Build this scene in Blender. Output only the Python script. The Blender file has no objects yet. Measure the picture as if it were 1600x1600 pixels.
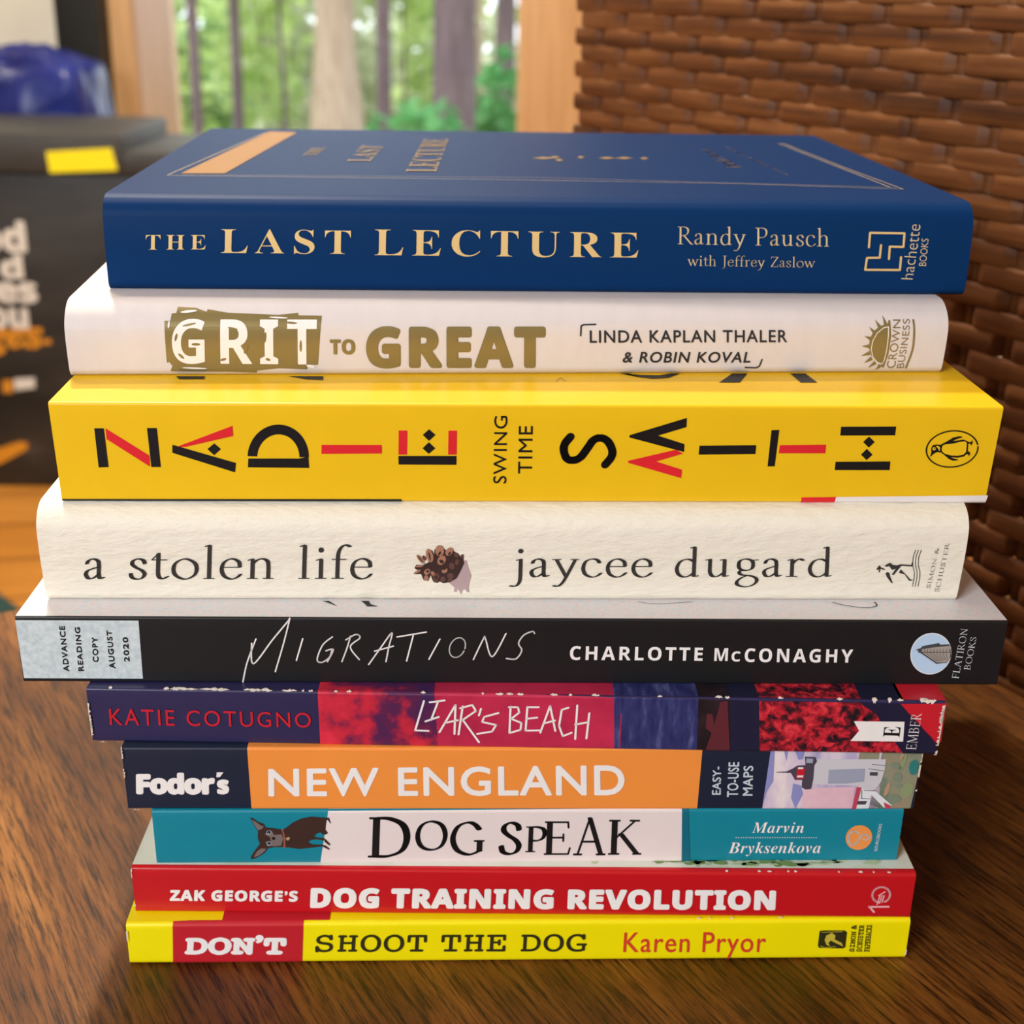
import bpy, bmesh, math, random
from mathutils import Vector, Matrix, noise
from mathutils.geometry import tessellate_polygon

scene = bpy.context.scene
COL = scene.collection
random.seed(7)
T = 0.52            # height of the table top above the floor
CAM = dict(f=2160.75, pitch=0.365330, roll=0.017194, h=0.21769)

# ------------------------------------------------------------------ camera
cam_data = bpy.data.cameras.new('camera')
cam = bpy.data.objects.new('camera', cam_data)
COL.objects.link(cam)
cam_data.sensor_width = 36.0
cam_data.lens = 36.0 * CAM['f'] / 1600.0
cam_data.clip_start = 0.02
cam_data.clip_end = 200
cam.matrix_world = (Matrix.Translation((0, 0, T + CAM['h'])) @ Matrix.Rotation(math.pi / 2 - CAM['pitch'], 4, 'X')
                    @ Matrix.Rotation(CAM['roll'], 4, 'Z'))
cam_data.dof.use_dof = True
cam_data.dof.focus_distance = 0.302
cam_data.dof.aperture_fstop = 20.0
scene.camera = cam

# ------------------------------------------------------------------ world, lights, exposure
world = bpy.data.worlds.new('world')
scene.world = world
world.use_nodes = True
bg = world.node_tree.nodes['Background']
bg.inputs[0].default_value = (0.86, 0.94, 1.0, 1)
bg.inputs[1].default_value = 2.7

def area(name, loc, target, size, power, color):
    l = bpy.data.lights.new(name, 'AREA')
    l.shape = 'DISK'; l.size = size; l.energy = power; l.color = color
    o = bpy.data.objects.new(name, l); COL.objects.link(o)
    o.location = loc
    o.rotation_euler = (Vector(target) - Vector(loc)).to_track_quat('-Z', 'Y').to_euler()
    return o

area('ceiling_lamp_light', (-0.50, 1.45, 2.30), (0, 0.4, T), 0.10, 37, (1.0, 0.91, 0.76))
area('front_fill_light', (-0.80, -0.95, 1.25), (0, 0.3, T), 0.60, 26, (0.88, 0.95, 1.0))  # unseen fill added at front left to brighten the book spines
area('casing_fill_light', (-0.50, 1.0, 2.3), (-0.7, 2.5, .5), 0.3, 34, (1.0, 0.89, 0.72))  # added fill, out of view, that lifts the window casing and back wall
sun = bpy.data.lights.new('sun', 'SUN'); sun.energy = 2.6; sun.angle = 0.05; sun.color = (1, 0.97, 0.9)
sun_o = bpy.data.objects.new('sun', sun); COL.objects.link(sun_o)
sun_o.rotation_euler = (math.radians(42), 0, math.radians(-25))

vs = scene.view_settings
vs.view_transform = 'Standard'; vs.look = 'None'; vs.gamma = 1.0; vs.exposure = 0.0
vs.use_curve_mapping = False

# ------------------------------------------------------------------ materials
def lin(c):
    if isinstance(c, str):
        c = tuple(int(c[i:i + 2], 16) / 255 for i in (0, 2, 4))
    return tuple(((x / 12.92) if x <= 0.04045 else ((x + 0.055) / 1.055) ** 2.4) for x in c[:3]) + (1,)

def nodemat(name):
    m = bpy.data.materials.new(name); m.use_nodes = True
    nt = m.node_tree
    return m, nt, nt.nodes['Principled BSDF']

def N(nt, typ, **kw):
    n = nt.nodes.new(typ)
    for k, val in kw.items():
        if k.startswith('i_'):
            n.inputs[int(k[2:])].default_value = val
        else:
            setattr(n, k, val)
    return n

def coords(nt, scale=(1, 1, 1), rot=(0, 0, 0)):
    tc = N(nt, 'ShaderNodeTexCoord')
    mp = N(nt, 'ShaderNodeMapping')
    mp.inputs['Scale'].default_value = scale
    mp.inputs['Rotation'].default_value = rot
    nt.links.new(tc.outputs['Object'], mp.inputs[0])
    return mp.outputs[0]

def ramp(nt, fac, stops, interp='LINEAR'):
    r = N(nt, 'ShaderNodeValToRGB')
    r.color_ramp.interpolation = interp
    els = r.color_ramp.elements
    while len(els) < len(stops):
        els.new(0.5)
    for e, (p, c) in zip(els, stops):
        e.position = p; e.color = lin(c)
    nt.links.new(fac, r.inputs[0])
    return r.outputs[0]

def noise_tex(nt, vec, scale, detail=4, rough=0.55, dist=0.0):
    n = N(nt, 'ShaderNodeTexNoise')
    n.inputs['Scale'].default_value = scale
    n.inputs['Detail'].default_value = detail
    n.inputs['Roughness'].default_value = rough
    n.inputs['Distortion'].default_value = dist
    nt.links.new(vec, n.inputs['Vector'])
    return n.outputs[0]

def bump(nt, p, height, strength, dist):
    b = N(nt, 'ShaderNodeBump')
    b.inputs['Strength'].default_value = strength
    b.inputs['Distance'].default_value = dist
    nt.links.new(height, b.inputs['Height'])
    nt.links.new(b.outputs[0], p.inputs['Normal'])

def plain(name, c, rough=0.5, metal=0.0, vary=0.06, scale=60, spec=0.4):
    m, nt, p = nodemat(name)
    L = lin(c)
    lo = tuple(x * (1 - vary) for x in L[:3]) + (1,); hi = tuple(min(1, x * (1 + vary)) for x in L[:3]) + (1,)
    f = noise_tex(nt, coords(nt), scale, 3)
    mx = N(nt, 'ShaderNodeMix'); mx.data_type = 'RGBA'
    mx.inputs[6].default_value = lo; mx.inputs[7].default_value = hi
    nt.links.new(f, mx.inputs[0]); nt.links.new(mx.outputs[2], p.inputs['Base Color'])
    p.inputs['Roughness'].default_value = rough
    p.inputs['Metallic'].default_value = metal
    p.inputs['Specular IOR Level'].default_value = spec
    return m

def mottled(name, stops, scale, vec_scale=(1, 1, 1), detail=5, rough=0.45, dist=0.0, rgh=0.6, bmp=0.0, bdist=0.0005, rot=(0, 0, 0)):
    m, nt, p = nodemat(name)
    f = noise_tex(nt, coords(nt, vec_scale, rot), scale, detail, rgh, dist)
    nt.links.new(ramp(nt, f, stops), p.inputs['Base Color'])
    p.inputs['Roughness'].default_value = rough
    if bmp:
        bump(nt, p, f, bmp, bdist)
    return m

M = {}
# inks and papers
for nm, c, r, me in [
    ('gold', 'e6c88c', .38, .2), ('palegold', 'd9c49c', .4, .1), ('goldband', '9c6a22', .5, .1), ('covergold', '8a7048', .5, .1), ('olive', '8f8054', .34, .35),
    ('bookwhite', 'f2ecea', .5, 0), ('ink', '26262e', .5, 0), ('ink2', '2e2c10', .5, 0), ('black', '121215', .45, 0), ('red', 'e0242e', .45, 0),
    ('yellow', 'f2c419', .42, 0), ('paperwhite', 'ece4e2', .5, 0), ('charcoal', '33302e', .6, 0),
    ('printmauve', 'b79ea0', .6, 0), ('conedark', '3a2422', .6, 0), ('conemid', '62423a', .6, 0), ('conelight', 'a9765f', .6, 0),
    ('silverwhite', 'e4e6ea', .4, 0), ('sky', 'b9d3ee', .45, 0), ('slate', '45464c', .5, 0), ('stone', 'a79d93', .5, 0),
    ('brightred', 'c9202f', .38, 0), ('nightblue', '1d1e38', .38, 0), ('rockred', '5e2630', .45, 0), ('wornpaper', 'ddd0c4', .8, 0),
    ('orange', 'f39340', .42, 0), ('palegrey', 'c9d3da', .5, 0), ('peri', '8d8fc6', .45, 0), ('tower', 'cfcbd2', .45, 0), ('towershade', '9fa3b8', .45, 0),
    ('lantern', '4b4353', .45, 0), ('rosered', 'c14458', .45, 0), ('teal', '2f7d7a', .45, 0), ('olivegreen', '8d9a70', .45, 0), ('greygreen', '7d8a76', .45, 0),
    ('tan', 'b3957a', .45, 0), ('pinkwhite', 'e9dad8', .42, 0), ('darkteal', '08687e', .42, 0), ('dogbrown', '3c2620', .5, 0), ('doggrey', '776a68', .5, 0),
    ('collar', 'b06a55', .5, 0), ('emblemorange', 'ee9750', .45, 0), ('palepink', 'f2b8bc', .45, 0), ('zakred', 'd01822', .3, 0),
    ('leafgreen', '7f9b58', .45, 0), ('leafgreen2', 'b9c79a', .45, 0), ('palegreen', 'c8d4a8', .45, 0), ('deepred', 'c1202c', .36, 0), ('cherry', 'd8402a', .42, 0), ('yelmute', 'c9b53a', .5, 0),
]:
    M[nm] = plain('print_' + nm, c, r, me)
M['silver'] = mottled('silver_print', [(.3, 'b4c2c8'), (.7, 'd6dfe2')], 900, rough=.4, bmp=.15, bdist=.0003)
M['redcloud'] = mottled('red_cloud_print', [(.33, '2a2158'), (.45, '5a1d4a'), (.52, 'c3243c'), (.62, 'e0304a'), (.75, 'c02238')], 55, detail=6, rough=.38)
M['crimson'] = mottled('crimson_print', [(.3, 'a81e42'), (.5, 'c02a4e'), (.7, 'd63058')], 60, rough=.36)
M['waterblue'] = mottled('water_print', [(.35, '23265a'), (.55, '34396e'), (.72, '5a5f92')], 260, vec_scale=(2.2, .5, .5), rough=.36)
M['rockdark'] = mottled('rock_print', [(.4, '17131a'), (.6, '2a1d26'), (.75, '4a2630')], 160, rough=.4)
M['redleaves'] = mottled('red_leaf_print', [(.36, '1a1420'), (.45, '6a1826'), (.55, 'c02032'), (.68, 'e2404a')], 420, detail=3, rough=.38, dist=.6)
M['lavender'] = mottled('dusk_sky_print', [(.35, 'a9a0c8'), (.5, 'd5c3d8'), (.65, 'eedfe0')], 90, vec_scale=(1.6, .5, .5), rough=.4)
M['pinksky'] = mottled('pink_sky_print', [(.35, 'e0b4c4'), (.65, 'efc9d2')], 90, rough=.4)
M['coast'] = mottled('coast_print', [(.35, '5f7468'), (.5, '8b8f78'), (.62, 'a08a72'), (.75, '5a8a84')], 130, rough=.4)

def cover_mat(name, c, rough, vec=(1, 1, 1), scale=120, vary=.05, bmp=0, bdist=.0004, coat=0, spec=.4):
    m, nt, p = nodemat(name)
    f = noise_tex(nt, coords(nt, vec), scale, 5, .6)
    L = lin(c)
    mx = N(nt, 'ShaderNodeMix'); mx.data_type = 'RGBA'
    mx.inputs[6].default_value = tuple(x * (1 - vary) for x in L[:3]) + (1,)
    mx.inputs[7].default_value = tuple(min(1, x * (1 + vary)) for x in L[:3]) + (1,)
    nt.links.new(f, mx.inputs[0]); nt.links.new(mx.outputs[2], p.inputs['Base Color'])
    p.inputs['Roughness'].default_value = rough
    p.inputs['Coat Weight'].default_value = coat
    p.inputs['Specular IOR Level'].default_value = spec
    p.inputs['Coat Roughness'].default_value = .25
    if bmp:
        bump(nt, p, f, bmp, bdist)
    return m

paper = mottled('page_paper', [(.4, 'd9cfbd'), (.6, 'efe7d8')], 30, vec_scale=(.3, .3, 60), rough=.8, bmp=.3)

# ------------------------------------------------------------------ object helpers
def tag(o, label=None, cat=None, group=None, kind=None):
    if label: o['label'] = label
    if cat: o['category'] = cat
    if group: o['group'] = group
    if kind: o['kind'] = kind
    return o

def empty(name, loc, rz=0.0):
    o = bpy.data.objects.new(name, None); COL.objects.link(o)
    o.empty_display_size = 0.05
    o.location = loc; o.rotation_euler = (0, 0, rz)
    return o

def link(name, me, mats, parent=None, smooth=None):
    for m in (mats if isinstance(mats, (list, tuple)) else [mats]):
        me.materials.append(m)
    if smooth is not None:
        me.polygons.foreach_set('use_smooth', [True] * len(me.polygons))
        me.set_sharp_from_angle(angle=math.radians(smooth))
    o = bpy.data.objects.new(name, me); COL.objects.link(o)
    if parent: o.parent = parent
    return o

def from_bm(name, bm, mats, parent=None, smooth=None):
    me = bpy.data.meshes.new(name)
    bmesh.ops.recalc_face_normals(bm, faces=bm.faces)
    bm.to_mesh(me); bm.free()
    return link(name, me, mats, parent, smooth)

def add_box(bm, lo, hi, bevel=0.0, rot=None, pivot=None):
    r = bmesh.ops.create_cube(bm, size=1.0)
    vsx = r['verts']
    for v_ in vsx:
        v_.co = Vector([lo[i] + (v_.co[i] + .5) * (hi[i] - lo[i]) for i in range(3)])
    if bevel:
        es = list({e for v_ in vsx for e in v_.link_edges})
        bmesh.ops.bevel(bm, geom=es, offset=bevel, segments=2, affect='EDGES', profile=.6)

def box_obj(name, lo, hi, mat, parent=None, bevel=0.0):
    bm = bmesh.new(); add_box(bm, lo, hi, bevel)
    return from_bm(name, bm, mat, parent, 40 if bevel else None)

# ------------------------------------------------------------------ room (setting)
def struct(o):
    o['kind'] = 'structure'; return o

wall_mat = mottled('cream_wall_paint', [(.35, 'd9d3c6'), (.65, 'e4ded2')], 6, rough=.85, bmp=.1, bdist=.001)
def plank_floor():
    m, nt, p = nodemat('orange_oak_floor')
    br = N(nt, 'ShaderNodeTexBrick')
    br.inputs['Scale'].default_value = 1.0
    br.inputs['Brick Width'].default_value = 1.4
    br.inputs['Row Height'].default_value = .13
    br.inputs['Mortar Size'].default_value = .0025
    br.inputs['Color1'].default_value = lin('c98a3a'); br.inputs['Color2'].default_value = lin('b87428'); br.inputs['Mortar'].default_value = lin('5a3412')
    nt.links.new(coords(nt, rot=(0, 0, math.radians(-12))), br.inputs['Vector'])
    g = noise_tex(nt, coords(nt, (2, 30, 2), (0, 0, math.radians(-12))), 3, 6, .6)
    mx = N(nt, 'ShaderNodeMix'); mx.data_type = 'RGBA'; mx.blend_type = 'MULTIPLY'
    mx.inputs[0].default_value = .6
    nt.links.new(br.outputs[0], mx.inputs[6])
    nt.links.new(ramp(nt, g, [(.3, 'b09070'), (.7, 'ffffff')]), mx.inputs[7])
    nt.links.new(mx.outputs[2], p.inputs['Base Color'])
    p.inputs['Roughness'].default_value = .35
    return m

X0, X1, Y0, Y1, ZC = -2.6, 1.6, -2.2, 2.62, 2.5
struct(box_obj('floor', (X0, Y0, -.08), (X1, Y1 + .3, 0), plank_floor()))
struct(box_obj('ceiling', (X0, Y0, ZC), (X1, Y1 + .3, ZC + .08), wall_mat))
struct(box_obj('wall_left', (X0 - .1, Y0, 0), (X0, Y1 + .3, ZC), wall_mat))
struct(box_obj('wall_right', (X1, Y0, 0), (X1 + .1, Y1 + .3, ZC), wall_mat))
struct(box_obj('wall_front', (X0, Y0 - .1, 0), (X1, Y0, ZC), wall_mat))
WX0, WX1, WZ0, WZ1 = -.688, -.004, .40, 1.75       # window opening
bm = bmesh.new()
for lo, hi in [((X0, Y1, 0), (WX0 - .02, Y1 + .28, ZC)), ((WX1 + .02, Y1, 0), (X1, Y1 + .28, ZC)),
               ((WX0 - .02, Y1, 0), (WX1 + .02, Y1 + .28, WZ0 - .02)), ((WX0 - .02, Y1, WZ1 + .02), (WX1 + .02, Y1 + .28, ZC))]:
    add_box(bm, lo, hi)
struct(from_bm('wall_back', bm, wall_mat))
pine = mottled('pine_window_wood', [(.3, 'c09566'), (.5, 'cfa474'), (.7, 'dab384')], 6, vec_scale=(14, 14, .8), rough=.42, detail=6)
win = struct(empty('window_1', ((WX0 + WX1) / 2, Y1, WZ0)))
wo = win.location.copy()
def wbox(name, lo, hi, mat, bevel=0.0):
    w0 = Vector(lo) - wo; w1 = Vector(hi) - wo
    return box_obj(name, w0, w1, mat, win, bevel)
cw = .062
wbox('side_casing', (WX0 - cw, Y1 - .022, WZ0 - cw), (WX0, Y1, WZ1 + cw), pine, .008)
wbox('side_casing', (WX1, Y1 - .022, WZ0 - cw), (WX1 + .12, Y1, WZ1 + cw), pine, .008)
wbox('head_casing', (WX0, Y1 - .022, WZ1), (WX1, Y1, WZ1 + cw), pine, .008)
wbox('apron', (WX0, Y1 - .022, WZ0 - cw), (WX1, Y1, WZ0), pine, .008)
wbox('jamb', (WX0 - .02, Y1 - .001, WZ0), (WX0, Y1 + .30, WZ1), pine)
wbox('jamb', (WX1, Y1 - .001, WZ0), (WX1 + .02, Y1 + .30, WZ1), pine)
wbox('head_jamb', (WX0 - .02, Y1 - .001, WZ1), (WX1 + .02, Y1 + .30, WZ1 + .02), pine)
wbox('sill', (WX0 - .02, Y1 - .03, WZ0 - .02), (WX1 + .02, Y1 + .32, WZ0), pine, .004)
gm = bpy.data.materials.new('window_glass'); gm.use_nodes = True
nt = gm.node_tree; nt.nodes.remove(nt.nodes['Principled BSDF'])
tr = N(nt, 'ShaderNodeBsdfTransparent'); gl = N(nt, 'ShaderNodeBsdfGlossy'); gl.inputs['Roughness'].default_value = .02
fr = N(nt, 'ShaderNodeFresnel'); fr.inputs[0].default_value = 1.45
mxs = N(nt, 'ShaderNodeMixShader')
nt.links.new(fr.outputs[0], mxs.inputs[0]); nt.links.new(tr.outputs[0], mxs.inputs[1]); nt.links.new(gl.outputs[0], mxs.inputs[2])
nt.links.new(mxs.outputs[0], nt.nodes['Material Output'].inputs[0])
wbox('glass_pane', (WX0, Y1 + .255, WZ0), (WX1, Y1 + .259, WZ1), gm)

# ------------------------------------------------------------------ outdoors
litter = mottled('forest_floor_litter', [(.3, '5d5a38'), (.5, '7c7a4c'), (.7, '8f7f5e')], 3, rough=.95)
struct(box_obj('ground', (-14, 3.2, -1.25), (10, 40, -1.05), litter))

def leaf_mat(name, c, t):
    m = bpy.data.materials.new(name); m.use_nodes = True
    nt = m.node_tree; p = nt.nodes['Principled BSDF']
    f = noise_tex(nt, coords(nt), 4, 2)
    col = ramp(nt, f, [(.3, c), (.7, t)])
    nt.links.new(col, p.inputs['Base Color']); p.inputs['Roughness'].default_value = .6
    tl_ = N(nt, 'ShaderNodeBsdfTranslucent'); nt.links.new(col, tl_.inputs[0])
    mx = N(nt, 'ShaderNodeMixShader'); mx.inputs[0].default_value = .45
    nt.links.new(p.outputs[0], mx.inputs[1]); nt.links.new(tl_.outputs[0], mx.inputs[2])
    nt.links.new(mx.outputs[0], nt.nodes['Material Output'].inputs[0])
    return m
LEAF = [leaf_mat('bright_leaves', 'a4c268', 'd6e4a6'), leaf_mat('mid_leaves', '86ae68', 'b6cf92'), leaf_mat('pale_leaves', 'b4bc98', 'd8dcc0'), leaf_mat('deep_leaves', '3c8046', '6aaa64')]
BARK = [mottled('grey_purple_bark', [(.3, '4a3a3e'), (.6, '66555a'), (.8, '7c6c6e')], 5, vec_scale=(8, 8, .8), rough=.9, bmp=.6, bdist=.02),
        mottled('pink_beige_bark', [(.3, '97806f'), (.6, 'b7a08e'), (.8, 'cbb8a6')], 5, vec_scale=(8, 8, .7), rough=.9, bmp=.6, bdist=.02)]

def leaves(n, cx, cy, cz, rx, ry, rz, size):
    vs_, fs_ = [], []
    for i in range(n):
        while True:
            p = Vector((random.uniform(-1, 1), random.uniform(-1, 1), random.uniform(-1, 1)))
            if p.length < 1: break
        p = Vector((cx + p.x * rx, cy + p.y * ry, cz + p.z * rz))
        s = size * random.uniform(.6, 1.3)
        R_ = Matrix.Rotation(random.uniform(0, 6.28), 3, 'Z') @ Matrix.Rotation(random.uniform(-1.2, 1.2), 3, 'X') @ Matrix.Rotation(random.uniform(0, 6.28), 3, 'Z')
        b0 = len(vs_)
        for q in ((0, -1, 0), (.42, -.3, .08), (.38, .35, .05), (0, 1, 0), (-.38, .35, .05), (-.42, -.3, .08)):
            vs_.append(p + R_ @ (Vector(q) * s))
        fs_.append(tuple(range(b0, b0 + 6)))
    me = bpy.data.meshes.new('leaves'); me.from_pydata(vs_, [], fs_); return me

def trunk_mesh(h, r0, r1, flare, bend, z0=0.0):
    vs_, fs_ = [], []
    nseg, nr = 14, 14
    for i in range(nseg + 1):
        f = i / nseg; z = z0 + h * f
        r = r0 + (r1 - r0) * f + flare * math.exp(-max(0, z - .75) * 2.6)
        ox = bend * math.sin(f * 3.2); oy = bend * .5 * math.sin(f * 4.1 + 1)
        for j in range(nr):
            a = 2 * math.pi * j / nr
            rr = r * (1 + .07 * math.sin(3 * a + f * 5))
            vs_.append((ox + rr * math.cos(a), oy + rr * math.sin(a), z))
    for i in range(nseg):
        for j in range(nr):
            fs_.append((i * nr + j, i * nr + (j + 1) % nr, (i + 1) * nr + (j + 1) % nr, (i + 1) * nr + j))
    fs_.append(tuple(range(nr - 1, -1, -1))); fs_.append(tuple(nseg * nr + j for j in range(nr)))
    me = bpy.data.meshes.new('trunk'); me.from_pydata(vs_, [], fs_); return me

GZ = -1.06
# (y distance, x, trunk radius, flare, bend, bark, label)
for (y, x, r, fl, bd, bk, lab) in [
    (8.0, -1.81, .033, 0, .02, 0, 'thin straight tree trunk nearest the left side of the window'),
    (9.4, -1.86, .039, 0, .03, 0, 'thin dark tree trunk second from the left through the window'),
    (13.5, -2.48, .035, 0, .10, 1, 'slender pale bending trunk between the thin left trunks and the broad beige trunk'),
    (11.0, -1.42, .145, .08, .02, 1, 'broad beige trunk with flared foot seen through the window'),
    (8.6, -.823, .045, 0, .02, 0, 'slim dark trunk between the broad beige trunk and the thickest dark trunk'),
    (7.0, -.337, .105, .02, .02, 0, 'thickest dark tree trunk right of the window centre'),
    (9.6, -.123, .072, 0, .03, 0, 'dark trunk nearest the right window frame'),
    (13.0, -.40, .04, 0, .04, 1, 'faint pale trunk just behind the thickest dark trunk')]:
    t = tag(empty('tree', (x, y, GZ)), lab, 'tree', 'trees outside the window')
    link('trunk', trunk_mesh(6.0, r, r * .8, fl, bd), BARK[bk], t, 60)
    link('crown', leaves(120, 0, 0, 6.2, .42, .42, .9, .12), LEAF[random.randrange(3)], t)
SHRUBS = [  # x, y, z centre above ground, rx, ry, rz, leaves, leaf size, colour, label
    (-2.75, 10.4, 1.5, .75, .5, 1.4, 900, .10, 0, 'bright green sapling at the left edge of the window view'),
    (-2.12, 11.9, 1.6, .4, .5, 1.5, 600, .10, 0, 'bright green sapling between the two thin left trunks'),
    (-1.85, 13.1, 1.2, .7, .5, 1.2, 700, .13, 2, 'pale olive bush behind the thin left trunks'),
    (-.95, 11.6, 2.3, .36, .4, 1.0, 520, .10, 0, 'yellow-green sapling just right of the broad beige trunk'),
    (-1.5, 9.0, 2.2, .5, .4, .55, 260, .09, 1, 'leafy green branch hanging over the broad beige trunk'),
    (-.74, 12.7, 1.2, .34, .35, 1.0, 420, .11, 0, 'yellow-green bush beside the slim dark trunk'),
    (-.42, 6.2, 1.02, .30, .22, .30, 420, .05, 3, 'low fresh green bush in front of the thickest dark trunk'),
    (-.13, 7.8, 1.15, .16, .2, .35, 200, .06, 3, 'small dark green bush by the right window frame'),
    (-.10, 8.2, 2.2, .22, .3, .5, 260, .07, 3, 'dark green leafy sapling top at the right window frame'),
    (-.60, 10.2, 2.3, .4, .4, .5, 260, .10, 1, 'green sapling between the slim trunk and the thickest trunk'),
    (-4.4, 17, 2.0, 2.2, 1.2, 2.4, 1100, .22, 1, 'large green bush far behind on the left'),
    (-2.6, 20.5, 2.2, 2.0, 1.2, 2.2, 700, .22, 2, 'large pale bush far behind in the middle'),
    (-.7, 24, 2.0, 1.9, 1.2, 2.0, 420, .20, 0, 'large yellow-green bush far behind on the right'),
    (-3.6, 14.6, .9, 1.2, .6, .9, 700, .15, 1, 'low green undergrowth bush at the left'),
    (-.9, 15.3, .7, 1.2, .6, .9, 600, .15, 2, 'low pale undergrowth bush in the middle')]
for (x, y, z, rx, ry, rz, n, s, k, lab) in SHRUBS:
    o = link('shrub', leaves(n, 0, 0, z, rx, ry, rz, s), LEAF[k])
    o.location = (x, y, GZ)
    # a stem so the bush stands on the ground
    st = link('stem', trunk_mesh(max(.3, z), .018, .01, 0, .03), BARK[0], o)
    tag(o, lab, 'bush', 'bushes outside the window')

# ------------------------------------------------------------------ table
UX = Vector((-.494, .869, 0)).normalized(); VX = Vector((.869, .494, 0)).normalized()
corner = Vector((.0609, .5992, 0))
yaw_t = math.atan2(UX.y, UX.x)     # local +X runs along the grain, away and to the left
def table_wood():
    m, nt, p = nodemat('dark_walnut_table_wood')
    v1 = coords(nt, (1.6, 22, 22))
    g1 = noise_tex(nt, v1, 4.5, 9, .66, .35)
    g2 = noise_tex(nt, coords(nt, (11, 170, 170)), 5, 7, .74)
    blot = noise_tex(nt, coords(nt, (3, 6, 6)), 3.2, 4, .55)
    knots = noise_tex(nt, coords(nt, (14, 28, 20)), 2.2, 2, .5)
    c = ramp(nt, g1, [(.25, '562f10'), (.45, '7c4a1a'), (.58, '905a22'), (.78, 'a87034')])
    def mul(a, b, f):
        mx = N(nt, 'ShaderNodeMix'); mx.data_type = 'RGBA'; mx.blend_type = 'MULTIPLY'; mx.inputs[0].default_value = f
        nt.links.new(a, mx.inputs[6]); nt.links.new(b, mx.inputs[7]); return mx.outputs[2]
    c = mul(c, ramp(nt, g2, [(.40, '4a3020'), (.54, 'ffffff')]), .9)
    c = mul(c, ramp(nt, blot, [(.35, '9a8878'), (.62, 'ffffff')]), .75)
    c = mul(c, ramp(nt, knots, [(.24, '3a2a22'), (.32, 'ffffff')]), .7)
    nt.links.new(c, p.inputs['Base Color'])
    p.inputs['Roughness'].default_value = .40
    p.inputs['Specular IOR Level'].default_value = .3
    bump(nt, p, g2, .5, .0005)
    return m
tw = table_wood()
TL_, TW_ = 1.35, .80
table = tag(empty('wooden_table', (corner.x, corner.y, 0), yaw_t), 'brown wood-grained table carrying the tall stack of books', 'table')
# local axes: +X away along the grain, +Y to the left (picture), so the slab runs x in [-TL, 0], y in [0, TW]
box_obj('tabletop', (-TL_, 0, T - .028), (0, TW_, T), tw, table, .002)
bm = bmesh.new()
for lo, hi in [((-TL_ + .06, .05, T - .11), (-.06, .07, T - .028)), ((-TL_ + .06, TW_ - .07, T - .11), (-.06, TW_ - .05, T - .028)),
               ((-.08, .07, T - .11), (-.06, TW_ - .07, T - .028)), ((-TL_ + .06, .07, T - .11), (-TL_ + .08, TW_ - .07, T - .028))]:
    add_box(bm, lo, hi)
from_bm('apron', bm, tw, table)
for lx, ly in ((-.11, .04), (-.11, TW_ - .10), (-TL_ + .05, .04), (-TL_ + .05, TW_ - .10)):
    box_obj('leg', (lx, ly, 0), (lx + .06, ly + .06, T - .028), tw, table, .004)

# ------------------------------------------------------------------ woven wicker screen beside the table
wick = tag(empty('wicker_screen', (*(Vector((.1704, .4066)) + .010 * VX.xy), 0), yaw_t),
           'tall brown woven wicker screen along the right side of the table', 'wicker screen')
def wicker_mat():
    m, nt, p = nodemat('brown_resin_wicker')
    f = noise_tex(nt, coords(nt, (1, 1, 6)), 30, 4, .6)
    f2 = noise_tex(nt, coords(nt, (2.5, 2, 110)), 1.7, 2)
    c = ramp(nt, f2, [(.3, '4c2a14'), (.5, '784722'), (.7, '925f36')])
    mx = N(nt, 'ShaderNodeMix'); mx.data_type = 'RGBA'; mx.blend_type = 'MULTIPLY'; mx.inputs[0].default_value = .5
    nt.links.new(c, mx.inputs[6]); nt.links.new(ramp(nt, f, [(.3, '806050'), (.7, 'ffffff')]), mx.inputs[7])
    nt.links.new(mx.outputs[2], p.inputs['Base Color'])
    p.inputs['Roughness'].default_value = .55
    p.inputs['Specular IOR Level'].default_value = .25
    return m
wm = wicker_mat()
S0, S1, SP, RP = -.34, .305, .0178, .0072
Z0w, Z1w = T - .06, T + .40
vs_, fs_ = [], []
nrow = int((Z1w - Z0w) / RP)
def sgnpow(x, e): return math.copysign(abs(x) ** e, x)
sec = [(.0013 * sgnpow(math.cos(a), .8), .0040 * sgnpow(math.sin(a), .74)) for a in [math.pi * 2 * k / 12 for k in range(12)]]
NS = len(sec)
for r in range(nrow):
    z = Z0w + (r + .5) * RP
    jit = random.uniform(-.0003, .0003)
    n = int((S1 - S0) / (SP / 9))
    base = len(vs_)
    for i in range(n + 1):
        s = S0 + (S1 - S0) * i / n
        ph = (s / SP + r) % 2.0
        dd = abs(ph - 1.0)                       # distance to the stake this row passes behind, in stake spacings
        w = min(1.0, max(0.0, (dd - .10) / .13)); w = w * w * (3 - 2 * w)
        bow = 1 - .25 * (abs(ph - 1.0) - 1) ** 2
        y = .0020 - .0040 * (1 - w) + .0007 * (1 - bow) * 0
        zz = z + jit + .0005 * noise.noise(Vector((s * 45, r * 3.1, 0)))
        yy = y + .0003 * noise.noise(Vector((s * 60, r * 7.7, 4)))
        hs = 1.0
        for (a, b) in sec:
            vs_.append((s, yy + a, zz + b * hs))
    for i in range(n):
        for k in range(NS):
            fs_.append((base + i * NS + k, base + i * NS + (k + 1) % NS, base + (i + 1) * NS + (k + 1) % NS, base + (i + 1) * NS + k))
    fs_.append(tuple(base + k for k in range(NS - 1, -1, -1))); fs_.append(tuple(base + n * NS + k for k in range(NS)))
me = bpy.data.meshes.new('weave'); me.from_pydata(vs_, [], fs_)
link('weave', me, wm, wick, 60)
vs_, fs_ = [], []
k0, k1 = math.ceil((S0 + .002) / SP - .5), math.floor((S1 - .001) / SP - .5)
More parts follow.
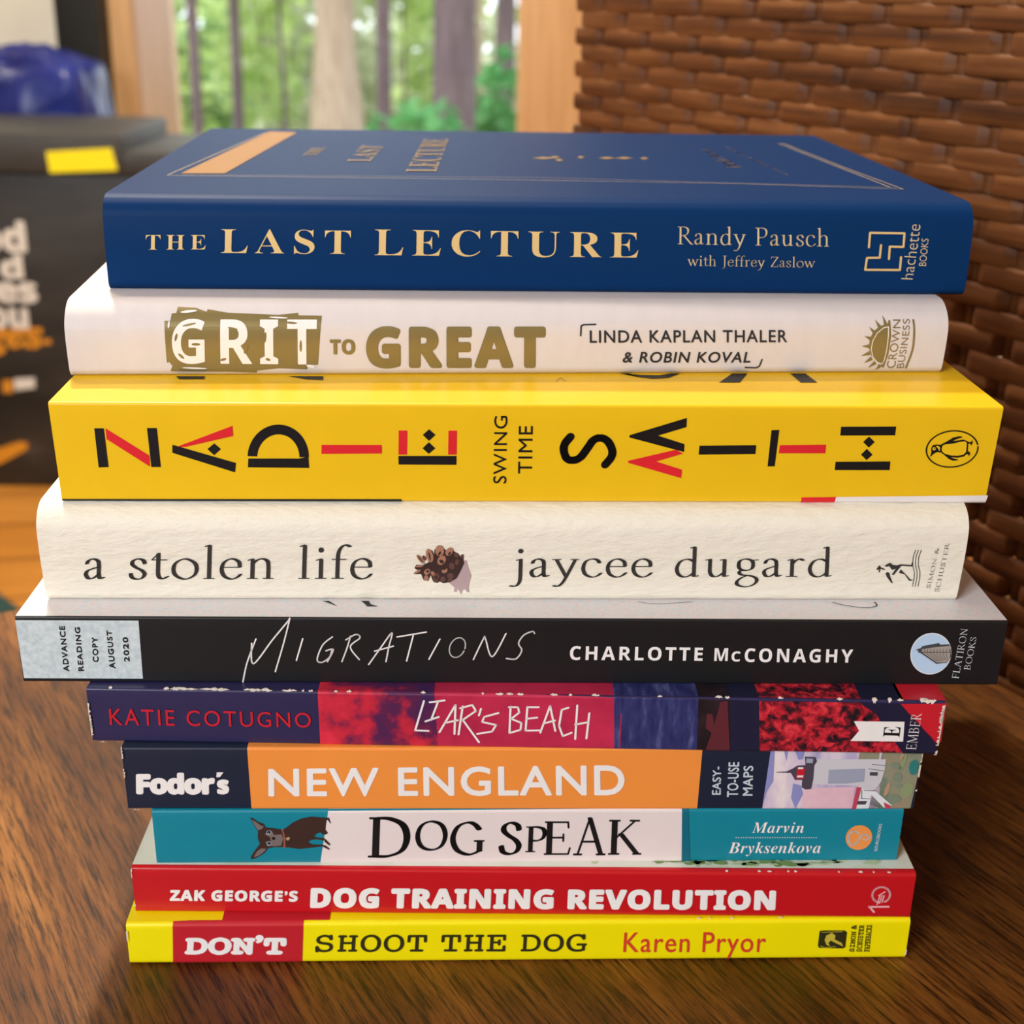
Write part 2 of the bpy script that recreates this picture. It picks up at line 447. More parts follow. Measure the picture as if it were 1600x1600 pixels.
for k in range(k0, k1 + 1):
    s = (k + .0) * SP
    base = len(vs_)
    for z in (Z0w, Z1w):
        for j in range(8):
            a = math.pi * 2 * j / 8
            vs_.append((s + .0022 * math.cos(a), .0011 * math.sin(a), z))
    for j in range(8):
        fs_.append((base + j, base + (j + 1) % 8, base + 8 + (j + 1) % 8, base + 8 + j))
    fs_.append(tuple(base + j for j in range(7, -1, -1))); fs_.append(tuple(base + 8 + j for j in range(8)))
me = bpy.data.meshes.new('stakes'); me.from_pydata(vs_, [], fs_)
tag(link('stakes', me, wm, wick, 60))
box_obj('rail', (S0, -.006, Z1w), (S1, .006, Z1w + .016), wm, wick, .002)
box_obj('rail', (S0, -.006, Z0w - .016), (S1, .006, Z0w), wm, wick, .002)
box_obj('leg', (S0, -.006, 0), (S0 + .02, .006, Z0w - .016), wm, wick, .002)
box_obj('leg', (S1 - .02, -.006, 0), (S1, .006, Z0w - .016), wm, wick, .002)

# ------------------------------------------------------------------ books
BOOKS_DATA = {"dont":{"x":0.00403,"y":0.26946,"yaw":0.03726,"L":0.18472,"t":0.01176,"lean":-0.01942,"z":0.0},"zak":{"x":0.00451,"y":0.27143,"yaw":0.01459,"L":0.18301,"t":0.01288,"lean":-0.03174,"z":0.01176},"dog":{"x":0.00561,"y":0.27431,"yaw":0.03551,"L":0.174,"t":0.01476,"lean":-0.03347,"z":0.02464},"fodor":{"x":0.00394,"y":0.27404,"yaw":0.03074,"L":0.18154,"t":0.0167,"lean":-0.06123,"z":0.0394},"liars":{"x":0.00162,"y":0.27324,"yaw":0.0036,"L":0.19085,"t":0.014,"lean":-0.071,"z":0.0561},"migr":{"x":0.00134,"y":0.27758,"yaw":0.02919,"L":0.21964,"t":0.01634,"lean":-0.02972,"z":0.0701},"stolen":{"x":-0.0008,"y":0.28568,"yaw":0.03907,"L":0.20641,"t":0.02315,"lean":-0.09887,"z":0.08644},"swing":{"x":0.0039,"y":0.28893,"yaw":0.04315,"L":0.20601,"t":0.0234,"lean":-0.11359,"z":0.10959},"grit":{"x":0.00036,"y":0.30944,"yaw":0.07962,"L":0.20173,"t":0.01688,"lean":-0.05936,"z":0.13299},"blue":{"x":0.00625,"y":0.32125,"yaw":0.0469,"L":0.201,"t":0.02143,"lean":0.00606,"z":0.14987}}
PRINT = [
["blue","title_lettering","gold",2,"T","THE","serif",[[9.48,12.72],[23.09,12.84],[22.84,9.6],[9.17,9.41]],-0.008,0,1.35],
["blue","title_lettering","gold",2,"T","LAST","serif",[[26.65,14.3],[56.15,14.24],[55.92,8.7],[26.23,8.7]],-0.008,0,1.3],
["blue","title_lettering","gold",2,"T","LECTURE","serif",[[61.66,14.58],[122.47,14.35],[122.66,8.4],[61.45,8.44]],-0.008,0,1.3],
["blue","author_lettering","palegold",2,"T","Randy Pausch","pen",[[131.52,15.95],[166.95,15.77],[167.41,10.11],[131.75,10.36]],0,0,1],
["blue","author_lettering","palegold",2,"T","with Jeffrey Zaslow","pen",[[134.2,9.38],[164.28,9.05],[164.53,5.77],[134.35,5.9]],0,0,1],
["blue","publisher_emblem","gold",2,"S",[[176.73,11.44],[176.69,14.75],[184.83,14.71],[184.89,11.56],[181.66,11.62],[181.78,8.76]],0.527,0],
["blue","publisher_emblem","gold",2,"S",[[179.55,11.9],[179.57,9.0],[176.55,8.96],[176.44,6.14],[184.7,6.15],[184.61,9.17]],0.527,0],
["blue","publisher_lettering","palegold",2,"T","hachette","sans",[[185.53,16.9],[188.48,16.68],[188.07,3.9],[185.3,4.0]],-0.012,1,1],
["blue","publisher_lettering","palegold",2,"T","BOOKS","sans",[[189.01,13.59],[190.69,13.48],[190.83,7.16],[189.07,7.21]],-0.008,1,1],
["blue","cover_rule","palegold",2,"S",[[8.22,56.8],[19.44,163.55]],0.234,0],
["blue","cover_rule","palegold",2,"S",[[8.32,56.26],[89.57,55.38],[151.47,52.32],[191.22,45.52]],0.264,0],
["blue","cover_rule","palegold",2,"S",[[11.59,57.91],[101.14,60.18],[189.95,48.51]],0.176,0],
["blue","cover_rule","palegold",2,"S",[[191.22,45.52],[187.68,89.12],[184.34,149.49]],0.264,0],
["blue","cover_rule","palegold",2,"S",[[188.77,48.93],[186.37,90.28],[182.92,149.34]],0.264,0],
["blue","cover_lettering","covergold",2,"T","THE","serif",[[37.26,101.35],[38.34,121.67],[42.11,122.08],[41.01,101.72]],-0.006,0,1],
["blue","cover_lettering","covergold",2,"T","LAST","serif",[[50.36,89.26],[52.25,129.33],[59.19,128.52],[56.99,89.89]],-0.006,0,1],
["blue","cover_lettering","covergold",2,"T","LECTURE","serif",[[67.1,68.66],[70.44,149.33],[78.4,150.24],[75.32,69.38]],-0.006,0,1],
["blue","cover_lettering","covergold",2,"T","Randy Pausch","pen",[[153.86,84.8],[154.2,129.34],[157.79,129.72],[160.33,85.39]],0,0,1],
["blue","cover_lettering","covergold",2,"T","with Jeffrey Zaslow","pen",[[167.26,70.28],[162.56,136.5],[164.85,136.75],[168.82,70.41]],0,0,1],
["blue","cover_picture","covergold",1,"P",[[101.94,102.22],[105.45,106.03],[108.54,102.87],[105.07,99.8]]],
["blue","cover_picture","covergold",1,"P",[[107.19,104.81],[108.93,108.48],[110.18,105.1],[108.49,102.18]]],
["blue","cover_picture","covergold",1,"P",[[115.01,105.58],[116.49,109.23],[117.34,105.81],[115.93,102.9]]],
["blue","cover_picture","covergold",1,"P",[[120.98,104.08],[123.86,107.85],[125.99,104.57],[123.19,101.55]]],
["blue","cover_picture","covergold",1,"P",[[125.66,104.54],[128.91,108.35],[131.35,105.09],[128.18,102.03]]],
["blue","cover_picture","covergold",1,"P",[[132.94,104.56],[134.75,108.22],[135.63,104.82],[133.92,101.91]]],
["blue","cover_picture","covergold",1,"P",[[108.12,98.07],[109.68,101.61],[110.74,98.32],[109.23,95.51]]],
["blue","cover_band","goldband",1,"P",[[10.86,60.92],[21.74,61.86],[29.19,165.2],[20.13,167.31]]],
["grit","title_block","olive",1,"P",[[21.93,12.95],[23.21,12.95],[23.45,14.35],[24.45,14.43],[24.66,15.52],[28.64,15.36],[31.16,14.65],[31.26,15.12],[35.72,14.49],[47.14,14.07],[51.46,14.46],[51.59,13.98],[56.76,13.9],[56.26,9.32],[55.56,2.76],[53.24,2.85],[53.05,1.72],[46.66,1.99],[41.7,1.44],[41.53,0.88],[36.46,1.14],[22.36,1.36],[22.95,2.64],[22.3,3.6],[21.78,3.45]]],
["grit","title_lettering","bookwhite",2,"T","GRIT","sbold",[[23.67,13.34],[55.73,13.27],[55.42,2.76],[22.99,3.2]],0.005,0,1.25],
["grit","title_lettering","olive",3,"P",[[28.94,12.45],[28.65,12.26],[27.88,12.02],[26.91,11.84],[26.12,11.78],[25.8,11.86],[26.09,12.05],[26.86,12.28],[27.83,12.46],[28.62,12.53]]],
["grit","title_lettering","olive",3,"P",[[25.75,4.42],[25.51,4.39],[25.13,4.61],[24.74,4.99],[24.51,5.39],[24.51,5.65],[24.74,5.68],[25.13,5.46],[25.51,5.07],[25.75,4.68]]],
["grit","title_lettering","olive",3,"P",[[38.1,11.12],[37.86,11.03],[37.28,11.05],[36.59,11.19],[36.05,11.39],[35.87,11.56],[36.11,11.66],[36.69,11.63],[37.38,11.5],[37.92,11.3]]],
["grit","title_lettering","olive",3,"P",[[39.96,6.44],[39.66,5.85],[39.35,5.54],[39.14,5.63],[39.12,6.08],[39.29,6.72],[39.59,7.31],[39.9,7.62],[40.1,7.53],[40.13,7.09]]],
["grit","title_lettering","olive",3,"P",[[44.36,9.32],[44.21,8.58],[44.02,8.14],[43.84,8.16],[43.75,8.63],[43.79,9.38],[43.93,10.11],[44.13,10.56],[44.31,10.54],[44.4,10.07]]],
["grit","title_lettering","olive",3,"P",[[51.39,12.41],[51.1,12.29],[50.38,12.24],[49.49,12.3],[48.78,12.43],[48.52,12.58],[48.81,12.7],[49.53,12.75],[50.42,12.69],[51.13,12.56]]],
["grit","title_lettering","olive",3,"P",[[52.22,7.34],[52.14,6.5],[51.98,5.97],[51.8,5.98],[51.67,6.5],[51.65,7.34],[51.73,8.18],[51.89,8.7],[52.07,8.7],[52.2,8.18]]],
["grit","title_lettering","olive",3,"P",[[35.16,4.41],[35.06,4.19],[34.72,3.97],[34.29,3.84],[33.91,3.85],[33.74,4.0],[33.84,4.22],[34.18,4.43],[34.61,4.56],[34.99,4.55]]],
["grit","title_lettering","olive",3,"P",[[29.61,7.8],[29.41,7.62],[28.9,7.5],[28.28,7.51],[27.78,7.62],[27.6,7.81],[27.81,8.0],[28.32,8.11],[28.94,8.11],[29.43,7.99]]],
["grit","title_lettering","olive",3,"P",[[44.97,3.95],[44.8,3.81],[44.49,3.81],[44.16,3.95],[43.93,4.17],[43.9,4.39],[44.06,4.52],[44.37,4.52],[44.7,4.39],[44.93,4.17]]],
["grit","title_lettering","olive",3,"P",[[24.61,9.32],[24.39,8.8],[24.15,8.51],[23.98,8.56],[23.95,8.93],[24.06,9.49],[24.28,10.01],[24.52,10.3],[24.69,10.25],[24.72,9.87]]],
["grit","title_lettering","bookwhite",3,"P",[[29.03,14.8],[28.67,14.63],[27.74,14.48],[26.6,14.39],[25.67,14.41],[25.31,14.52],[25.67,14.68],[26.6,14.84],[27.74,14.92],[28.67,14.91]]],
["grit","title_lettering","bookwhite",3,"P",[[30.71,2.02],[30.15,1.92],[28.7,1.91],[26.92,1.99],[25.49,2.12],[24.95,2.26],[25.51,2.36],[26.96,2.37],[28.74,2.29],[30.17,2.16]]],
["grit","title_lettering","bookwhite",3,"P",[[54.95,2.33],[54.72,2.18],[54.2,2.16],[53.59,2.29],[53.11,2.5],[52.96,2.73],[53.18,2.87],[53.7,2.89],[54.32,2.77],[54.79,2.55]]],
["grit","title_lettering","bookwhite",3,"P",[[23.09,12.15],[22.99,11.69],[22.84,11.41],[22.71,11.42],[22.64,11.72],[22.66,12.18],[22.76,12.64],[22.91,12.91],[23.04,12.9],[23.11,12.61]]],
["grit","title_lettering","bookwhite",3,"P",[[49.27,13.44],[48.85,13.36],[47.78,13.35],[46.45,13.4],[45.38,13.5],[44.98,13.61],[45.39,13.69],[46.47,13.7],[47.8,13.65],[48.87,13.54]]],
["grit","title_lettering","olive",2,"T","TO","sbold",[[58.49,8.91],[64.14,8.9],[64.07,5.3],[58.4,5.32]],0.02,0,1.05],
["grit","title_lettering","olive",2,"T","GREAT","sbold",[[66.66,11.83],[107.37,11.81],[107.65,1.76],[66.48,1.91]],0.035,0,1.12],
["grit","author_lettering","ink",2,"T","LINDA KAPLAN THALER","sans",[[117.52,10.84],[163.45,10.88],[163.71,7.97],[117.64,7.95]],0.012,0,1.12],
["grit","author_lettering","ink",2,"T","& ROBIN KOVAL","sans",[[125.73,5.78],[155.75,5.68],[155.48,2.98],[125.44,3.09]],0.016,0,1.12],
["grit","author_lettering","ink",2,"S",[[115.48,9.63],[115.54,11.75],[116.08,12.05],[118.87,12.12]],0.348,0],
["grit","author_lettering","ink",2,"S",[[154.51,1.82],[157.15,1.73],[157.83,2.12],[158.26,3.74]],0.348,0],
["grit","publisher_emblem","olive",1,"P",[[187.78,13.0],[187.4,12.93],[187.2,12.01],[186.59,11.99],[186.0,11.87],[185.45,11.66],[184.94,11.35],[184.48,10.97],[184.08,10.5],[183.75,9.97],[183.5,9.38],[183.34,8.75],[183.25,8.08],[183.26,7.4],[183.35,6.7],[183.52,6.02],[183.78,5.35],[184.12,4.72],[184.52,4.14],[184.99,3.62],[185.51,3.17],[186.08,2.79],[186.68,2.5],[187.2,1.7],[187.67,1.7],[188.2,4.99],[188.23,9.26]]],
["grit","publisher_emblem","bookwhite",2,"S",[[187.41,11.52],[186.28,11.31],[184.84,10.12],[184.0,8.28],[183.9,6.29],[184.59,4.29],[185.8,3.0],[187.1,2.56],[187.45,3.57],[187.64,6.42],[187.57,9.26],[187.41,11.52]],0.174,0],
["grit","publisher_emblem","olive",2,"P",[[187.17,12.07],[186.03,13.98],[186.28,11.83]]],
["grit","publisher_emblem","olive",2,"P",[[185.72,11.66],[184.18,13.08],[184.98,11.12]]],
["grit","publisher_emblem","olive",2,"P",[[184.55,10.48],[182.78,11.53],[183.96,9.76]]],
["grit","publisher_emblem","olive",2,"P",[[183.68,9.18],[181.84,9.42],[183.44,8.23]]],
["grit","publisher_emblem","olive",2,"P",[[183.32,7.45],[181.52,6.98],[183.42,6.42]]],
["grit","publisher_emblem","olive",2,"P",[[183.49,5.79],[181.66,4.59],[183.88,4.8]]],
["grit","publisher_emblem","olive",2,"P",[[184.06,4.45],[182.65,2.79],[184.66,3.56]]],
["grit","publisher_emblem","olive",2,"P",[[185.06,3.41],[183.84,1.57],[185.74,2.59]]],
["grit","publisher_emblem","olive",2,"P",[[186.29,2.63],[185.7,0.99],[187.06,1.92]]],
["grit","publisher_lettering","olive",2,"T","CROWN","sans",[[188.43,13.07],[190.26,13.06],[190.34,1.54],[188.21,1.55]],-0.004,1,1.05],
["grit","publisher_lettering","olive",2,"T","BUSINESS","sans",[[190.83,13.2],[192.47,13.2],[192.39,1.54],[190.67,1.54]],-0.004,1,1.05],
["grit","publisher_emblem","olive",2,"S",[[193.29,12.92],[193.64,9.96],[193.76,5.98],[192.97,1.68]],0.464,1],
["swing","author_lettering","black",1,"P",[[9.05,17.52],[11.06,17.52],[11.04,8.37],[8.92,8.28]]],
["swing","author_lettering","black",1,"P",[[20.26,17.63],[22.33,17.63],[22.3,8.42],[20.27,8.41]]],
["swing","author_lettering","red",1,"P",[[11.42,17.52],[11.4,14.98],[19.99,8.49],[20.06,11.16]]],
["swing","author_lettering","red",1,"P",[[25.89,13.11],[28.2,13.27],[38.46,15.85],[38.51,18.22]]],
["swing","author_lettering","black",1,"P",[[25.3,13.74],[25.11,11.82],[38.25,7.18],[38.65,9.45]]],
["swing","author_lettering","black",1,"P",[[32.75,12.73],[34.31,14.09],[35.62,12.74],[34.06,11.29]]],
["swing","author_lettering","black",1,"P",[[41.4,10.51],[52.37,10.55],[54.4,11.04],[54.46,8.3],[41.16,8.41]]],
["swing","author_lettering","red",1,"P",[[57.41,13.84],[70.4,13.88],[70.39,11.82],[57.29,11.69]]],
["swing","author_lettering","black",1,"P",[[74.0,11.27],[86.67,11.32],[86.64,9.16],[74.0,9.19]]],
["swing","author_lettering","red",1,"P",[[74.18,17.29],[76.01,17.29],[75.85,11.6],[74.01,11.59]]],
["swing","author_lettering","red",1,"P",[[84.93,17.32],[86.75,17.32],[86.68,11.63],[84.84,11.63]]],
["swing","author_lettering","black",1,"P",[[79.36,16.28],[80.73,17.62],[82.1,16.29],[80.67,14.87]]],
["swing","author_lettering","black",1,"P",[[79.29,13.12],[80.66,14.55],[82.04,13.13],[80.6,11.77]]],
["swing","author_lettering","black",1,"P",[[41.27,11.1],[41.43,12.11],[41.7,13.08],[42.08,14.02],[42.54,14.91],[43.1,15.72],[43.73,16.45],[44.44,17.09],[45.19,17.62],[45.99,18.04],[46.82,18.34],[47.67,18.51],[48.52,18.56],[49.36,18.48],[50.18,18.28],[50.95,17.95],[51.68,17.5],[52.35,16.94],[52.94,16.29],[53.45,15.54],[53.86,14.71],[54.18,13.81],[54.4,12.87],[54.5,11.88],[54.5,10.88],[52.46,10.87],[52.47,11.58],[52.4,12.27],[52.25,12.93],[52.03,13.56],[51.74,14.14],[51.39,14.67],[50.98,15.14],[50.52,15.53],[50.02,15.84],[49.48,16.07],[48.91,16.22],[48.33,16.27],[47.74,16.24],[47.15,16.12],[46.57,15.9],[46.02,15.61],[45.49,15.23],[45.01,14.79],[44.57,14.27],[44.19,13.7],[43.86,13.08],[43.6,12.42],[43.42,11.73],[43.31,11.03]]],
["swing","author_lettering","black",1,"P",[[124.38,16.4],[136.64,20.54],[136.7,18.38],[130.61,16.34],[136.59,14.33],[136.63,12.44],[124.4,15.86]]],
["swing","author_lettering","red",1,"P",[[124.42,10.26],[134.8,12.99],[136.45,12.05],[130.64,10.13],[136.53,8.16],[136.51,6.08],[124.44,9.79]]],
["swing","author_lettering","black",1,"P",[[139.94,13.95],[152.47,14.14],[152.51,12.02],[139.93,11.82]]],
["swing","author_lettering","black",1,"P",[[155.47,17.73],[157.17,17.81],[157.11,9.04],[155.52,9.03]]],
["swing","author_lettering","red",1,"P",[[157.7,14.16],[167.96,14.35],[168.04,12.24],[157.66,12.2]]],
["swing","author_lettering","black",1,"P",[[170.72,18.61],[182.91,18.72],[182.97,16.64],[170.81,16.53]]],
["swing","author_lettering","black",1,"P",[[170.59,10.2],[182.86,10.33],[182.99,8.2],[170.67,8.15]]],
["swing","author_lettering","black",1,"P",[[176.09,14.99],[177.23,16.31],[178.68,15.0],[177.54,13.67]]],
["swing","author_lettering","black",1,"P",[[176.03,11.95],[177.16,13.36],[178.63,11.96],[177.48,10.62]]],
["swing","author_lettering","black",2,"S",[[111.48,16.05],[110.26,14.25],[110.16,12.51],[110.89,10.77],[112.3,10.38],[113.83,11.1],[115.31,13.32],[116.51,15.21],[118.02,15.76],[119.57,15.06],[120.68,13.1],[120.68,11.28],[119.35,9.29]],1.795,1],
["swing","title_lettering","black",2,"T","SWING","sans",[[94.8,20.84],[97.65,20.85],[97.69,4.69],[94.78,4.68]],0,1,1.1],
["swing","title_lettering","black",2,"T","TIME","sans",[[100.17,18.52],[103.16,18.53],[103.27,7.14],[100.23,7.13]],0,1,1.1],
["swing","publisher_emblem","black",2,"S",[[201.89,14.03],[201.97,13.34],[201.91,12.65],[201.71,11.98],[201.37,11.34],[200.91,10.75],[200.32,10.23],[199.63,9.79],[198.86,9.44],[198.01,9.19],[197.12,9.05],[196.21,9.01],[195.3,9.09],[194.41,9.27],[193.57,9.56],[192.79,9.95],[192.1,10.42],[191.51,10.97],[191.05,11.58],[190.71,12.23],[190.51,12.91],[190.45,13.61],[190.53,14.29],[190.76,14.96],[191.12,15.59],[191.61,16.16],[192.21,16.66],[192.91,17.08],[193.69,17.42],[194.53,17.65],[195.41,17.78],[196.32,17.8],[197.21,17.71],[198.09,17.52],[198.92,17.22],[199.68,16.83],[200.36,16.36],[200.93,15.82],[201.39,15.21],[201.72,14.56]],0.318,0],
["swing","publisher_emblem","black",2,"P",[[191.58,11.44],[191.67,12.69],[191.49,13.56],[191.7,14.29],[192.44,14.51],[193.46,14.44],[194.63,15.17],[196.01,16.19],[197.23,16.49],[197.94,16.42],[197.91,16.17],[196.82,15.83],[195.94,15.32],[196.88,15.44],[198.36,15.69],[199.3,15.33],[199.79,15.05],[200.15,15.19],[200.33,15.7],[200.41,15.12],[200.69,14.98],[200.4,14.76],[200.43,14.18],[200.02,14.76],[199.59,14.68],[199.8,12.86],[200.2,12.72],[200.37,12.86],[200.31,12.43],[200.62,11.99],[200.3,12.06],[200.31,11.55],[199.96,12.21],[199.64,12.2],[199.09,11.62],[197.73,11.32],[196.24,11.46],[196.99,11.1],[197.98,10.88],[197.82,10.66],[196.81,10.58],[195.86,11.02],[194.85,11.82],[193.86,12.55],[192.94,12.69],[192.24,12.25]]],
["swing","publisher_emblem","yellow",3,"P",[[193.84,13.57],[193.93,14.3],[194.46,14.56],[196.22,14.74],[197.68,15.18],[198.67,15.33],[199.23,14.97],[199.37,13.59],[199.44,12.72],[198.9,12.06],[197.65,11.83],[196.11,11.9],[194.65,12.33],[194.0,12.92]]],
["swing","publisher_emblem","yellow",3,"P",[[192.36,14.15],[192.99,14.18],[193.39,13.86],[193.5,12.84],[193.1,13.42],[192.72,13.86]]],
["swing","publisher_emblem","yellow",3,"P",[[192.53,13.5],[192.51,13.33],[192.42,13.2],[192.28,13.12],[192.11,13.12],[191.95,13.2],[191.82,13.33],[191.76,13.49],[191.78,13.66],[191.87,13.79],[192.01,13.86],[192.18,13.86],[192.34,13.79],[192.47,13.66]]],
["swing","publisher_emblem","black",4,"P",[[192.34,13.57],[192.32,13.48],[192.25,13.43],[192.16,13.43],[192.07,13.48],[192.03,13.57],[192.05,13.65],[192.12,13.71],[192.21,13.71],[192.3,13.65]]],
["swing","back_cover_edge","black",1,"P",[[0,0.02],[74.52,0.02],[74.52,0.75],[0,0.62]]],
["swing","back_cover_edge","red",1,"P",[[163.99,1.38],[171.86,1.51],[171.68,-0.11],[164.13,-0.08]]],
["swing","back_cover_edge","paperwhite",1,"P",[[171.86,1.51],[206.39,2.01],[206.09,-0.08],[171.68,-0.11]]],
["swing","cover_lettering","black",1,"P",[[124.68,49.11],[126.82,49.16],[129.21,45.49],[131.9,44.5],[135.55,45.36],[138.99,49.43],[136.84,49.38],[133.75,47.71],[129.51,47.88]]],
["swing","cover_lettering","black",1,"P",[[151.21,49.69],[154.82,49.77],[151.49,41.8],[146.7,41.7]]],
["swing","cover_lettering","black",1,"P",[[164.94,50.0],[168.57,50.07],[169.51,42.16],[165.62,42.08]]],
["swing","cover_lettering","black",1,"P",[[23.01,44.38],[29.48,44.52],[29.75,42.08],[24.18,41.96]]],
["swing","cover_lettering","black",1,"P",[[48.24,44.92],[56.22,45.09],[56.51,41.83],[52.86,42.3]]],
["swing","cover_lettering","black",2,"S",[[109.26,41.7],[110.59,44.84],[111.49,41.75]],0.138,0],
["stolen","title_lettering","charcoal",2,"T","a stolen life","pen",[[10.11,14.58],[73.45,14.83],[72.96,5.89],[8.86,5.69]],0,0,1],
["stolen","author_lettering","charcoal",2,"T","jaycee dugard","pen",[[103.64,14.43],[175.99,14.54],[176.88,4.06],[103.49,3.81]],0,0,1],
["stolen","pine_cone_picture","printmauve",1,"P",[[92.77,10.77],[93.97,10.92],[94.3,9.32],[95.06,6.97],[94.63,4.9],[94.48,4.01],[94.63,2.52],[94.13,2.67],[93.7,3.41],[93.19,3.26],[92.78,1.99],[92.42,2.81],[92.06,3.56],[91.65,2.59],[91.15,2.81],[91.31,3.85],[89.95,5.18],[91.52,6.66]]],
["stolen","pine_cone_picture","conedark",2,"P",[[82.2,7.67],[83.23,8.26],[82.37,8.85],[82.79,9.73],[84.3,9.73],[85.59,10.39],[84.9,12.21],[85.2,13.38],[86.33,13.38],[86.79,12.22],[86.84,13.52],[87.99,14.39],[89.1,13.67],[89.46,13.24],[90.61,13.96],[91.21,13.1],[92.19,12.52],[92.55,11.79],[93.32,12.38],[93.28,11.07],[93.51,10.19],[92.56,7.84],[91.76,6.22],[90.46,5.33],[88.81,4.96],[87.94,5.47],[87.41,5.02],[86.42,5.61],[85.97,7.24],[85.41,5.61],[84.4,5.76],[83.83,7.38],[82.56,7.3]]],
["stolen","pine_cone_picture","conelight",3,"P",[[84.53,10.11],[84.3,10.06],[83.95,10.24],[83.57,10.61],[83.21,11.09],[82.96,11.59],[82.86,12.01],[82.93,12.27],[83.16,12.32],[83.51,12.14],[83.89,11.78],[84.25,11.29],[84.5,10.79],[84.6,10.37]]],
["stolen","pine_cone_picture","conelight",3,"P",[[86.18,10.41],[85.81,10.45],[85.44,10.81],[85.13,11.43],[84.96,12.17],[84.94,12.89],[85.09,13.44],[85.38,13.73],[85.74,13.68],[86.11,13.32],[86.42,12.71],[86.6,11.97],[86.62,11.25],[86.47,10.69]]],
["stolen","pine_cone_picture","conemid",3,"P",[[84.85,10.85],[84.69,10.83],[84.5,10.93],[84.32,11.15],[84.19,11.43],[84.13,11.72],[84.16,11.96],[84.27,12.12],[84.44,12.14],[84.62,12.04],[84.8,11.82],[84.93,11.54],[84.99,11.25],[84.96,11.01]]],
["stolen","pine_cone_picture","conelight",3,"P",[[88.18,11.95],[87.74,12.0],[87.36,12.31],[87.11,12.81],[87.04,13.42],[87.16,14.0],[87.46,14.44],[87.86,14.66],[88.3,14.61],[88.68,14.31],[88.93,13.8],[89.0,13.2],[88.88,12.62],[88.58,12.17]]],
["stolen","pine_cone_picture","conelight",3,"P",[[90.82,13.98],[90.98,13.66],[90.98,13.23],[90.82,12.77],[90.52,12.37],[90.15,12.12],[89.77,12.06],[89.47,12.2],[89.3,12.53],[89.3,12.96],[89.47,13.42],[89.77,13.82],[90.14,14.07],[90.52,14.13]]],
["stolen","pine_cone_picture","conelight",3,"P",[[89.11,11.96],[89.35,11.6],[89.41,11.11],[89.27,10.57],[88.97,10.11],[88.57,9.79],[88.14,9.71],[87.77,9.86],[87.53,10.21],[87.47,10.71],[87.61,11.25],[87.91,11.71],[88.31,12.02],[88.74,12.11]]],
["stolen","pine_cone_picture","conemid",3,"P",[[92.02,11.23],[92.19,11.12],[92.29,10.88],[92.32,10.56],[92.26,10.23],[92.13,9.95],[91.94,9.77],[91.75,9.73],[91.58,9.84],[91.47,10.08],[91.44,10.4],[91.51,10.73],[91.64,11.01],[91.82,11.19]]],
["stolen","pine_cone_picture","conemid",3,"P",[[90.96,8.6],[90.7,8.58],[90.44,8.74],[90.24,9.04],[90.13,9.42],[90.14,9.8],[90.26,10.12],[90.48,10.31],[90.74,10.32],[91.0,10.17],[91.2,9.87],[91.31,9.49],[91.3,9.1],[91.18,8.79]]],
["stolen","pine_cone_picture","conelight",3,"P",[[89.71,8.67],[89.76,8.4],[89.68,8.11],[89.48,7.84],[89.21,7.67],[88.92,7.61],[88.67,7.69],[88.5,7.88],[88.46,8.15],[88.54,8.45],[88.73,8.71],[89.0,8.88],[89.29,8.94],[89.54,8.87]]],
["stolen","pine_cone_picture","conelight",3,"P",[[85.78,8.54],[85.88,8.25],[85.84,7.9],[85.67,7.57],[85.41,7.32],[85.09,7.19],[84.8,7.22],[84.58,7.4],[84.48,7.69],[84.52,8.04],[84.69,8.37],[84.95,8.62],[85.27,8.75],[85.56,8.72]]],
["stolen","pine_cone_picture","conelight",3,"P",[[86.88,6.97],[86.71,6.9],[86.5,6.96],[86.28,7.13],[86.11,7.38],[86.02,7.66],[86.01,7.92],[86.11,8.1],[86.27,8.16],[86.49,8.11],[86.7,7.94],[86.87,7.69],[86.97,7.41],[86.97,7.15]]],
["stolen","pine_cone_picture","conemid",3,"P",[[87.82,6.39],[87.59,6.09],[87.28,5.94],[86.96,5.96],[86.69,6.14],[86.53,6.45],[86.51,6.84],[86.62,7.21],[86.86,7.5],[87.17,7.65],[87.49,7.64],[87.75,7.46],[87.91,7.14],[87.94,6.76]]],
["stolen","pine_cone_picture","conelight",3,"P",[[85.5,6.35],[85.44,6.03],[85.28,5.77],[85.08,5.63],[84.85,5.63],[84.65,5.77],[84.52,6.03],[84.48,6.35],[84.55,6.67],[84.7,6.93],[84.91,7.07],[85.13,7.07],[85.33,6.93],[85.46,6.67]]],
["stolen","pine_cone_picture","conemid",3,"P",[[89.26,5.83],[89.1,5.56],[88.87,5.38],[88.6,5.34],[88.36,5.44],[88.19,5.67],[88.13,5.97],[88.18,6.3],[88.33,6.57],[88.57,6.75],[88.83,6.79],[89.07,6.69],[89.24,6.46],[89.31,6.16]]],
["stolen","pine_cone_picture","conemid",3,"P",[[87.65,5.51],[87.5,5.3],[87.27,5.17],[87.0,5.16],[86.74,5.28],[86.54,5.49],[86.45,5.75],[86.47,6.02],[86.62,6.23],[86.85,6.36],[87.12,6.36],[87.38,6.25],[87.58,6.04],[87.67,5.78]]],
["stolen","pine_cone_picture","conemid",3,"P",[[91.13,6.8],[91.0,6.52],[90.75,6.32],[90.43,6.24],[90.1,6.31],[89.83,6.5],[89.67,6.79],[89.65,7.11],[89.78,7.39],[90.03,7.59],[90.35,7.67],[90.68,7.6],[90.95,7.41],[91.11,7.12]]],
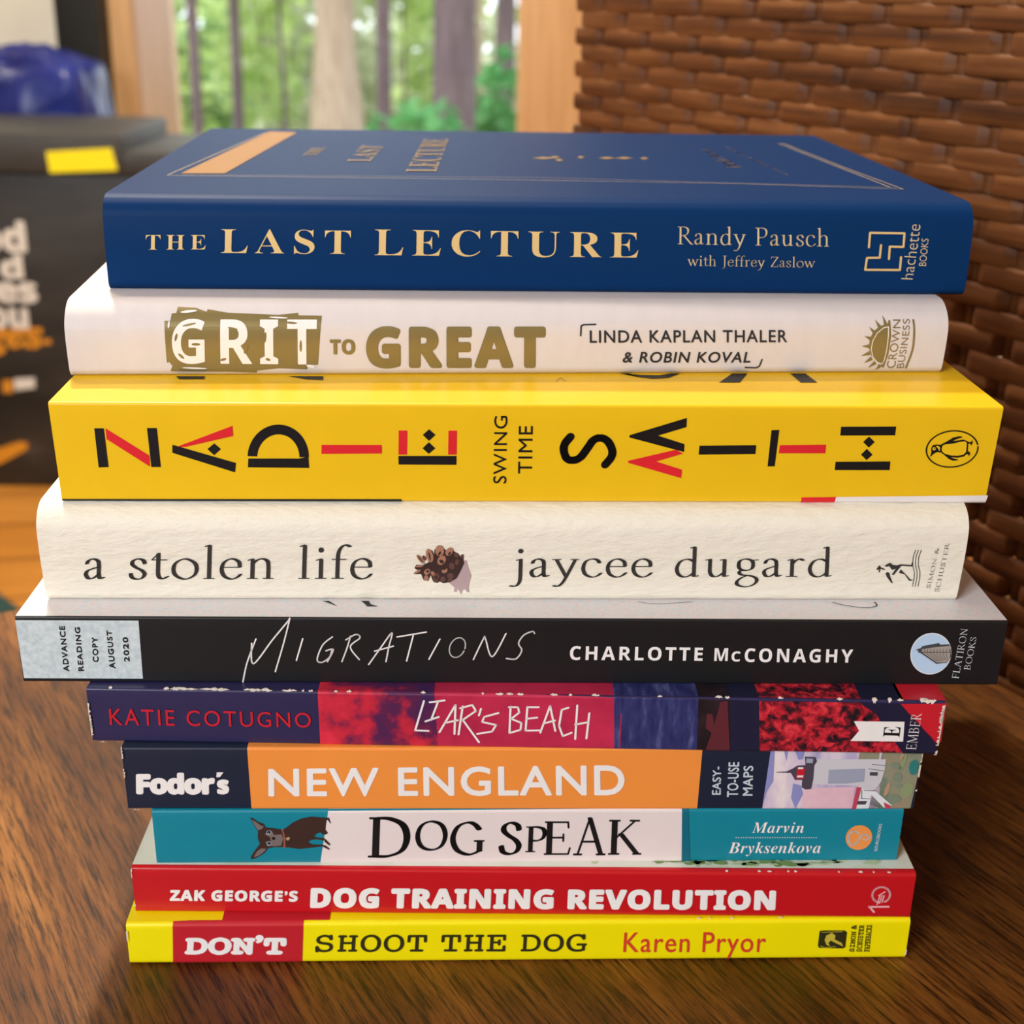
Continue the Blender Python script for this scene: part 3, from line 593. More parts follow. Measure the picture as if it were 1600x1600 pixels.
["stolen","pine_cone_picture","conelight",3,"P",[[84.41,9.58],[84.34,9.45],[84.1,9.32],[83.75,9.21],[83.36,9.15],[83.0,9.14],[82.75,9.19],[82.65,9.29],[82.73,9.42],[82.97,9.55],[83.32,9.66],[83.71,9.72],[84.07,9.73],[84.32,9.68]]],
["stolen","pine_cone_picture","conelight",3,"P",[[83.75,8.48],[83.73,8.31],[83.56,8.07],[83.27,7.81],[82.92,7.58],[82.57,7.42],[82.31,7.38],[82.18,7.45],[82.2,7.62],[82.38,7.86],[82.67,8.12],[83.02,8.35],[83.36,8.51],[83.62,8.55]]],
["stolen","pine_cone_picture","conemid",3,"P",[[92.07,11.67],[91.9,11.6],[91.69,11.66],[91.48,11.83],[91.31,12.08],[91.21,12.35],[91.21,12.61],[91.3,12.78],[91.46,12.85],[91.67,12.79],[91.89,12.62],[92.06,12.38],[92.16,12.1],[92.16,11.85]]],
["stolen","pine_cone_picture","conemid",3,"P",[[90.96,6.18],[90.95,5.97],[90.82,5.76],[90.6,5.57],[90.34,5.46],[90.07,5.44],[89.86,5.51],[89.75,5.67],[89.76,5.87],[89.89,6.09],[90.11,6.27],[90.38,6.38],[90.64,6.41],[90.85,6.33]]],
["stolen","pine_cone_picture","conemid",3,"P",[[93.29,11.94],[93.26,11.71],[93.17,11.53],[93.04,11.43],[92.91,11.43],[92.79,11.53],[92.71,11.71],[92.69,11.94],[92.73,12.17],[92.82,12.35],[92.94,12.45],[93.07,12.45],[93.19,12.35],[93.27,12.17]]],
["stolen","pine_cone_picture","conedark",4,"P",[[88.63,11.0],[88.89,10.72],[88.98,10.4],[88.85,10.17],[88.57,10.11],[88.23,10.24],[87.97,10.52],[87.88,10.83],[88.01,11.07],[88.29,11.13]]],
["stolen","pine_cone_picture","conedark",4,"P",[[85.64,8.12],[85.57,7.93],[85.4,7.81],[85.2,7.81],[85.04,7.93],[84.98,8.12],[85.05,8.31],[85.22,8.43],[85.43,8.43],[85.59,8.31]]],
["stolen","pine_cone_picture","conedark",4,"P",[[88.21,12.51],[88.01,12.24],[87.81,12.13],[87.68,12.22],[87.67,12.48],[87.78,12.8],[87.98,13.07],[88.19,13.18],[88.32,13.09],[88.33,12.83]]],
["stolen","pine_cone_picture","conedark",4,"P",[[85.92,11.97],[86.02,11.3],[86.03,10.87],[85.93,10.84],[85.78,11.23],[85.62,11.88],[85.53,12.55],[85.52,12.98],[85.61,13.01],[85.76,12.62]]],
["stolen","pine_cone_picture","conedark",4,"P",[[83.83,11.29],[84.14,10.83],[84.29,10.5],[84.23,10.44],[83.98,10.67],[83.63,11.09],[83.32,11.56],[83.17,11.88],[83.23,11.94],[83.48,11.72]]],
["stolen","pine_cone_picture","conedark",4,"P",[[89.49,8.9],[89.44,8.75],[89.24,8.59],[88.98,8.48],[88.74,8.46],[88.62,8.53],[88.68,8.68],[88.87,8.84],[89.14,8.96],[89.38,8.98]]],
["stolen","pine_cone_picture","conedark",4,"P",[[90.36,12.49],[90.15,12.29],[89.96,12.23],[89.85,12.33],[89.88,12.56],[90.02,12.83],[90.23,13.03],[90.43,13.09],[90.53,12.99],[90.51,12.76]]],
["stolen","pine_cone_picture","conedark",4,"P",[[87.47,6.65],[87.41,6.43],[87.28,6.29],[87.13,6.29],[87.01,6.42],[86.96,6.65],[87.02,6.88],[87.15,7.02],[87.31,7.02],[87.43,6.88]]],
["stolen","publisher_emblem","charcoal",2,"S",[[194.89,13.69],[194.58,12.06],[194.74,9.93],[195.34,8.29],[195.59,6.64],[195.57,4.31]],0.155,1],
["stolen","publisher_emblem","charcoal",2,"S",[[195.51,13.69],[195.2,12.06],[195.37,9.93],[195.97,8.29],[196.22,6.64],[196.19,4.31]],0.155,1],
["stolen","publisher_emblem","charcoal",2,"S",[[196.16,13.69],[195.85,12.06],[196.02,9.94],[196.62,8.29],[196.87,6.64],[196.85,4.32]],0.155,1],
["stolen","publisher_emblem","charcoal",2,"P",[[188.25,9.67],[189.48,10.5],[190.24,9.92],[191.22,9.84],[192.02,10.09],[194.4,9.93],[194.52,10.75],[194.77,10.59],[194.82,9.6],[194.44,9.52],[192.21,9.68],[190.79,7.29],[190.35,7.45],[191.03,8.94],[190.23,8.61],[189.44,9.59],[188.9,9.43]]],
["stolen","publisher_emblem","charcoal",2,"P",[[188.86,7.69],[189.17,8.11],[189.75,7.86],[189.97,7.12],[190.94,5.13],[190.58,5.21],[189.3,6.78]]],
["stolen","publisher_emblem","charcoal",2,"P",[[191.91,7.87],[192.16,8.78],[193.4,7.62],[194.81,6.14],[195.58,6.06],[194.85,5.72],[194.41,5.97],[193.28,7.46]]],
["stolen","publisher_emblem","charcoal",2,"P",[[186.6,8.76],[187.12,9.83],[187.66,9.26],[188.31,9.01],[188.69,8.77],[188.36,8.6],[187.56,8.93],[187.52,7.94],[187.23,8.02],[187.23,8.76],[186.89,8.6]]],
["stolen","publisher_lettering","charcoal",2,"T","SIMON &","pen",[[199.25,14.1],[200.14,14.1],[199.81,3.83],[198.83,3.82]],-0.035,1,1.3],
["stolen","publisher_lettering","charcoal",2,"T","SCHUSTER","pen",[[201.36,15.4],[202.36,15.32],[201.95,2.83],[200.89,2.91]],-0.035,1,1.3],
["migr","silver_panel","silver",1,"P",[[0.01,15.51],[26.83,15.52],[26.55,0.97],[0.22,1.02]]],
["migr","notice_lettering","black",2,"T","ADVANCE","sans",[[9.4,14.13],[10.63,14.14],[10.49,2.79],[9.16,2.78]],0.03,1,1.2],
["migr","notice_lettering","black",2,"T","READING","sans",[[12.75,13.88],[13.91,13.88],[13.69,2.9],[12.45,2.89]],0.03,1,1.2],
["migr","notice_lettering","black",2,"T","COPY","sans",[[16.25,11.41],[17.49,11.42],[17.2,5.17],[15.88,5.16]],0.03,1,1.2],
["migr","notice_lettering","black",2,"T","AUGUST","sans",[[19.6,13.11],[20.75,13.12],[20.76,3.56],[19.36,3.56]],0.03,1,1.2],
["migr","notice_lettering","black",2,"T","2020","sans",[[22.96,11.44],[24.19,11.45],[24.03,5.29],[22.79,5.28]],0.03,1,1.2],
["migr","title_lettering","bookwhite",2,"S",[[48.76,0.19],[49.98,5.15],[52.27,11.12]],0.34,1],
["migr","title_lettering","bookwhite",2,"S",[[51.27,10.06],[51.35,4.88],[55.93,10.96],[59.94,16.09]],0.34,1],
["migr","title_lettering","bookwhite",2,"S",[[59.94,16.09],[58.32,10.09],[56.14,2.93]],0.34,1],
["migr","title_lettering","bookwhite",2,"S",[[62.6,11.26],[60.96,5.82]],0.34,1],
["migr","title_lettering","bookwhite",2,"S",[[69.12,11.72],[66.94,9.68],[65.58,6.11],[66.53,5.32],[68.3,6.57],[68.94,8.54]],0.34,1],
["migr","title_lettering","bookwhite",2,"S",[[67.63,8.26],[69.25,8.54],[67.85,5.5]],0.34,1],
["migr","title_lettering","bookwhite",2,"S",[[73.17,11.92],[72.25,8.82],[71.07,5.52]],0.34,1],
["migr","title_lettering","bookwhite",2,"S",[[72.14,11.03],[74.34,12.36],[75.21,11.49],[73.04,9.26],[74.94,6.07]],0.34,1],
["migr","title_lettering","bookwhite",2,"S",[[77.02,4.83],[79.91,9.29],[82.35,12.84],[81.59,9.3],[80.89,5.56]],0.34,1],
["migr","title_lettering","bookwhite",2,"S",[[78.41,8.22],[82.59,9.48]],0.34,1],
["migr","title_lettering","bookwhite",2,"S",[[83.45,11.78],[89.95,13.04]],0.34,1],
["migr","title_lettering","bookwhite",2,"S",[[87.13,12.59],[85.49,5.76]],0.34,1],
["migr","title_lettering","bookwhite",2,"S",[[92.93,11.3],[90.48,6.23]],0.34,1],
["migr","title_lettering","bookwhite",2,"S",[[100.4,6.19],[102.57,11.34],[103.03,11.51],[104.6,6.92],[107.6,12.76]],0.34,1],
["migr","title_lettering","bookwhite",2,"S",[[113.95,12.79],[113.43,13.31],[111.52,12.34],[110.44,10.31],[111.17,8.55],[109.92,6.41],[107.79,6.49]],0.34,1],
["migr","title_lettering","bookwhite",2,"S",[[98.31,8.38],[97.8,7.52],[97.13,6.94],[96.41,6.72],[95.75,6.89],[95.27,7.44],[95.04,8.27],[95.09,9.24],[95.42,10.21],[95.98,11.01],[96.66,11.52],[97.38,11.65],[98.0,11.39],[98.44,10.78],[98.61,9.91],[98.5,8.93]],0.284,1],
["migr","author_lettering","bookwhite",2,"T","CHARLOTTE","sbold",[[121.97,9.74],[151.75,9.47],[151.84,6.07],[121.96,6.17]],0.004,0,1.25],
["migr","author_lettering","bookwhite",2,"T","M","sbold",[[154.37,9.32],[157.41,9.34],[157.51,6.1],[154.47,6.08]],0.004,0,1],
["migr","author_lettering","bookwhite",2,"T","C","sbold",[[158.26,8.53],[160.26,8.54],[160.35,5.95],[158.35,5.94]],0.006,0,1],
["migr","author_lettering","bookwhite",2,"T","CONAGHY","sbold",[[161.2,9.35],[185.62,9.14],[185.83,5.75],[161.33,5.79]],0.004,0,1.25],
["migr","publisher_emblem","silverwhite",1,"P",[[208.02,8.12],[208.04,7.29],[207.93,6.48],[207.71,5.71],[207.39,5.0],[206.96,4.36],[206.45,3.82],[205.86,3.38],[205.2,3.05],[204.5,2.85],[203.78,2.78],[203.04,2.84],[202.31,3.04],[201.6,3.35],[200.94,3.79],[200.34,4.33],[199.82,4.96],[199.38,5.67],[199.04,6.44],[198.81,7.25],[198.69,8.08],[198.69,8.9],[198.8,9.71],[199.02,10.48],[199.35,11.18],[199.78,11.81],[200.3,12.35],[200.89,12.78],[201.54,13.1],[202.23,13.29],[202.95,13.36],[203.68,13.3],[204.41,13.11],[205.1,12.8],[205.76,12.37],[206.36,11.84],[206.88,11.21],[207.32,10.51],[207.66,9.75],[207.9,8.95]]],
["migr","publisher_emblem","sky",2,"P",[[207.81,8.12],[207.82,7.33],[207.72,6.56],[207.52,5.82],[207.21,5.15],[206.8,4.54],[206.31,4.02],[205.74,3.6],[205.12,3.29],[204.45,3.1],[203.76,3.03],[203.05,3.09],[202.35,3.28],[201.68,3.58],[201.05,3.99],[200.48,4.51],[199.98,5.11],[199.56,5.79],[199.24,6.52],[199.02,7.29],[198.9,8.08],[198.9,8.87],[199.01,9.64],[199.22,10.36],[199.53,11.04],[199.94,11.64],[200.44,12.15],[201.0,12.56],[201.62,12.86],[202.28,13.05],[202.97,13.11],[203.67,13.06],[204.36,12.88],[205.03,12.58],[205.65,12.17],[206.22,11.66],[206.72,11.07],[207.14,10.4],[207.47,9.67],[207.69,8.91]]],
["migr","publisher_emblem","slate",3,"P",[[199.65,9.09],[200.76,9.57],[201.16,10.09],[204.77,10.89],[205.1,10.48],[207.16,10.57],[207.77,9.09],[207.98,7.44],[207.66,6.61],[207.2,5.82],[206.32,5.77],[204.93,5.52],[201.03,8.23],[200.4,8.44],[200.28,8.95]]],
["migr","publisher_emblem","stone",4,"P",[[201.13,9.31],[203.2,9.73],[207.36,10.22],[207.7,8.68],[201.18,8.65]]],
["migr","publisher_emblem","stone",4,"P",[[201.37,8.44],[207.72,8.47],[207.64,6.82],[207.09,5.98],[204.9,5.93]]],
["migr","publisher_emblem","slate",5,"S",[[201.65,9.37],[201.81,8.61]],0.128,0],
["migr","publisher_emblem","slate",5,"S",[[202.35,9.37],[202.51,8.61]],0.128,0],
["migr","publisher_emblem","slate",5,"S",[[203.05,9.38],[203.22,8.61]],0.128,0],
["migr","publisher_emblem","slate",5,"S",[[203.75,9.38],[203.92,8.62]],0.128,0],
["migr","publisher_emblem","slate",5,"S",[[204.45,9.38],[204.62,8.62]],0.128,0],
["migr","publisher_emblem","slate",5,"S",[[205.15,9.39],[205.32,8.62]],0.128,0],
["migr","publisher_emblem","slate",5,"S",[[205.85,9.39],[206.02,8.63]],0.128,0],
["migr","publisher_emblem","slate",5,"S",[[206.55,9.39],[206.72,8.63]],0.128,0],
["migr","publisher_emblem","slate",5,"S",[[207.25,9.4],[207.42,8.63]],0.128,0],
["migr","publisher_emblem","slate",5,"S",[[202.25,8.36],[204.88,6.18]],0.113,0],
["migr","publisher_emblem","slate",5,"S",[[202.99,8.37],[205.26,6.27]],0.113,0],
["migr","publisher_emblem","slate",5,"S",[[203.73,8.37],[205.64,6.35]],0.113,0],
["migr","publisher_emblem","slate",5,"S",[[204.46,8.37],[206.02,6.44]],0.113,0],
["migr","publisher_emblem","slate",5,"S",[[205.2,8.38],[206.4,6.52]],0.113,0],
["migr","publisher_emblem","slate",5,"S",[[205.93,8.38],[206.78,6.6]],0.113,0],
["migr","publisher_emblem","slate",5,"S",[[206.67,8.38],[207.16,6.69]],0.113,0],
["migr","publisher_lettering","silverwhite",2,"T","FLATIRON","pen",[[209.27,14.53],[210.88,14.43],[210.56,1.73],[208.92,1.93]],-0.025,1,1.05],
["migr","publisher_lettering","silverwhite",2,"T","BOOKS","pen",[[211.72,12.39],[213.12,12.3],[212.89,3.93],[211.35,4.13]],-0.025,1,1.05],
["migr","cover_picture","black",1,"P",[[66.22,25.14],[67.61,25.15],[69.97,22.21]]],
["migr","cover_picture","black",1,"P",[[74.9,25.24],[76.63,25.26],[77.1,23.61],[78.92,22.31],[76.51,22.28],[75.69,23.92]]],
["migr","cover_picture","slate",2,"S",[[137.7,25.37],[142.07,24.35],[150.09,25.51]],0.17,1],
["migr","cover_picture","slate",2,"S",[[182.48,25.54],[185.44,23.79],[189.31,22.78],[192.08,23.87],[192.16,25.83]],0.284,1],
["liars","cover_picture","redcloud",1,"P",[[51.38,14.28],[77.25,14.23],[78.01,0.0],[51.38,-0.02]]],
["liars","cover_picture","redcloud",1,"P",[[51.38,13.981450739163186],[77.25,13.981450739163186],[77.25,30.001450739163186],[51.38,30.001450739163186]]],
["liars","cover_picture","crimson",1,"P",[[77.25,14.23],[117.17,13.72],[117.86,0.07],[78.01,0.0]]],
["liars","cover_picture","crimson",1,"P",[[77.25,13.981450739163186],[117.17,13.981450739163186],[117.17,30.001450739163186],[77.25,30.001450739163186]]],
["liars","cover_picture","waterblue",1,"P",[[117.17,13.72],[135.91,13.7],[136.53,-0.05],[117.86,0.07]]],
["liars","cover_picture","waterblue",1,"P",[[117.17,13.981450739163186],[135.91,13.981450739163186],[135.91,30.001450739163186],[117.17,30.001450739163186]]],
["liars","cover_picture","rockdark",1,"P",[[135.91,13.7],[142.99,13.53],[144.15,0.01],[136.53,-0.05]]],
["liars","cover_picture","rockdark",1,"P",[[135.91,13.981450739163186],[142.99,13.981450739163186],[142.99,30.001450739163186],[135.91,30.001450739163186]]],
["liars","cover_picture","rockred",2,"P",[[138.05,9.92],[139.3,9.94],[139.94,6.87],[140.85,13.03],[142.38,13.44],[144.02,0.09],[138.44,-0.02],[139.51,4.93],[138.13,6.06]]],
["liars","cover_picture","nightblue",1,"P",[[142.99,13.53],[149.45,13.42],[150.8,-0.26],[144.15,0.01]]],
["liars","cover_picture","nightblue",1,"P",[[142.99,13.981450739163186],[149.45,13.981450739163186],[149.45,30.001450739163186],[142.99,30.001450739163186]]],
["liars","cover_picture","redleaves",1,"P",[[149.45,13.42],[172.13,13.47],[177.25,0.08],[150.8,-0.26]]],
["liars","cover_picture","redleaves",1,"P",[[149.45,13.981450739163186],[172.13,13.981450739163186],[172.13,30.001450739163186],[149.45,30.001450739163186]]],
["liars","cover_picture","redleaves",1,"P",[[171.48,13.61],[175.69,10.63],[183.6,0.2],[176.61,0.07]]],
["liars","cover_picture","nightblue",1,"P",[[172.13,13.47],[181.58,13.19],[181.61,13.04],[172.17,13.17]]],
["liars","cover_picture","nightblue",1,"P",[[172.13,13.981450739163186],[181.58,13.981450739163186],[181.58,30.001450739163186],[172.13,30.001450739163186]]],
["liars","cover_picture","nightblue",2,"P",[[171.8,13.54],[180.95,13.26],[190.84,2.77],[190.52,0.02],[183.31,0.04],[175.69,10.63]]],
["liars","cover_picture","brightred",1,"P",[[180.95,13.26],[191.08,13.53],[191.1,13.37],[180.98,13.03]]],
["liars","cover_picture","brightred",1,"P",[[180.95,13.981450739163186],[191.08,13.981450739163186],[191.08,30.001450739163186],[180.95,30.001450739163186]]],
["liars","cover_picture","brightred",2,"P",[[180.81,13.33],[191.14,13.53],[191.34,3.56],[190.52,2.77]]],
["liars","cover_picture","brightred",2,"S",[[118.94,9.55],[119.1,0.41]],0.171,0],
["liars","author_lettering","brightred",3,"T","KATIE COTUGNO","sans",[[4.62,8.95],[49.59,8.62],[49.58,4.67],[4.38,4.53]],0,0,1.2],
["liars","title_lettering","bookwhite",3,"S",[[74.94,12.16],[72.89,4.39],[75.87,4.29]],0.47,0],
["liars","title_lettering","bookwhite",3,"S",[[76.23,11.87],[79.54,12.41]],0.47,0],
["liars","title_lettering","bookwhite",3,"S",[[78.08,12.06],[76.49,7.24]],0.47,0],
["liars","title_lettering","bookwhite",3,"S",[[75.22,6.82],[78.21,8.06]],0.47,0],
["liars","title_lettering","bookwhite",3,"S",[[78.34,4.01],[81.96,11.28],[81.72,3.6]],0.47,0],
["liars","title_lettering","bookwhite",3,"S",[[79.55,6.5],[82.49,7.27]],0.47,0],
["liars","title_lettering","bookwhite",3,"S",[[83.57,10.92],[82.63,3.46]],0.47,0],
["liars","title_lettering","bookwhite",3,"S",[[83.02,10.43],[85.68,11.35],[86.51,9.79],[83.58,7.37],[87.25,1.46]],0.47,0],
["liars","title_lettering","bookwhite",3,"S",[[87.64,10.36],[87.2,8.62]],0.47,0],
["liars","title_lettering","bookwhite",3,"S",[[91.55,9.34],[88.38,8.25],[87.92,6.9],[91.06,6.16],[90.17,4.4],[86.83,3.7]],0.47,0],
["liars","title_lettering","bookwhite",3,"S",[[94.23,11.07],[94.09,4.07]],0.47,0],
["liars","title_lettering","bookwhite",3,"S",[[93.87,10.92],[95.87,10.95],[96.19,9.51],[94.4,7.86],[96.71,6.83],[96.56,4.97],[94.09,4.07]],0.47,0],
["liars","title_lettering","bookwhite",3,"S",[[97.98,11.07],[97.7,4.84]],0.47,0],
["liars","title_lettering","bookwhite",3,"S",[[97.99,10.99],[100.49,11.04]],0.47,0],
["liars","title_lettering","bookwhite",3,"S",[[97.84,7.93],[100.21,8.28]],0.47,0],
["liars","title_lettering","bookwhite",3,"S",[[97.7,4.76],[100.97,4.9]],0.47,0],
["liars","title_lettering","bookwhite",3,"S",[[101.01,4.28],[103.03,11.39],[104.38,4.81]],0.47,0],
["liars","title_lettering","bookwhite",3,"S",[[101.74,6.77],[104.2,7.58]],0.47,0],
["liars","title_lettering","bookwhite",3,"S",[[107.12,11.01],[105.65,10.45],[105.17,6.21],[106.1,3.44],[108.06,4.41]],0.47,0],
["liars","title_lettering","bookwhite",3,"S",[[109.07,11.66],[108.93,2.72]],0.47,0],
["liars","title_lettering","bookwhite",3,"S",[[111.84,9.65],[111.44,2.92]],0.47,0],
["liars","title_lettering","bookwhite",3,"S",[[108.79,6.59],[111.64,7.26]],0.47,0],
["liars","publisher_emblem","bookwhite",3,"P",[[171.06,8.62],[182.41,8.68],[182.79,3.4],[170.92,3.34],[172.56,6.09]]],
["liars","publisher_emblem","black",4,"T","E","serif",[[178.05,7.44],[181.73,7.35],[181.79,4.56],[178.09,4.64]],0,1,1],
["liars","publisher_lettering","bookwhite",4,"T","EMBER","pen",[[183.67,11.09],[185.96,10.98],[185.97,1.35],[183.68,1.38]],-0.01,1,1],
["liars","edge_wear","wornpaper",6,"P",[[25.07,13.88],[25.91,13.93],[26.76,13.96],[27.61,13.93],[28.46,14.04],[29.31,13.9],[30.16,13.92],[31.0,13.91],[31.85,13.88],[31.85,13.86],[31.0,13.81],[30.16,13.75],[29.31,13.82],[28.46,13.76],[27.61,13.84],[26.76,13.81],[25.91,13.85],[25.07,13.86]]],
["liars","edge_wear","wornpaper",6,"P",[[43.47,13.88],[43.88,13.94],[44.3,13.91],[44.72,13.91],[45.14,13.99],[45.55,13.92],[45.97,13.97],[46.39,13.91],[46.8,13.88],[46.8,13.86],[46.39,13.83],[45.97,13.84],[45.55,13.82],[45.14,13.77],[44.72,13.78],[44.3,13.78],[43.88,13.83],[43.47,13.86]]],
["liars","edge_wear","wornpaper",6,"P",[[28.58,13.88],[28.96,13.9],[29.35,13.93],[29.73,13.96],[30.12,14.0],[30.5,13.93],[30.89,13.95],[31.27,13.92],[31.66,13.88],[31.66,13.86],[31.27,13.82],[30.89,13.83],[30.5,13.78],[30.12,13.82],[29.73,13.72],[29.35,13.8],[28.96,13.81],[28.58,13.86]]],
["liars","edge_wear","wornpaper",6,"P",[[18.54,13.88],[19.34,13.92],[20.14,13.98],[20.94,14.01],[21.73,13.98],[22.53,13.91],[23.33,13.95],[24.13,13.9],[24.92,13.88],[24.92,13.86],[24.13,13.83],[23.33,13.79],[22.53,13.83],[21.73,13.77],[20.94,13.83],[20.14,13.79],[19.34,13.83],[18.54,13.86]]],
["liars","edge_wear","wornpaper",6,"P",[[5.03,13.88],[5.13,13.92],[5.23,13.95],[5.34,14.01],[5.44,13.97],[5.54,14.0],[5.64,13.95],[5.74,13.94],[5.85,13.88],[5.85,13.86],[5.74,13.83],[5.64,13.76],[5.54,13.8],[5.44,13.81],[5.34,13.78],[5.23,13.81],[5.13,13.82],[5.03,13.86]]],
["liars","edge_wear","wornpaper",6,"P",[[18.89,13.88],[19.17,13.94],[19.44,13.99],[19.72,13.98],[19.99,13.91],[20.27,13.99],[20.54,13.96],[20.81,13.93],[21.09,13.88],[21.09,13.86],[20.81,13.82],[20.54,13.84],[20.27,13.74],[19.99,13.73],[19.72,13.79],[19.44,13.75],[19.17,13.84],[18.89,13.86]]],
["liars","edge_wear","wornpaper",6,"P",[[34.95,13.88],[35.39,13.94],[35.83,13.99],[36.27,13.91],[36.71,13.9],[37.15,13.97],[37.59,13.9],[38.03,13.92],[38.47,13.88],[38.47,13.86],[38.03,13.83],[37.59,13.82],[37.15,13.72],[36.71,13.74],[36.27,13.84],[35.83,13.84],[35.39,13.82],[34.95,13.86]]],
["liars","edge_wear","wornpaper",6,"P",[[35.8,13.88],[36.19,13.94],[36.59,13.97],[36.98,13.97],[37.37,13.93],[37.77,13.95],[38.16,13.97],[38.55,13.94],[38.95,13.88],[38.95,13.86],[38.55,13.81],[38.16,13.76],[37.77,13.83],[37.37,13.73],[36.98,13.74],[36.59,13.78],[36.19,13.84],[35.8,13.86]]],
["liars","edge_wear","wornpaper",6,"P",[[38.5,13.88],[38.86,13.91],[39.22,13.99],[39.58,14.02],[39.94,14.04],[40.3,14.0],[40.66,13.9],[41.02,13.89],[41.38,13.88],[41.38,13.86],[41.02,13.81],[40.66,13.78],[40.3,13.72],[39.94,13.82],[39.58,13.81],[39.22,13.81],[38.86,13.84],[38.5,13.86]]],
["liars","edge_wear","wornpaper",6,"P",[[17.19,13.88],[17.35,13.92],[17.51,13.99],[17.67,13.96],[17.83,13.99],[17.99,13.98],[18.14,13.99],[18.3,13.93],[18.46,13.88],[18.46,13.86],[18.3,13.81],[18.14,13.83],[17.99,13.79],[17.83,13.74],[17.67,13.8],[17.51,13.76],[17.35,13.81],[17.19,13.86]]],
["liars","edge_wear","wornpaper",6,"P",[[55.02,13.88],[55.12,13.9],[55.23,13.93],[55.34,13.93],[55.44,13.92],[55.55,13.95],[55.65,13.91],[55.76,13.91],[55.87,13.88],[55.87,13.86],[55.76,13.81],[55.65,13.82],[55.55,13.75],[55.44,13.84],[55.34,13.79],[55.23,13.8],[55.12,13.81],[55.02,13.86]]],
["liars","edge_wear","wornpaper",6,"P",[[153.53,13.88],[153.69,13.92],[153.84,13.97],[154.0,14.0],[154.16,13.95],[154.32,13.97],[154.48,13.91],[154.64,13.91],[154.79,13.88],[154.79,13.86],[154.64,13.84],[154.48,13.84],[154.32,13.82],[154.16,13.83],[154.0,13.82],[153.84,13.82],[153.69,13.85],[153.53,13.86]]],
["liars","edge_wear","wornpaper",6,"P",[[126.76,13.88],[126.9,13.89],[127.04,13.9],[127.18,13.92],[127.31,14.01],[127.45,13.91],[127.59,13.93],[127.73,13.93],[127.87,13.88],[127.87,13.86],[127.73,13.82],[127.59,13.82],[127.45,13.83],[127.31,13.8],[127.18,13.78],[127.04,13.84],[126.9,13.83],[126.76,13.86]]],
["liars","edge_wear","wornpaper",6,"P",[[107.07,13.88],[107.17,13.89],[107.28,13.94],[107.38,13.95],[107.49,13.99],[107.6,13.92],[107.7,13.93],[107.81,13.92],[107.91,13.88],[107.91,13.86],[107.81,13.82],[107.7,13.83],[107.6,13.81],[107.49,13.78],[107.38,13.8],[107.28,13.78],[107.17,13.82],[107.07,13.86]]],
["liars","edge_wear","wornpaper",6,"P",[[74.2,13.88],[74.35,13.91],[74.49,13.93],[74.63,13.97],[74.77,14.0],[74.92,13.98],[75.06,13.91],[75.2,13.93],[75.34,13.88],[75.34,13.86],[75.2,13.82],[75.06,13.81],[74.92,13.79],[74.77,13.78],[74.63,13.83],[74.49,13.82],[74.35,13.84],[74.2,13.86]]],
["liars","edge_wear","wornpaper",6,"P",[[93.25,13.88],[93.44,13.93],[93.64,13.96],[93.84,13.93],[94.04,13.95],[94.24,13.96],[94.43,13.9],[94.63,13.92],[94.83,13.88],[94.83,13.86],[94.63,13.82],[94.43,13.81],[94.24,13.84],[94.04,13.78],[93.84,13.77],[93.64,13.84],[93.44,13.83],[93.25,13.86]]],
["liars","edge_wear","wornpaper",6,"P",[[57.77,13.88],[57.91,13.93],[58.06,13.92],[58.2,13.91],[58.34,13.99],[58.49,14.0],[58.63,13.93],[58.78,13.93],[58.92,13.88],[58.92,13.86],[58.78,13.82],[58.63,13.83],[58.49,13.76],[58.34,13.8],[58.2,13.81],[58.06,13.8],[57.91,13.82],[57.77,13.86]]],
["liars","edge_wear","wornpaper",6,"P",[[87.74,13.88],[87.82,13.92],[87.89,13.97],[87.97,13.96],[88.05,13.93],[88.12,13.97],[88.2,13.91],[88.28,13.89],[88.36,13.88],[88.36,13.86],[88.28,13.83],[88.2,13.84],[88.12,13.79],[88.05,13.77],[87.97,13.74],[87.89,13.85],[87.82,13.83],[87.74,13.86]]],
["liars","edge_wear","wornpaper",6,"P",[[166.58,13.88],[166.76,13.91],[166.94,13.93],[167.12,13.98],[167.3,14.0],[167.48,13.93],[167.66,13.95],[167.84,13.92],[168.02,13.88],[168.02,13.86],[167.84,13.82],[167.66,13.81],[167.48,13.78],[167.3,13.74],[167.12,13.78],[166.94,13.8],[166.76,13.84],[166.58,13.86]]],
["liars","edge_wear","wornpaper",6,"P",[[90.83,13.88],[91.06,13.92],[91.29,13.92],[91.51,13.91],[91.74,13.93],[91.96,13.97],[92.19,13.93],[92.42,13.91],[92.64,13.88],[92.64,13.86],[92.42,13.81],[92.19,13.78],[91.96,13.75],[91.74,13.77],[91.51,13.76],[91.29,13.79],[91.06,13.81],[90.83,13.86]]],
["liars","edge_wear","wornpaper",6,"P",[[49.37,13.88],[49.5,13.93],[49.62,13.93],[49.74,13.91],[49.87,13.91],[49.99,13.95],[50.11,13.95],[50.24,13.92],[50.36,13.88],[50.36,13.86],[50.24,13.82],[50.11,13.83],[49.99,13.81],[49.87,13.83],[49.74,13.77],[49.62,13.81],[49.5,13.84],[49.37,13.86]]],
["liars","edge_wear","wornpaper",6,"P",[[102.95,13.88],[103.17,13.9],[103.39,13.95],[103.61,13.97],[103.83,13.92],[104.05,13.92],[104.27,13.96],[104.5,13.89],[104.72,13.88],[104.72,13.86],[104.5,13.81],[104.27,13.78],[104.05,13.82],[103.83,13.75],[103.61,13.77],[103.39,13.84],[103.17,13.84],[102.95,13.86]]],
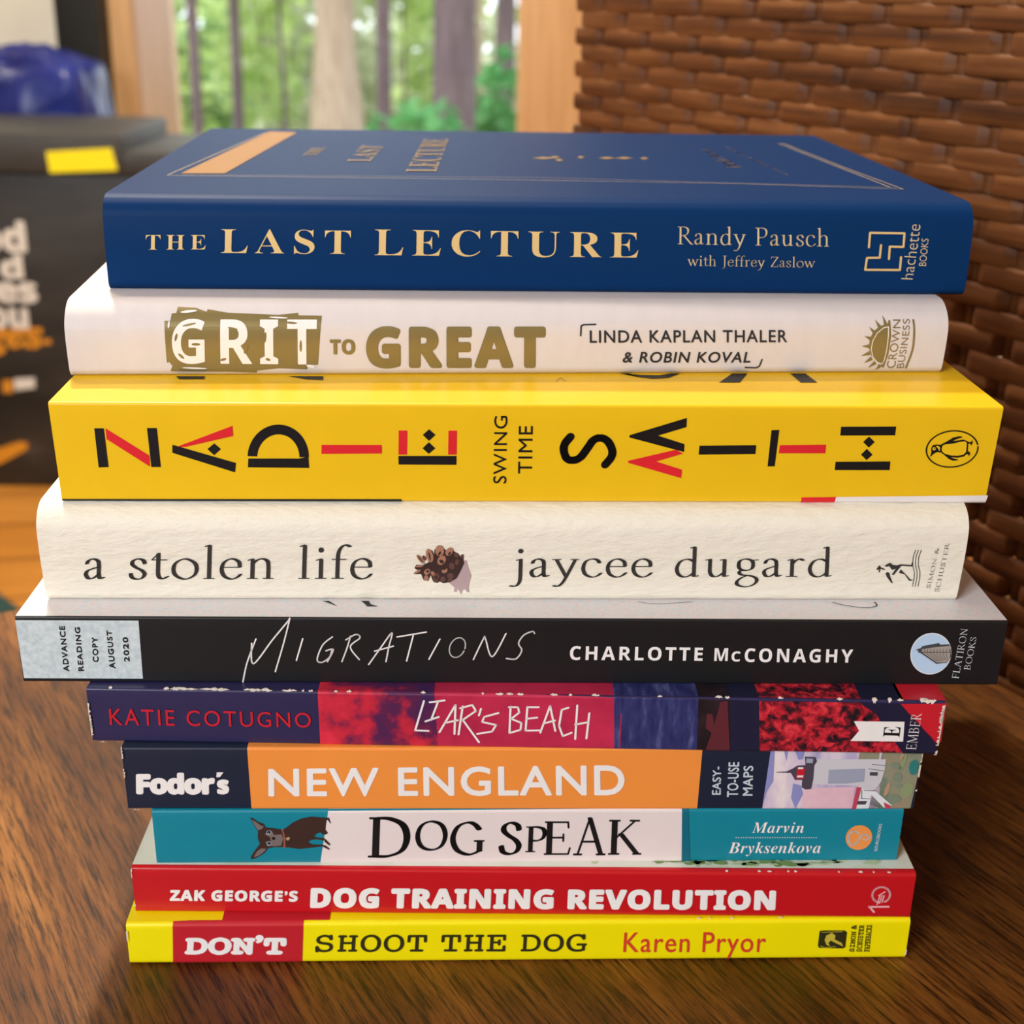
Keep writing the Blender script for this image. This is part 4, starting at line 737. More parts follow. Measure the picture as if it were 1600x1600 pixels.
["liars","edge_wear","wornpaper",6,"P",[[95.59,13.88],[95.78,13.91],[95.98,13.96],[96.17,13.95],[96.37,13.92],[96.56,13.93],[96.76,13.95],[96.95,13.91],[97.15,13.88],[97.15,13.86],[96.95,13.82],[96.76,13.79],[96.56,13.75],[96.37,13.81],[96.17,13.75],[95.98,13.8],[95.78,13.84],[95.59,13.86]]],
["liars","edge_wear","wornpaper",6,"P",[[179.99,13.88],[180.18,13.9],[180.36,13.92],[180.55,13.95],[180.74,14.01],[180.92,13.94],[181.11,13.93],[181.3,13.91],[181.48,13.88],[181.48,13.86],[181.3,13.82],[181.11,13.78],[180.92,13.81],[180.74,13.79],[180.55,13.75],[180.36,13.79],[180.18,13.83],[179.99,13.86]]],
["liars","edge_wear","wornpaper",6,"P",[[112.16,13.88],[112.38,13.92],[112.61,13.97],[112.84,13.97],[113.07,13.99],[113.3,13.9],[113.53,13.94],[113.76,13.92],[113.98,13.88],[113.98,13.86],[113.76,13.82],[113.53,13.79],[113.3,13.81],[113.07,13.78],[112.84,13.82],[112.61,13.82],[112.38,13.82],[112.16,13.86]]],
["liars","edge_wear","wornpaper",6,"P",[[139.51,13.88],[139.74,13.9],[139.97,13.95],[140.2,14.0],[140.42,14.0],[140.65,13.98],[140.88,13.97],[141.11,13.91],[141.33,13.88],[141.33,13.86],[141.11,13.83],[140.88,13.84],[140.65,13.82],[140.42,13.78],[140.2,13.84],[139.97,13.84],[139.74,13.84],[139.51,13.86]]],
["liars","edge_wear","wornpaper",6,"P",[[141.74,13.88],[141.88,13.89],[142.02,13.97],[142.16,13.93],[142.3,13.9],[142.44,13.94],[142.58,13.96],[142.72,13.93],[142.86,13.88],[142.86,13.86],[142.72,13.82],[142.58,13.78],[142.44,13.75],[142.3,13.75],[142.16,13.76],[142.02,13.78],[141.88,13.85],[141.74,13.86]]],
["liars","edge_wear","wornpaper",6,"P",[[47.84,13.88],[47.91,13.93],[47.98,13.94],[48.05,13.91],[48.12,13.92],[48.19,13.99],[48.26,13.97],[48.33,13.91],[48.41,13.88],[48.41,13.86],[48.33,13.82],[48.26,13.77],[48.19,13.8],[48.12,13.83],[48.05,13.84],[47.98,13.8],[47.91,13.85],[47.84,13.86]]],
["liars","edge_wear","wornpaper",6,"P",[[62.66,0.15],[63.0,0.18],[63.33,0.36],[63.67,0.41],[64.01,0.35],[64.35,0.29],[64.69,0.32],[65.03,0.21],[65.37,0.15],[65.37,0.13],[65.03,0.05],[64.69,0.09],[64.35,-0.0],[64.01,0.08],[63.67,0.07],[63.33,-0.0],[63.0,0.06],[62.66,0.13]]],
["liars","edge_wear","wornpaper",6,"P",[[56.47,0.15],[56.75,0.16],[57.03,0.17],[57.31,0.19],[57.59,0.44],[57.87,0.31],[58.15,0.24],[58.43,0.22],[58.71,0.15],[58.71,0.13],[58.43,0.09],[58.15,-0.0],[57.87,0.07],[57.59,-0.0],[57.31,0.1],[57.03,0.1],[56.75,0.1],[56.47,0.13]]],
["liars","edge_wear","wornpaper",6,"P",[[45.89,0.15],[46.03,0.2],[46.17,0.22],[46.32,0.36],[46.46,0.19],[46.6,0.17],[46.75,0.24],[46.89,0.19],[47.03,0.15],[47.03,0.13],[46.89,0.07],[46.75,-0.0],[46.6,-0.0],[46.46,0.06],[46.32,0.02],[46.17,-0.0],[46.03,0.11],[45.89,0.13]]],
["liars","edge_wear","wornpaper",6,"P",[[31.46,0.15],[31.54,0.25],[31.63,0.17],[31.71,0.2],[31.8,0.25],[31.88,0.28],[31.96,0.22],[32.05,0.26],[32.13,0.15],[32.13,0.13],[32.05,0.02],[31.96,0.06],[31.88,0.07],[31.8,-0.0],[31.71,0.11],[31.63,0.09],[31.54,0.1],[31.46,0.13]]],
["liars","edge_wear","wornpaper",6,"P",[[1.1,0.15],[1.36,0.22],[1.62,0.3],[1.89,0.2],[2.15,0.32],[2.41,0.35],[2.67,0.17],[2.93,0.21],[3.19,0.15],[3.19,0.13],[2.93,0.06],[2.67,0.1],[2.41,-0.0],[2.15,-0.0],[1.89,-0.0],[1.62,0.02],[1.36,0.03],[1.1,0.13]]],
["liars","edge_wear","wornpaper",6,"P",[[40.22,0.15],[40.43,0.19],[40.64,0.17],[40.85,0.35],[41.07,0.38],[41.28,0.4],[41.49,0.28],[41.7,0.24],[41.91,0.15],[41.91,0.13],[41.7,0.08],[41.49,0.05],[41.28,0.03],[41.07,-0.0],[40.85,-0.0],[40.64,0.01],[40.43,0.04],[40.22,0.13]]],
["liars","edge_wear","wornpaper",6,"P",[[0.0,7.56],[0.17,7.8],[0.53,8.3],[0.18,8.79],[0.24,9.29],[0.37,9.78],[0.44,10.28],[0.0,10.53]]],
["liars","edge_wear","wornpaper",6,"P",[[0.0,1.84],[0.12,2.16],[0.41,2.78],[0.39,3.41],[0.46,4.03],[0.19,4.66],[0.49,5.28],[0.0,5.59]]],
["liars","edge_wear","wornpaper",6,"P",[[0.0,1.63],[0.19,1.69],[0.14,1.81],[0.12,1.93],[0.42,2.05],[0.59,2.17],[0.31,2.29],[0.0,2.35]]],
["liars","edge_wear","wornpaper",6,"P",[[0.0,3.72],[0.22,3.81],[0.46,3.98],[0.41,4.15],[0.41,4.33],[0.59,4.5],[0.24,4.67],[0.0,4.76]]],
["liars","edge_wear","wornpaper",6,"P",[[0.0,4.99],[0.47,5.22],[0.28,5.66],[0.51,6.11],[0.24,6.56],[0.45,7.01],[0.21,7.46],[0.0,7.68]]],
["liars","edge_wear","wornpaper",6,"P",[[190.85,6.53],[190.54,6.86],[190.09,7.52],[190.65,8.17],[190.11,8.82],[190.07,9.48],[190.27,10.13],[190.85,10.46]]],
["liars","edge_wear","wornpaper",6,"P",[[190.85,9.57],[190.24,9.81],[190.69,10.29],[190.69,10.78],[189.89,11.26],[190.31,11.74],[190.16,12.22],[190.85,12.47]]],
["liars","edge_wear","wornpaper",6,"P",[[190.85,4.51],[190.14,4.68],[190.47,5.04],[190.66,5.4],[190.46,5.75],[190.65,6.11],[189.88,6.47],[190.85,6.65]]],
["liars","edge_wear","wornpaper",6,"P",[[190.85,8.02],[190.69,8.38],[190.36,9.1],[189.95,9.82],[190.2,10.54],[190.4,11.26],[190.42,11.98],[190.85,12.34]]],
["liars","edge_wear","wornpaper",6,"P",[[190.85,0.04],[190.27,0.15],[190.15,0.36],[190.57,0.58],[190.23,0.79],[190.39,1.01],[190.65,1.22],[190.85,1.33]]],
["liars","edge_wear","wornpaper",6,"P",[[190.85,10.45],[190.21,10.7],[190.4,11.18],[190.73,11.66],[190.52,12.14],[190.21,12.63],[190.14,13.11],[190.85,13.35]]],
["liars","edge_wear","wornpaper",6,"P",[[190.85,2.54],[190.06,2.71],[190.67,3.04],[190.38,3.37],[190.2,3.7],[190.3,4.03],[190.71,4.36],[190.85,4.52]]],
["liars","edge_wear","wornpaper",6,"P",[[174.42,13.88],[174.57,13.93],[174.73,14.15],[174.88,13.94],[175.03,14.09],[175.19,14.29],[175.34,14.22],[175.49,13.95],[175.65,13.88],[175.65,13.86],[175.49,13.73],[175.34,13.82],[175.19,13.4],[175.03,13.7],[174.88,13.42],[174.73,13.6],[174.57,13.78],[174.42,13.86]]],
["liars","edge_wear","wornpaper",6,"P",[[185.98,13.88],[186.33,14.01],[186.69,14.04],[187.05,13.92],[187.4,13.93],[187.76,13.92],[188.11,13.91],[188.47,13.95],[188.83,13.88],[188.83,13.86],[188.47,13.78],[188.11,13.58],[187.76,13.45],[187.4,13.72],[187.05,13.56],[186.69,13.52],[186.33,13.75],[185.98,13.86]]],
["liars","edge_wear","wornpaper",6,"P",[[177.98,13.88],[178.1,14.03],[178.21,13.94],[178.33,14.24],[178.44,14.16],[178.56,14.18],[178.67,14.21],[178.78,14.03],[178.9,13.88],[178.9,13.86],[178.78,13.78],[178.67,13.77],[178.56,13.73],[178.44,13.53],[178.33,13.67],[178.21,13.52],[178.1,13.81],[177.98,13.86]]],
["liars","edge_wear","wornpaper",6,"P",[[185.16,13.88],[185.34,14.05],[185.52,14.2],[185.7,14.34],[185.89,14.27],[186.07,14.18],[186.25,14.06],[186.43,14.05],[186.61,13.88],[186.61,13.86],[186.43,13.72],[186.25,13.66],[186.07,13.73],[185.89,13.68],[185.7,13.77],[185.52,13.59],[185.34,13.73],[185.16,13.86]]],
["fodor","orange_panel","orange",1,"P",[[28.15,17.01],[130.97,16.62],[130.94,-0.29],[28.15,-0.25]]],
["fodor","orange_panel","orange",1,"P",[[28.15,16.682167087539014],[130.97,16.682167087539014],[130.97,32.70216708753901],[28.15,32.70216708753901]]],
["fodor","publisher_lettering","bookwhite",2,"T","Fodor","sbold",[[2.71,10.13],[20.47,10.19],[20.11,4.1],[2.23,4.18]],0.05,0,0.92],
["fodor","publisher_lettering","bookwhite",2,"T","s","sbold",[[20.81,8.32],[23.57,8.32],[23.34,4.23],[20.57,4.25]],0.045,0,1],
["fodor","publisher_lettering","bookwhite",2,"P",[[20.92,10.26],[22.44,10.27],[21.52,8.92],[20.73,8.92]]],
["fodor","title_lettering","bookwhite",2,"T","NEW ENGLAND","sans",[[32.56,11.28],[113.45,12.42],[113.94,3.93],[32.21,3.58]],0.02,0,1.1],
["fodor","blurb_lettering","palegrey",2,"T","EASY-","sans",[[133.69,11.95],[135.62,11.96],[136.13,4.17],[134.04,4.18]],0.015,1,1.05],
["fodor","blurb_lettering","palegrey",2,"T","TO-USE","sans",[[137.17,13.13],[139.68,13.15],[140.18,3.56],[137.56,3.57]],0.015,1,1.05],
["fodor","blurb_lettering","palegrey",2,"T","MAPS","sans",[[140.71,12.16],[142.96,12.17],[143.52,3.89],[141.17,3.9]],0.015,1,1.05],
["fodor","lighthouse_picture","lavender",1,"P",[[146.58,16.7],[172.32,16.87],[173.18,0.07],[146.12,0.14]]],
["fodor","lighthouse_picture","lavender",1,"P",[[146.58,16.682167087539014],[172.32,16.682167087539014],[172.32,32.70216708753901],[146.58,32.70216708753901]]],
["fodor","lighthouse_picture","coast",1,"P",[[172.32,16.87],[181.68,16.96],[180.78,0.16],[171.02,0.09]]],
["fodor","lighthouse_picture","coast",1,"P",[[172.32,16.682167087539014],[181.68,16.682167087539014],[181.68,32.70216708753901],[172.32,32.70216708753901]]],
["fodor","lighthouse_picture","peri",2,"P",[[146.58,16.7],[147.45,16.71],[147.95,7.92],[146.72,5.0],[146.24,2.06],[146.36,9.95]]],
["fodor","lighthouse_picture","peri",2,"P",[[152.6,7.33],[154.46,6.74],[155.23,4.38],[153.87,0.23],[152.52,3.21]]],
["fodor","lighthouse_picture","peri",2,"P",[[149.47,16.67],[150.61,16.68],[150.44,13.43]]],
["fodor","lighthouse_picture","peri",2,"P",[[151.87,16.69],[154.41,16.72],[154.19,14.03],[153.2,13.74]]],
["fodor","lighthouse_picture","pinksky",2,"P",[[155.33,5.86],[167.03,6.43],[166.99,0.27],[155.68,0.21],[154.97,2.01]]],
["fodor","lighthouse_picture","coast",2,"P",[[167.08,16.61],[171.56,16.66],[171.63,14.01],[166.9,13.89]]],
["fodor","lighthouse_picture","tower",3,"P",[[156.49,14.05],[173.23,14.02],[173.33,11.21],[172.96,7.92],[171.91,5.67],[169.23,5.83],[166.99,6.73],[156.99,7.18]]],
["fodor","lighthouse_picture","towershade",4,"P",[[160.43,11.16],[168.78,11.48],[168.96,7.92],[164.81,7.33],[160.62,7.33]]],
["fodor","lighthouse_picture","slate",5,"P",[[169.95,10.6],[171.82,10.55],[171.81,9.56],[170.02,9.65]]],
["fodor","lighthouse_picture","lantern",4,"P",[[154.49,14.76],[156.94,14.63],[157.45,13.48],[156.94,12.31],[157.11,8.51],[156.88,5.85],[155.6,5.71],[154.64,6.3],[154.54,8.36],[152.88,8.36],[151.78,10.25],[150.76,10.31],[148.34,10.42],[148.32,10.59],[150.59,10.68],[151.92,11.41],[152.97,12.29],[154.87,12.44]]],
["fodor","lighthouse_picture","brightred",5,"P",[[153.02,11.85],[154.81,11.86],[154.88,8.8],[153.17,8.74]]],
["fodor","lighthouse_picture","silverwhite",6,"P",[[153.26,11.94],[154.41,11.95],[154.42,11.42],[153.24,11.42]]],
["fodor","lighthouse_picture","silverwhite",6,"P",[[153.25,9.67],[154.66,9.68],[154.67,9.15],[153.25,9.15]]],
["fodor","lighthouse_picture","towershade",5,"P",[[154.92,14.33],[156.48,14.2],[156.48,13.03],[154.93,13.11]]],
["fodor","lighthouse_picture","rosered",4,"P",[[167.43,6.43],[168.5,6.28],[167.94,0.11],[167.0,0.12]]],
["fodor","lighthouse_picture","silverwhite",3,"P",[[168.69,5.83],[171.97,5.22],[176.27,1.27],[176.14,0.2],[174.45,0.67],[171.02,4.32],[170.98,0.39],[168.05,0.26]]],
["fodor","lighthouse_picture","lantern",5,"P",[[168.17,2.53],[170.31,2.52],[170.03,1.55],[168.03,1.56]]],
["fodor","lighthouse_picture","rosered",4,"P",[[174.25,2.19],[176.15,1.11],[176.0,0.2],[174.72,0.67]]],
["fodor","lighthouse_picture","slate",5,"S",[[168.73,5.53],[168.88,3.28],[170.9,3.12]],0.145,0],
["fodor","lighthouse_picture","slate",5,"S",[[169.26,5.53],[171.95,5.37]],0.145,0],
["fodor","lighthouse_picture","slate",5,"S",[[170.22,12.67],[173.18,12.39]],0.145,0],
["fodor","lighthouse_picture","slate",5,"S",[[169.57,11.49],[173.1,10.91]],0.145,0],
["fodor","lighthouse_picture","teal",4,"P",[[181.07,11.63],[180.94,10.75],[180.62,10.09],[180.18,9.77],[179.69,9.86],[179.26,10.34],[178.97,11.12],[178.88,12.03],[179.0,12.9],[179.32,13.56],[179.77,13.88],[180.25,13.79],[180.68,13.31],[180.98,12.54]]],
["fodor","lighthouse_picture","olivegreen",4,"P",[[177.87,13.11],[177.61,12.03],[177.29,11.21],[176.99,10.8],[176.75,10.89],[176.63,11.46],[176.65,12.39],[176.81,13.51],[177.07,14.58],[177.38,15.39],[177.69,15.8],[177.93,15.71],[178.05,15.15],[178.03,14.22]]],
["fodor","lighthouse_picture","olivegreen",4,"P",[[180.51,4.74],[180.03,3.91],[179.4,3.39],[178.73,3.29],[178.16,3.63],[177.8,4.34],[177.72,5.28],[177.94,6.27],[178.42,7.1],[179.05,7.62],[179.71,7.72],[180.28,7.38],[180.65,6.67],[180.73,5.73]]],
["fodor","lighthouse_picture","greygreen",4,"P",[[178.2,3.08],[178.11,2.55],[177.71,2.13],[177.09,1.9],[176.36,1.9],[175.68,2.14],[175.17,2.57],[174.94,3.1],[175.03,3.62],[175.43,4.04],[176.04,4.27],[176.77,4.27],[177.45,4.03],[177.96,3.61]]],
["fodor","lighthouse_picture","tan",4,"P",[[175.11,5.61],[174.9,4.77],[174.61,4.14],[174.33,3.84],[174.09,3.93],[173.95,4.4],[173.93,5.15],[174.05,6.03],[174.27,6.86],[174.55,7.49],[174.83,7.79],[175.07,7.7],[175.21,7.24],[175.23,6.49]]],
["fodor","lighthouse_picture","greygreen",4,"P",[[177.64,9.13],[177.62,8.47],[177.39,7.95],[177.0,7.66],[176.52,7.66],[176.05,7.95],[175.68,8.47],[175.49,9.12],[175.5,9.77],[175.73,10.29],[176.13,10.58],[176.6,10.58],[177.07,10.3],[177.45,9.78]]],
["fodor","lighthouse_picture","tan",4,"P",[[177.3,14.71],[177.25,14.21],[177.12,13.82],[176.94,13.63],[176.74,13.66],[176.58,13.92],[176.46,14.35],[176.43,14.86],[176.49,15.36],[176.62,15.75],[176.8,15.94],[176.99,15.9],[177.16,15.65],[177.27,15.22]]],
["fodor","lighthouse_picture","greygreen",4,"P",[[177.15,11.37],[176.9,11.11],[176.44,11.04],[175.88,11.19],[175.32,11.52],[174.87,11.96],[174.63,12.44],[174.63,12.84],[174.88,13.11],[175.34,13.17],[175.9,13.03],[176.46,12.7],[176.91,12.25],[177.16,11.78]]],
["fodor","edge_wear","wornpaper",6,"P",[[0.0,14.37],[0.16,14.55],[0.23,14.91],[0.28,15.26],[0.12,15.62],[0.39,15.98],[0.21,16.33],[0.0,16.51]]],
["fodor","edge_wear","wornpaper",6,"P",[[0.0,9.35],[0.44,9.46],[0.11,9.68],[0.31,9.9],[0.28,10.12],[0.49,10.34],[0.24,10.56],[0.0,10.67]]],
["fodor","edge_wear","wornpaper",6,"P",[[0.0,14.65],[0.28,14.72],[0.29,14.86],[0.31,15.0],[0.2,15.14],[0.36,15.29],[0.39,15.43],[0.0,15.5]]],
["fodor","edge_wear","wornpaper",6,"P",[[0.0,8.84],[0.27,9.06],[0.36,9.49],[0.13,9.93],[0.25,10.37],[0.11,10.81],[0.33,11.24],[0.0,11.46]]],
["fodor","edge_wear","wornpaper",6,"P",[[0.0,14.01],[0.39,14.23],[0.31,14.68],[0.41,15.13],[0.19,15.58],[0.22,16.03],[0.24,16.48],[0.0,16.7]]],
["fodor","edge_wear","wornpaper",6,"P",[[181.54,13.27],[181.12,13.45],[181.23,13.79],[181.23,14.14],[181.37,14.48],[181.29,14.83],[181.16,15.17],[181.54,15.34]]],
["fodor","edge_wear","wornpaper",6,"P",[[181.54,9.13],[181.15,9.43],[181.12,10.03],[181.17,10.63],[181.11,11.22],[181.17,11.82],[181.09,12.42],[181.54,12.72]]],
["fodor","edge_wear","wornpaper",6,"P",[[181.54,13.8],[181.14,14.04],[181.43,14.53],[181.22,15.01],[181.4,15.49],[181.09,15.98],[181.25,16.46],[181.54,16.7]]],
["fodor","edge_wear","wornpaper",6,"P",[[181.54,5.33],[181.11,5.37],[181.12,5.46],[181.07,5.55],[181.19,5.64],[181.15,5.74],[181.4,5.83],[181.54,5.87]]],
["fodor","edge_wear","wornpaper",6,"P",[[1.01,0.15],[1.13,0.21],[1.24,0.2],[1.36,0.35],[1.48,0.4],[1.6,0.21],[1.72,0.33],[1.84,0.19],[1.96,0.15],[1.96,0.13],[1.84,0.07],[1.72,0.03],[1.6,-0.0],[1.48,-0.0],[1.36,-0.0],[1.24,-0.0],[1.13,0.1],[1.01,0.13]]],
["fodor","edge_wear","wornpaper",6,"P",[[1.65,0.15],[1.83,0.26],[2.01,0.34],[2.19,0.4],[2.37,0.24],[2.56,0.3],[2.74,0.26],[2.92,0.16],[3.1,0.15],[3.1,0.13],[2.92,0.08],[2.74,0.08],[2.56,0.1],[2.37,-0.0],[2.19,-0.0],[2.01,0.11],[1.83,0.06],[1.65,0.13]]],
["fodor","edge_wear","wornpaper",6,"P",[[6.72,0.15],[6.96,0.24],[7.21,0.29],[7.45,0.19],[7.7,0.29],[7.94,0.18],[8.19,0.35],[8.43,0.22],[8.68,0.15],[8.68,0.13],[8.43,0.09],[8.19,-0.0],[7.94,0.04],[7.7,-0.0],[7.45,0.04],[7.21,-0.0],[6.96,0.06],[6.72,0.13]]],
["dog","white_panel","pinkwhite",1,"P",[[40.28,14.48],[121.97,14.76],[122.85,-0.44],[37.88,-0.23]]],
["dog","white_panel","pinkwhite",1,"P",[[40.28,14.737893643007087],[121.97,14.737893643007087],[121.97,30.757893643007087],[40.28,30.757893643007087]]],
["dog","white_panel","darkteal",2,"P",[[121.97,14.76],[123.47,14.75],[124.86,-0.44],[122.85,-0.44]]],
["dog","white_panel","darkteal",2,"P",[[121.97,14.737893643007087],[123.47,14.737893643007087],[123.47,30.757893643007087],[121.97,30.757893643007087]]],
["dog","dog_picture","dogbrown",2,"P",[[22.33,12.88],[22.87,12.79],[24.02,11.77],[25.36,11.21],[25.74,10.2],[27.42,10.01],[29.39,9.63],[29.85,9.63],[32.15,11.64],[34.05,12.64],[36.23,13.17],[39.42,12.88],[39.71,12.7],[39.45,8.48],[38.81,8.11],[38.24,8.85],[37.13,8.3],[36.78,7.57],[37.54,7.38],[39.06,7.19],[39.01,6.45],[37.65,6.82],[35.96,6.74],[35.3,6.09],[36.18,5.44],[38.79,5.33],[38.6,4.87],[35.34,4.42],[33.16,4.14],[30.72,4.62],[27.64,4.72],[26.07,4.45],[25.03,3.05],[23.21,1.74],[21.93,1.27],[21.91,2.03],[22.73,3.52],[24.14,5.57],[23.76,7.62],[23.96,9.1],[23.16,10.76],[22.52,12.33]]],
["dog","dog_picture","dogbrown",3,"P",[[39.57,12.88],[40.41,12.91],[40.8,11.13],[40.13,12.15],[39.62,12.42]]],
["dog","dog_picture","dogbrown",3,"P",[[39.06,7.19],[39.5,6.81],[40.49,5.51],[40.24,5.14],[39.15,6.17]]],
["dog","dog_picture","dogbrown",3,"P",[[38.63,5.34],[39.39,5.15],[40.26,4.21],[40.09,3.94],[38.75,4.78]]],
["dog","dog_picture","dogbrown",3,"P",[[39.37,9.77],[39.99,8.66],[39.75,8.38],[39.19,8.11]]],
["dog","dog_picture","doggrey",3,"P",[[22.68,12.42],[23.56,11.87],[24.7,10.76],[25.31,10.57],[24.94,9.83],[23.99,9.47],[23.32,10.76]]],
["dog","dog_picture","doggrey",3,"P",[[22.61,2.02],[23.36,3.52],[24.52,4.45],[25.59,4.26],[24.89,3.33],[23.56,2.21]]],
["dog","dog_picture","doggrey",3,"P",[[25.44,8.35],[27.07,9.46],[27.59,8.16],[29.3,8.34],[29.66,7.04],[29.06,5.18],[27.5,5.0],[25.83,5.38],[25.59,6.31],[26.84,6.49],[26.62,7.61]]],
["dog","dog_picture","towershade",4,"P",[[26.99,8.86],[26.91,8.59],[26.73,8.37],[26.49,8.25],[26.23,8.25],[26.0,8.38],[25.86,8.6],[25.82,8.87],[25.9,9.14],[26.08,9.36],[26.32,9.48],[26.58,9.48],[26.81,9.36],[26.96,9.14]]],
["dog","dog_picture","black",5,"P",[[26.81,8.94],[26.76,8.75],[26.64,8.59],[26.47,8.51],[26.29,8.51],[26.14,8.6],[26.04,8.75],[26.01,8.94],[26.07,9.13],[26.19,9.29],[26.36,9.37],[26.53,9.37],[26.69,9.29],[26.79,9.13]]],
["dog","dog_picture","bookwhite",6,"P",[[26.44,8.72],[26.4,8.64],[26.33,8.61],[26.25,8.64],[26.23,8.72],[26.26,8.8],[26.34,8.83],[26.42,8.8]]],
["dog","dog_picture","towershade",4,"P",[[26.91,5.75],[26.83,5.47],[26.65,5.26],[26.4,5.13],[26.14,5.13],[25.92,5.26],[25.77,5.48],[25.73,5.75],[25.81,6.03],[25.99,6.25],[26.24,6.37],[26.5,6.37],[26.73,6.24],[26.87,6.02]]],
["dog","dog_picture","black",5,"P",[[26.73,5.82],[26.67,5.63],[26.55,5.48],[26.38,5.39],[26.2,5.39],[26.05,5.48],[25.95,5.63],[25.92,5.83],[25.98,6.02],[26.1,6.18],[26.27,6.26],[26.45,6.26],[26.6,6.17],[26.7,6.02]]],
["dog","dog_picture","bookwhite",6,"P",[[26.36,5.6],[26.32,5.52],[26.24,5.49],[26.17,5.52],[26.14,5.6],[26.18,5.68],[26.26,5.71],[26.33,5.68]]],
["dog","dog_picture","black",4,"P",[[27.86,7.14],[27.76,6.95],[27.57,6.84],[27.35,6.83],[27.15,6.93],[27.03,7.11],[27.02,7.33],[27.12,7.51],[27.31,7.63],[27.53,7.63],[27.73,7.53],[27.85,7.35]]],
["dog","dog_picture","collar",4,"S",[[29.61,9.54],[29.92,7.41],[29.83,4.71]],0.444,1],
["dog","dog_picture","tan",4,"P",[[30.14,7.22],[30.94,7.68],[31.29,7.22],[30.71,6.57]]],
["dog","title_lettering","black",2,"T","D","penb",[[49.62,13.11],[59.29,13.06],[58.82,1.52],[49.02,1.54]],0,0,1],
["dog","title_lettering","black",2,"T","O","penb",[[60.33,12.04],[67.86,12.0],[67.59,3.5],[60.0,3.52]],0,0,1],
["dog","title_lettering","black",2,"T","G","penb",[[68.39,11.77],[76.43,11.73],[76.22,2.07],[68.1,2.09]],0,0,1],
["dog","title_lettering","black",2,"T","S","penb",[[79.65,11.64],[85.08,11.61],[84.96,2.19],[79.48,2.21]],0,0,1],
["dog","title_lettering","black",2,"T","P","penb",[[85.91,10.37],[90.82,10.35],[90.78,2.98],[85.82,2.99]],0,0,1],
["dog","title_lettering","black",2,"T","E","penb",[[90.21,11.69],[96.51,11.66],[96.51,2.2],[90.15,2.22]],0,0,1],
["dog","title_lettering","black",2,"T","A","penb",[[97.05,12.84],[104.65,12.8],[104.76,2.03],[97.07,2.05]],0,0,1],
["dog","title_lettering","black",2,"T","K","penb",[[105.14,12.06],[113.02,12.02],[113.2,2.16],[105.25,2.18]],0,0,1],
["dog","author_lettering","bookwhite",2,"T","Marvin","serifi",[[138.66,11.22],[150.84,11.15],[151.02,8.21],[138.81,8.27]],-0.006,0,1.05],
["dog","author_lettering","bookwhite",2,"T","Bryksenkova","serifi",[[133.58,5.69],[155.41,5.61],[155.67,1.59],[133.75,1.65]],-0.006,0,1.05],
["dog","author_lettering","palegrey",2,"P",[[135.37,6.95],[135.3,6.81],[135.14,6.81],[135.06,6.95],[135.13,7.09],[135.28,7.09]]],
["dog","author_lettering","palegrey",2,"P",[[135.94,6.94],[135.87,6.8],[135.72,6.8],[135.63,6.95],[135.7,7.09],[135.86,7.09]]],
["dog","author_lettering","palegrey",2,"P",[[136.52,6.94],[136.45,6.8],[136.29,6.8],[136.21,6.94],[136.28,7.08],[136.44,7.08]]],
["dog","author_lettering","palegrey",2,"P",[[137.1,6.94],[137.02,6.8],[136.87,6.8],[136.78,6.94],[136.86,7.08],[137.01,7.08]]],
["dog","author_lettering","palegrey",2,"P",[[137.67,6.94],[137.6,6.8],[137.44,6.8],[137.36,6.94],[137.43,7.08],[137.59,7.08]]],
["dog","author_lettering","palegrey",2,"P",[[138.25,6.94],[138.18,6.79],[138.02,6.79],[137.93,6.94],[138.01,7.08],[138.16,7.08]]],
["dog","author_lettering","palegrey",2,"P",[[138.82,6.93],[138.75,6.79],[138.59,6.79],[138.51,6.93],[138.58,7.08],[138.74,7.07]]],
["dog","author_lettering","palegrey",2,"P",[[139.4,6.93],[139.33,6.79],[139.17,6.79],[139.09,6.93],[139.16,7.07],[139.31,7.07]]],
["dog","author_lettering","palegrey",2,"P",[[139.97,6.93],[139.9,6.79],[139.74,6.79],[139.66,6.93],[139.73,7.07],[139.89,7.07]]],
["dog","author_lettering","palegrey",2,"P",[[140.55,6.93],[140.47,6.78],[140.32,6.79],[140.23,6.93],[140.31,7.07],[140.46,7.07]]],
["dog","author_lettering","palegrey",2,"P",[[141.12,6.92],[141.05,6.78],[140.89,6.78],[140.81,6.92],[140.88,7.07],[141.04,7.06]]],
["dog","author_lettering","palegrey",2,"P",[[141.69,6.92],[141.62,6.78],[141.47,6.78],[141.38,6.92],[141.45,7.06],[141.61,7.06]]],
["dog","author_lettering","palegrey",2,"P",[[142.27,6.92],[142.2,6.78],[142.04,6.78],[141.96,6.92],[142.03,7.06],[142.18,7.06]]],
["dog","author_lettering","palegrey",2,"P",[[142.84,6.92],[142.77,6.78],[142.62,6.78],[142.53,6.92],[142.6,7.06],[142.76,7.06]]],
["dog","author_lettering","palegrey",2,"P",[[143.42,6.91],[143.35,6.77],[143.19,6.77],[143.1,6.92],[143.18,7.06],[143.33,7.06]]],
["dog","author_lettering","palegrey",2,"P",[[143.99,6.91],[143.92,6.77],[143.76,6.77],[143.68,6.91],[143.75,7.05],[143.9,7.05]]],
["dog","author_lettering","palegrey",2,"P",[[144.56,6.91],[144.49,6.77],[144.34,6.77],[144.25,6.91],[144.32,7.05],[144.48,7.05]]],
["dog","author_lettering","palegrey",2,"P",[[145.14,6.91],[145.07,6.77],[144.91,6.77],[144.83,6.91],[144.89,7.05],[145.05,7.05]]],
["dog","author_lettering","palegrey",2,"P",[[145.71,6.9],[145.64,6.76],[145.48,6.76],[145.4,6.91],[145.47,7.05],[145.62,7.05]]],
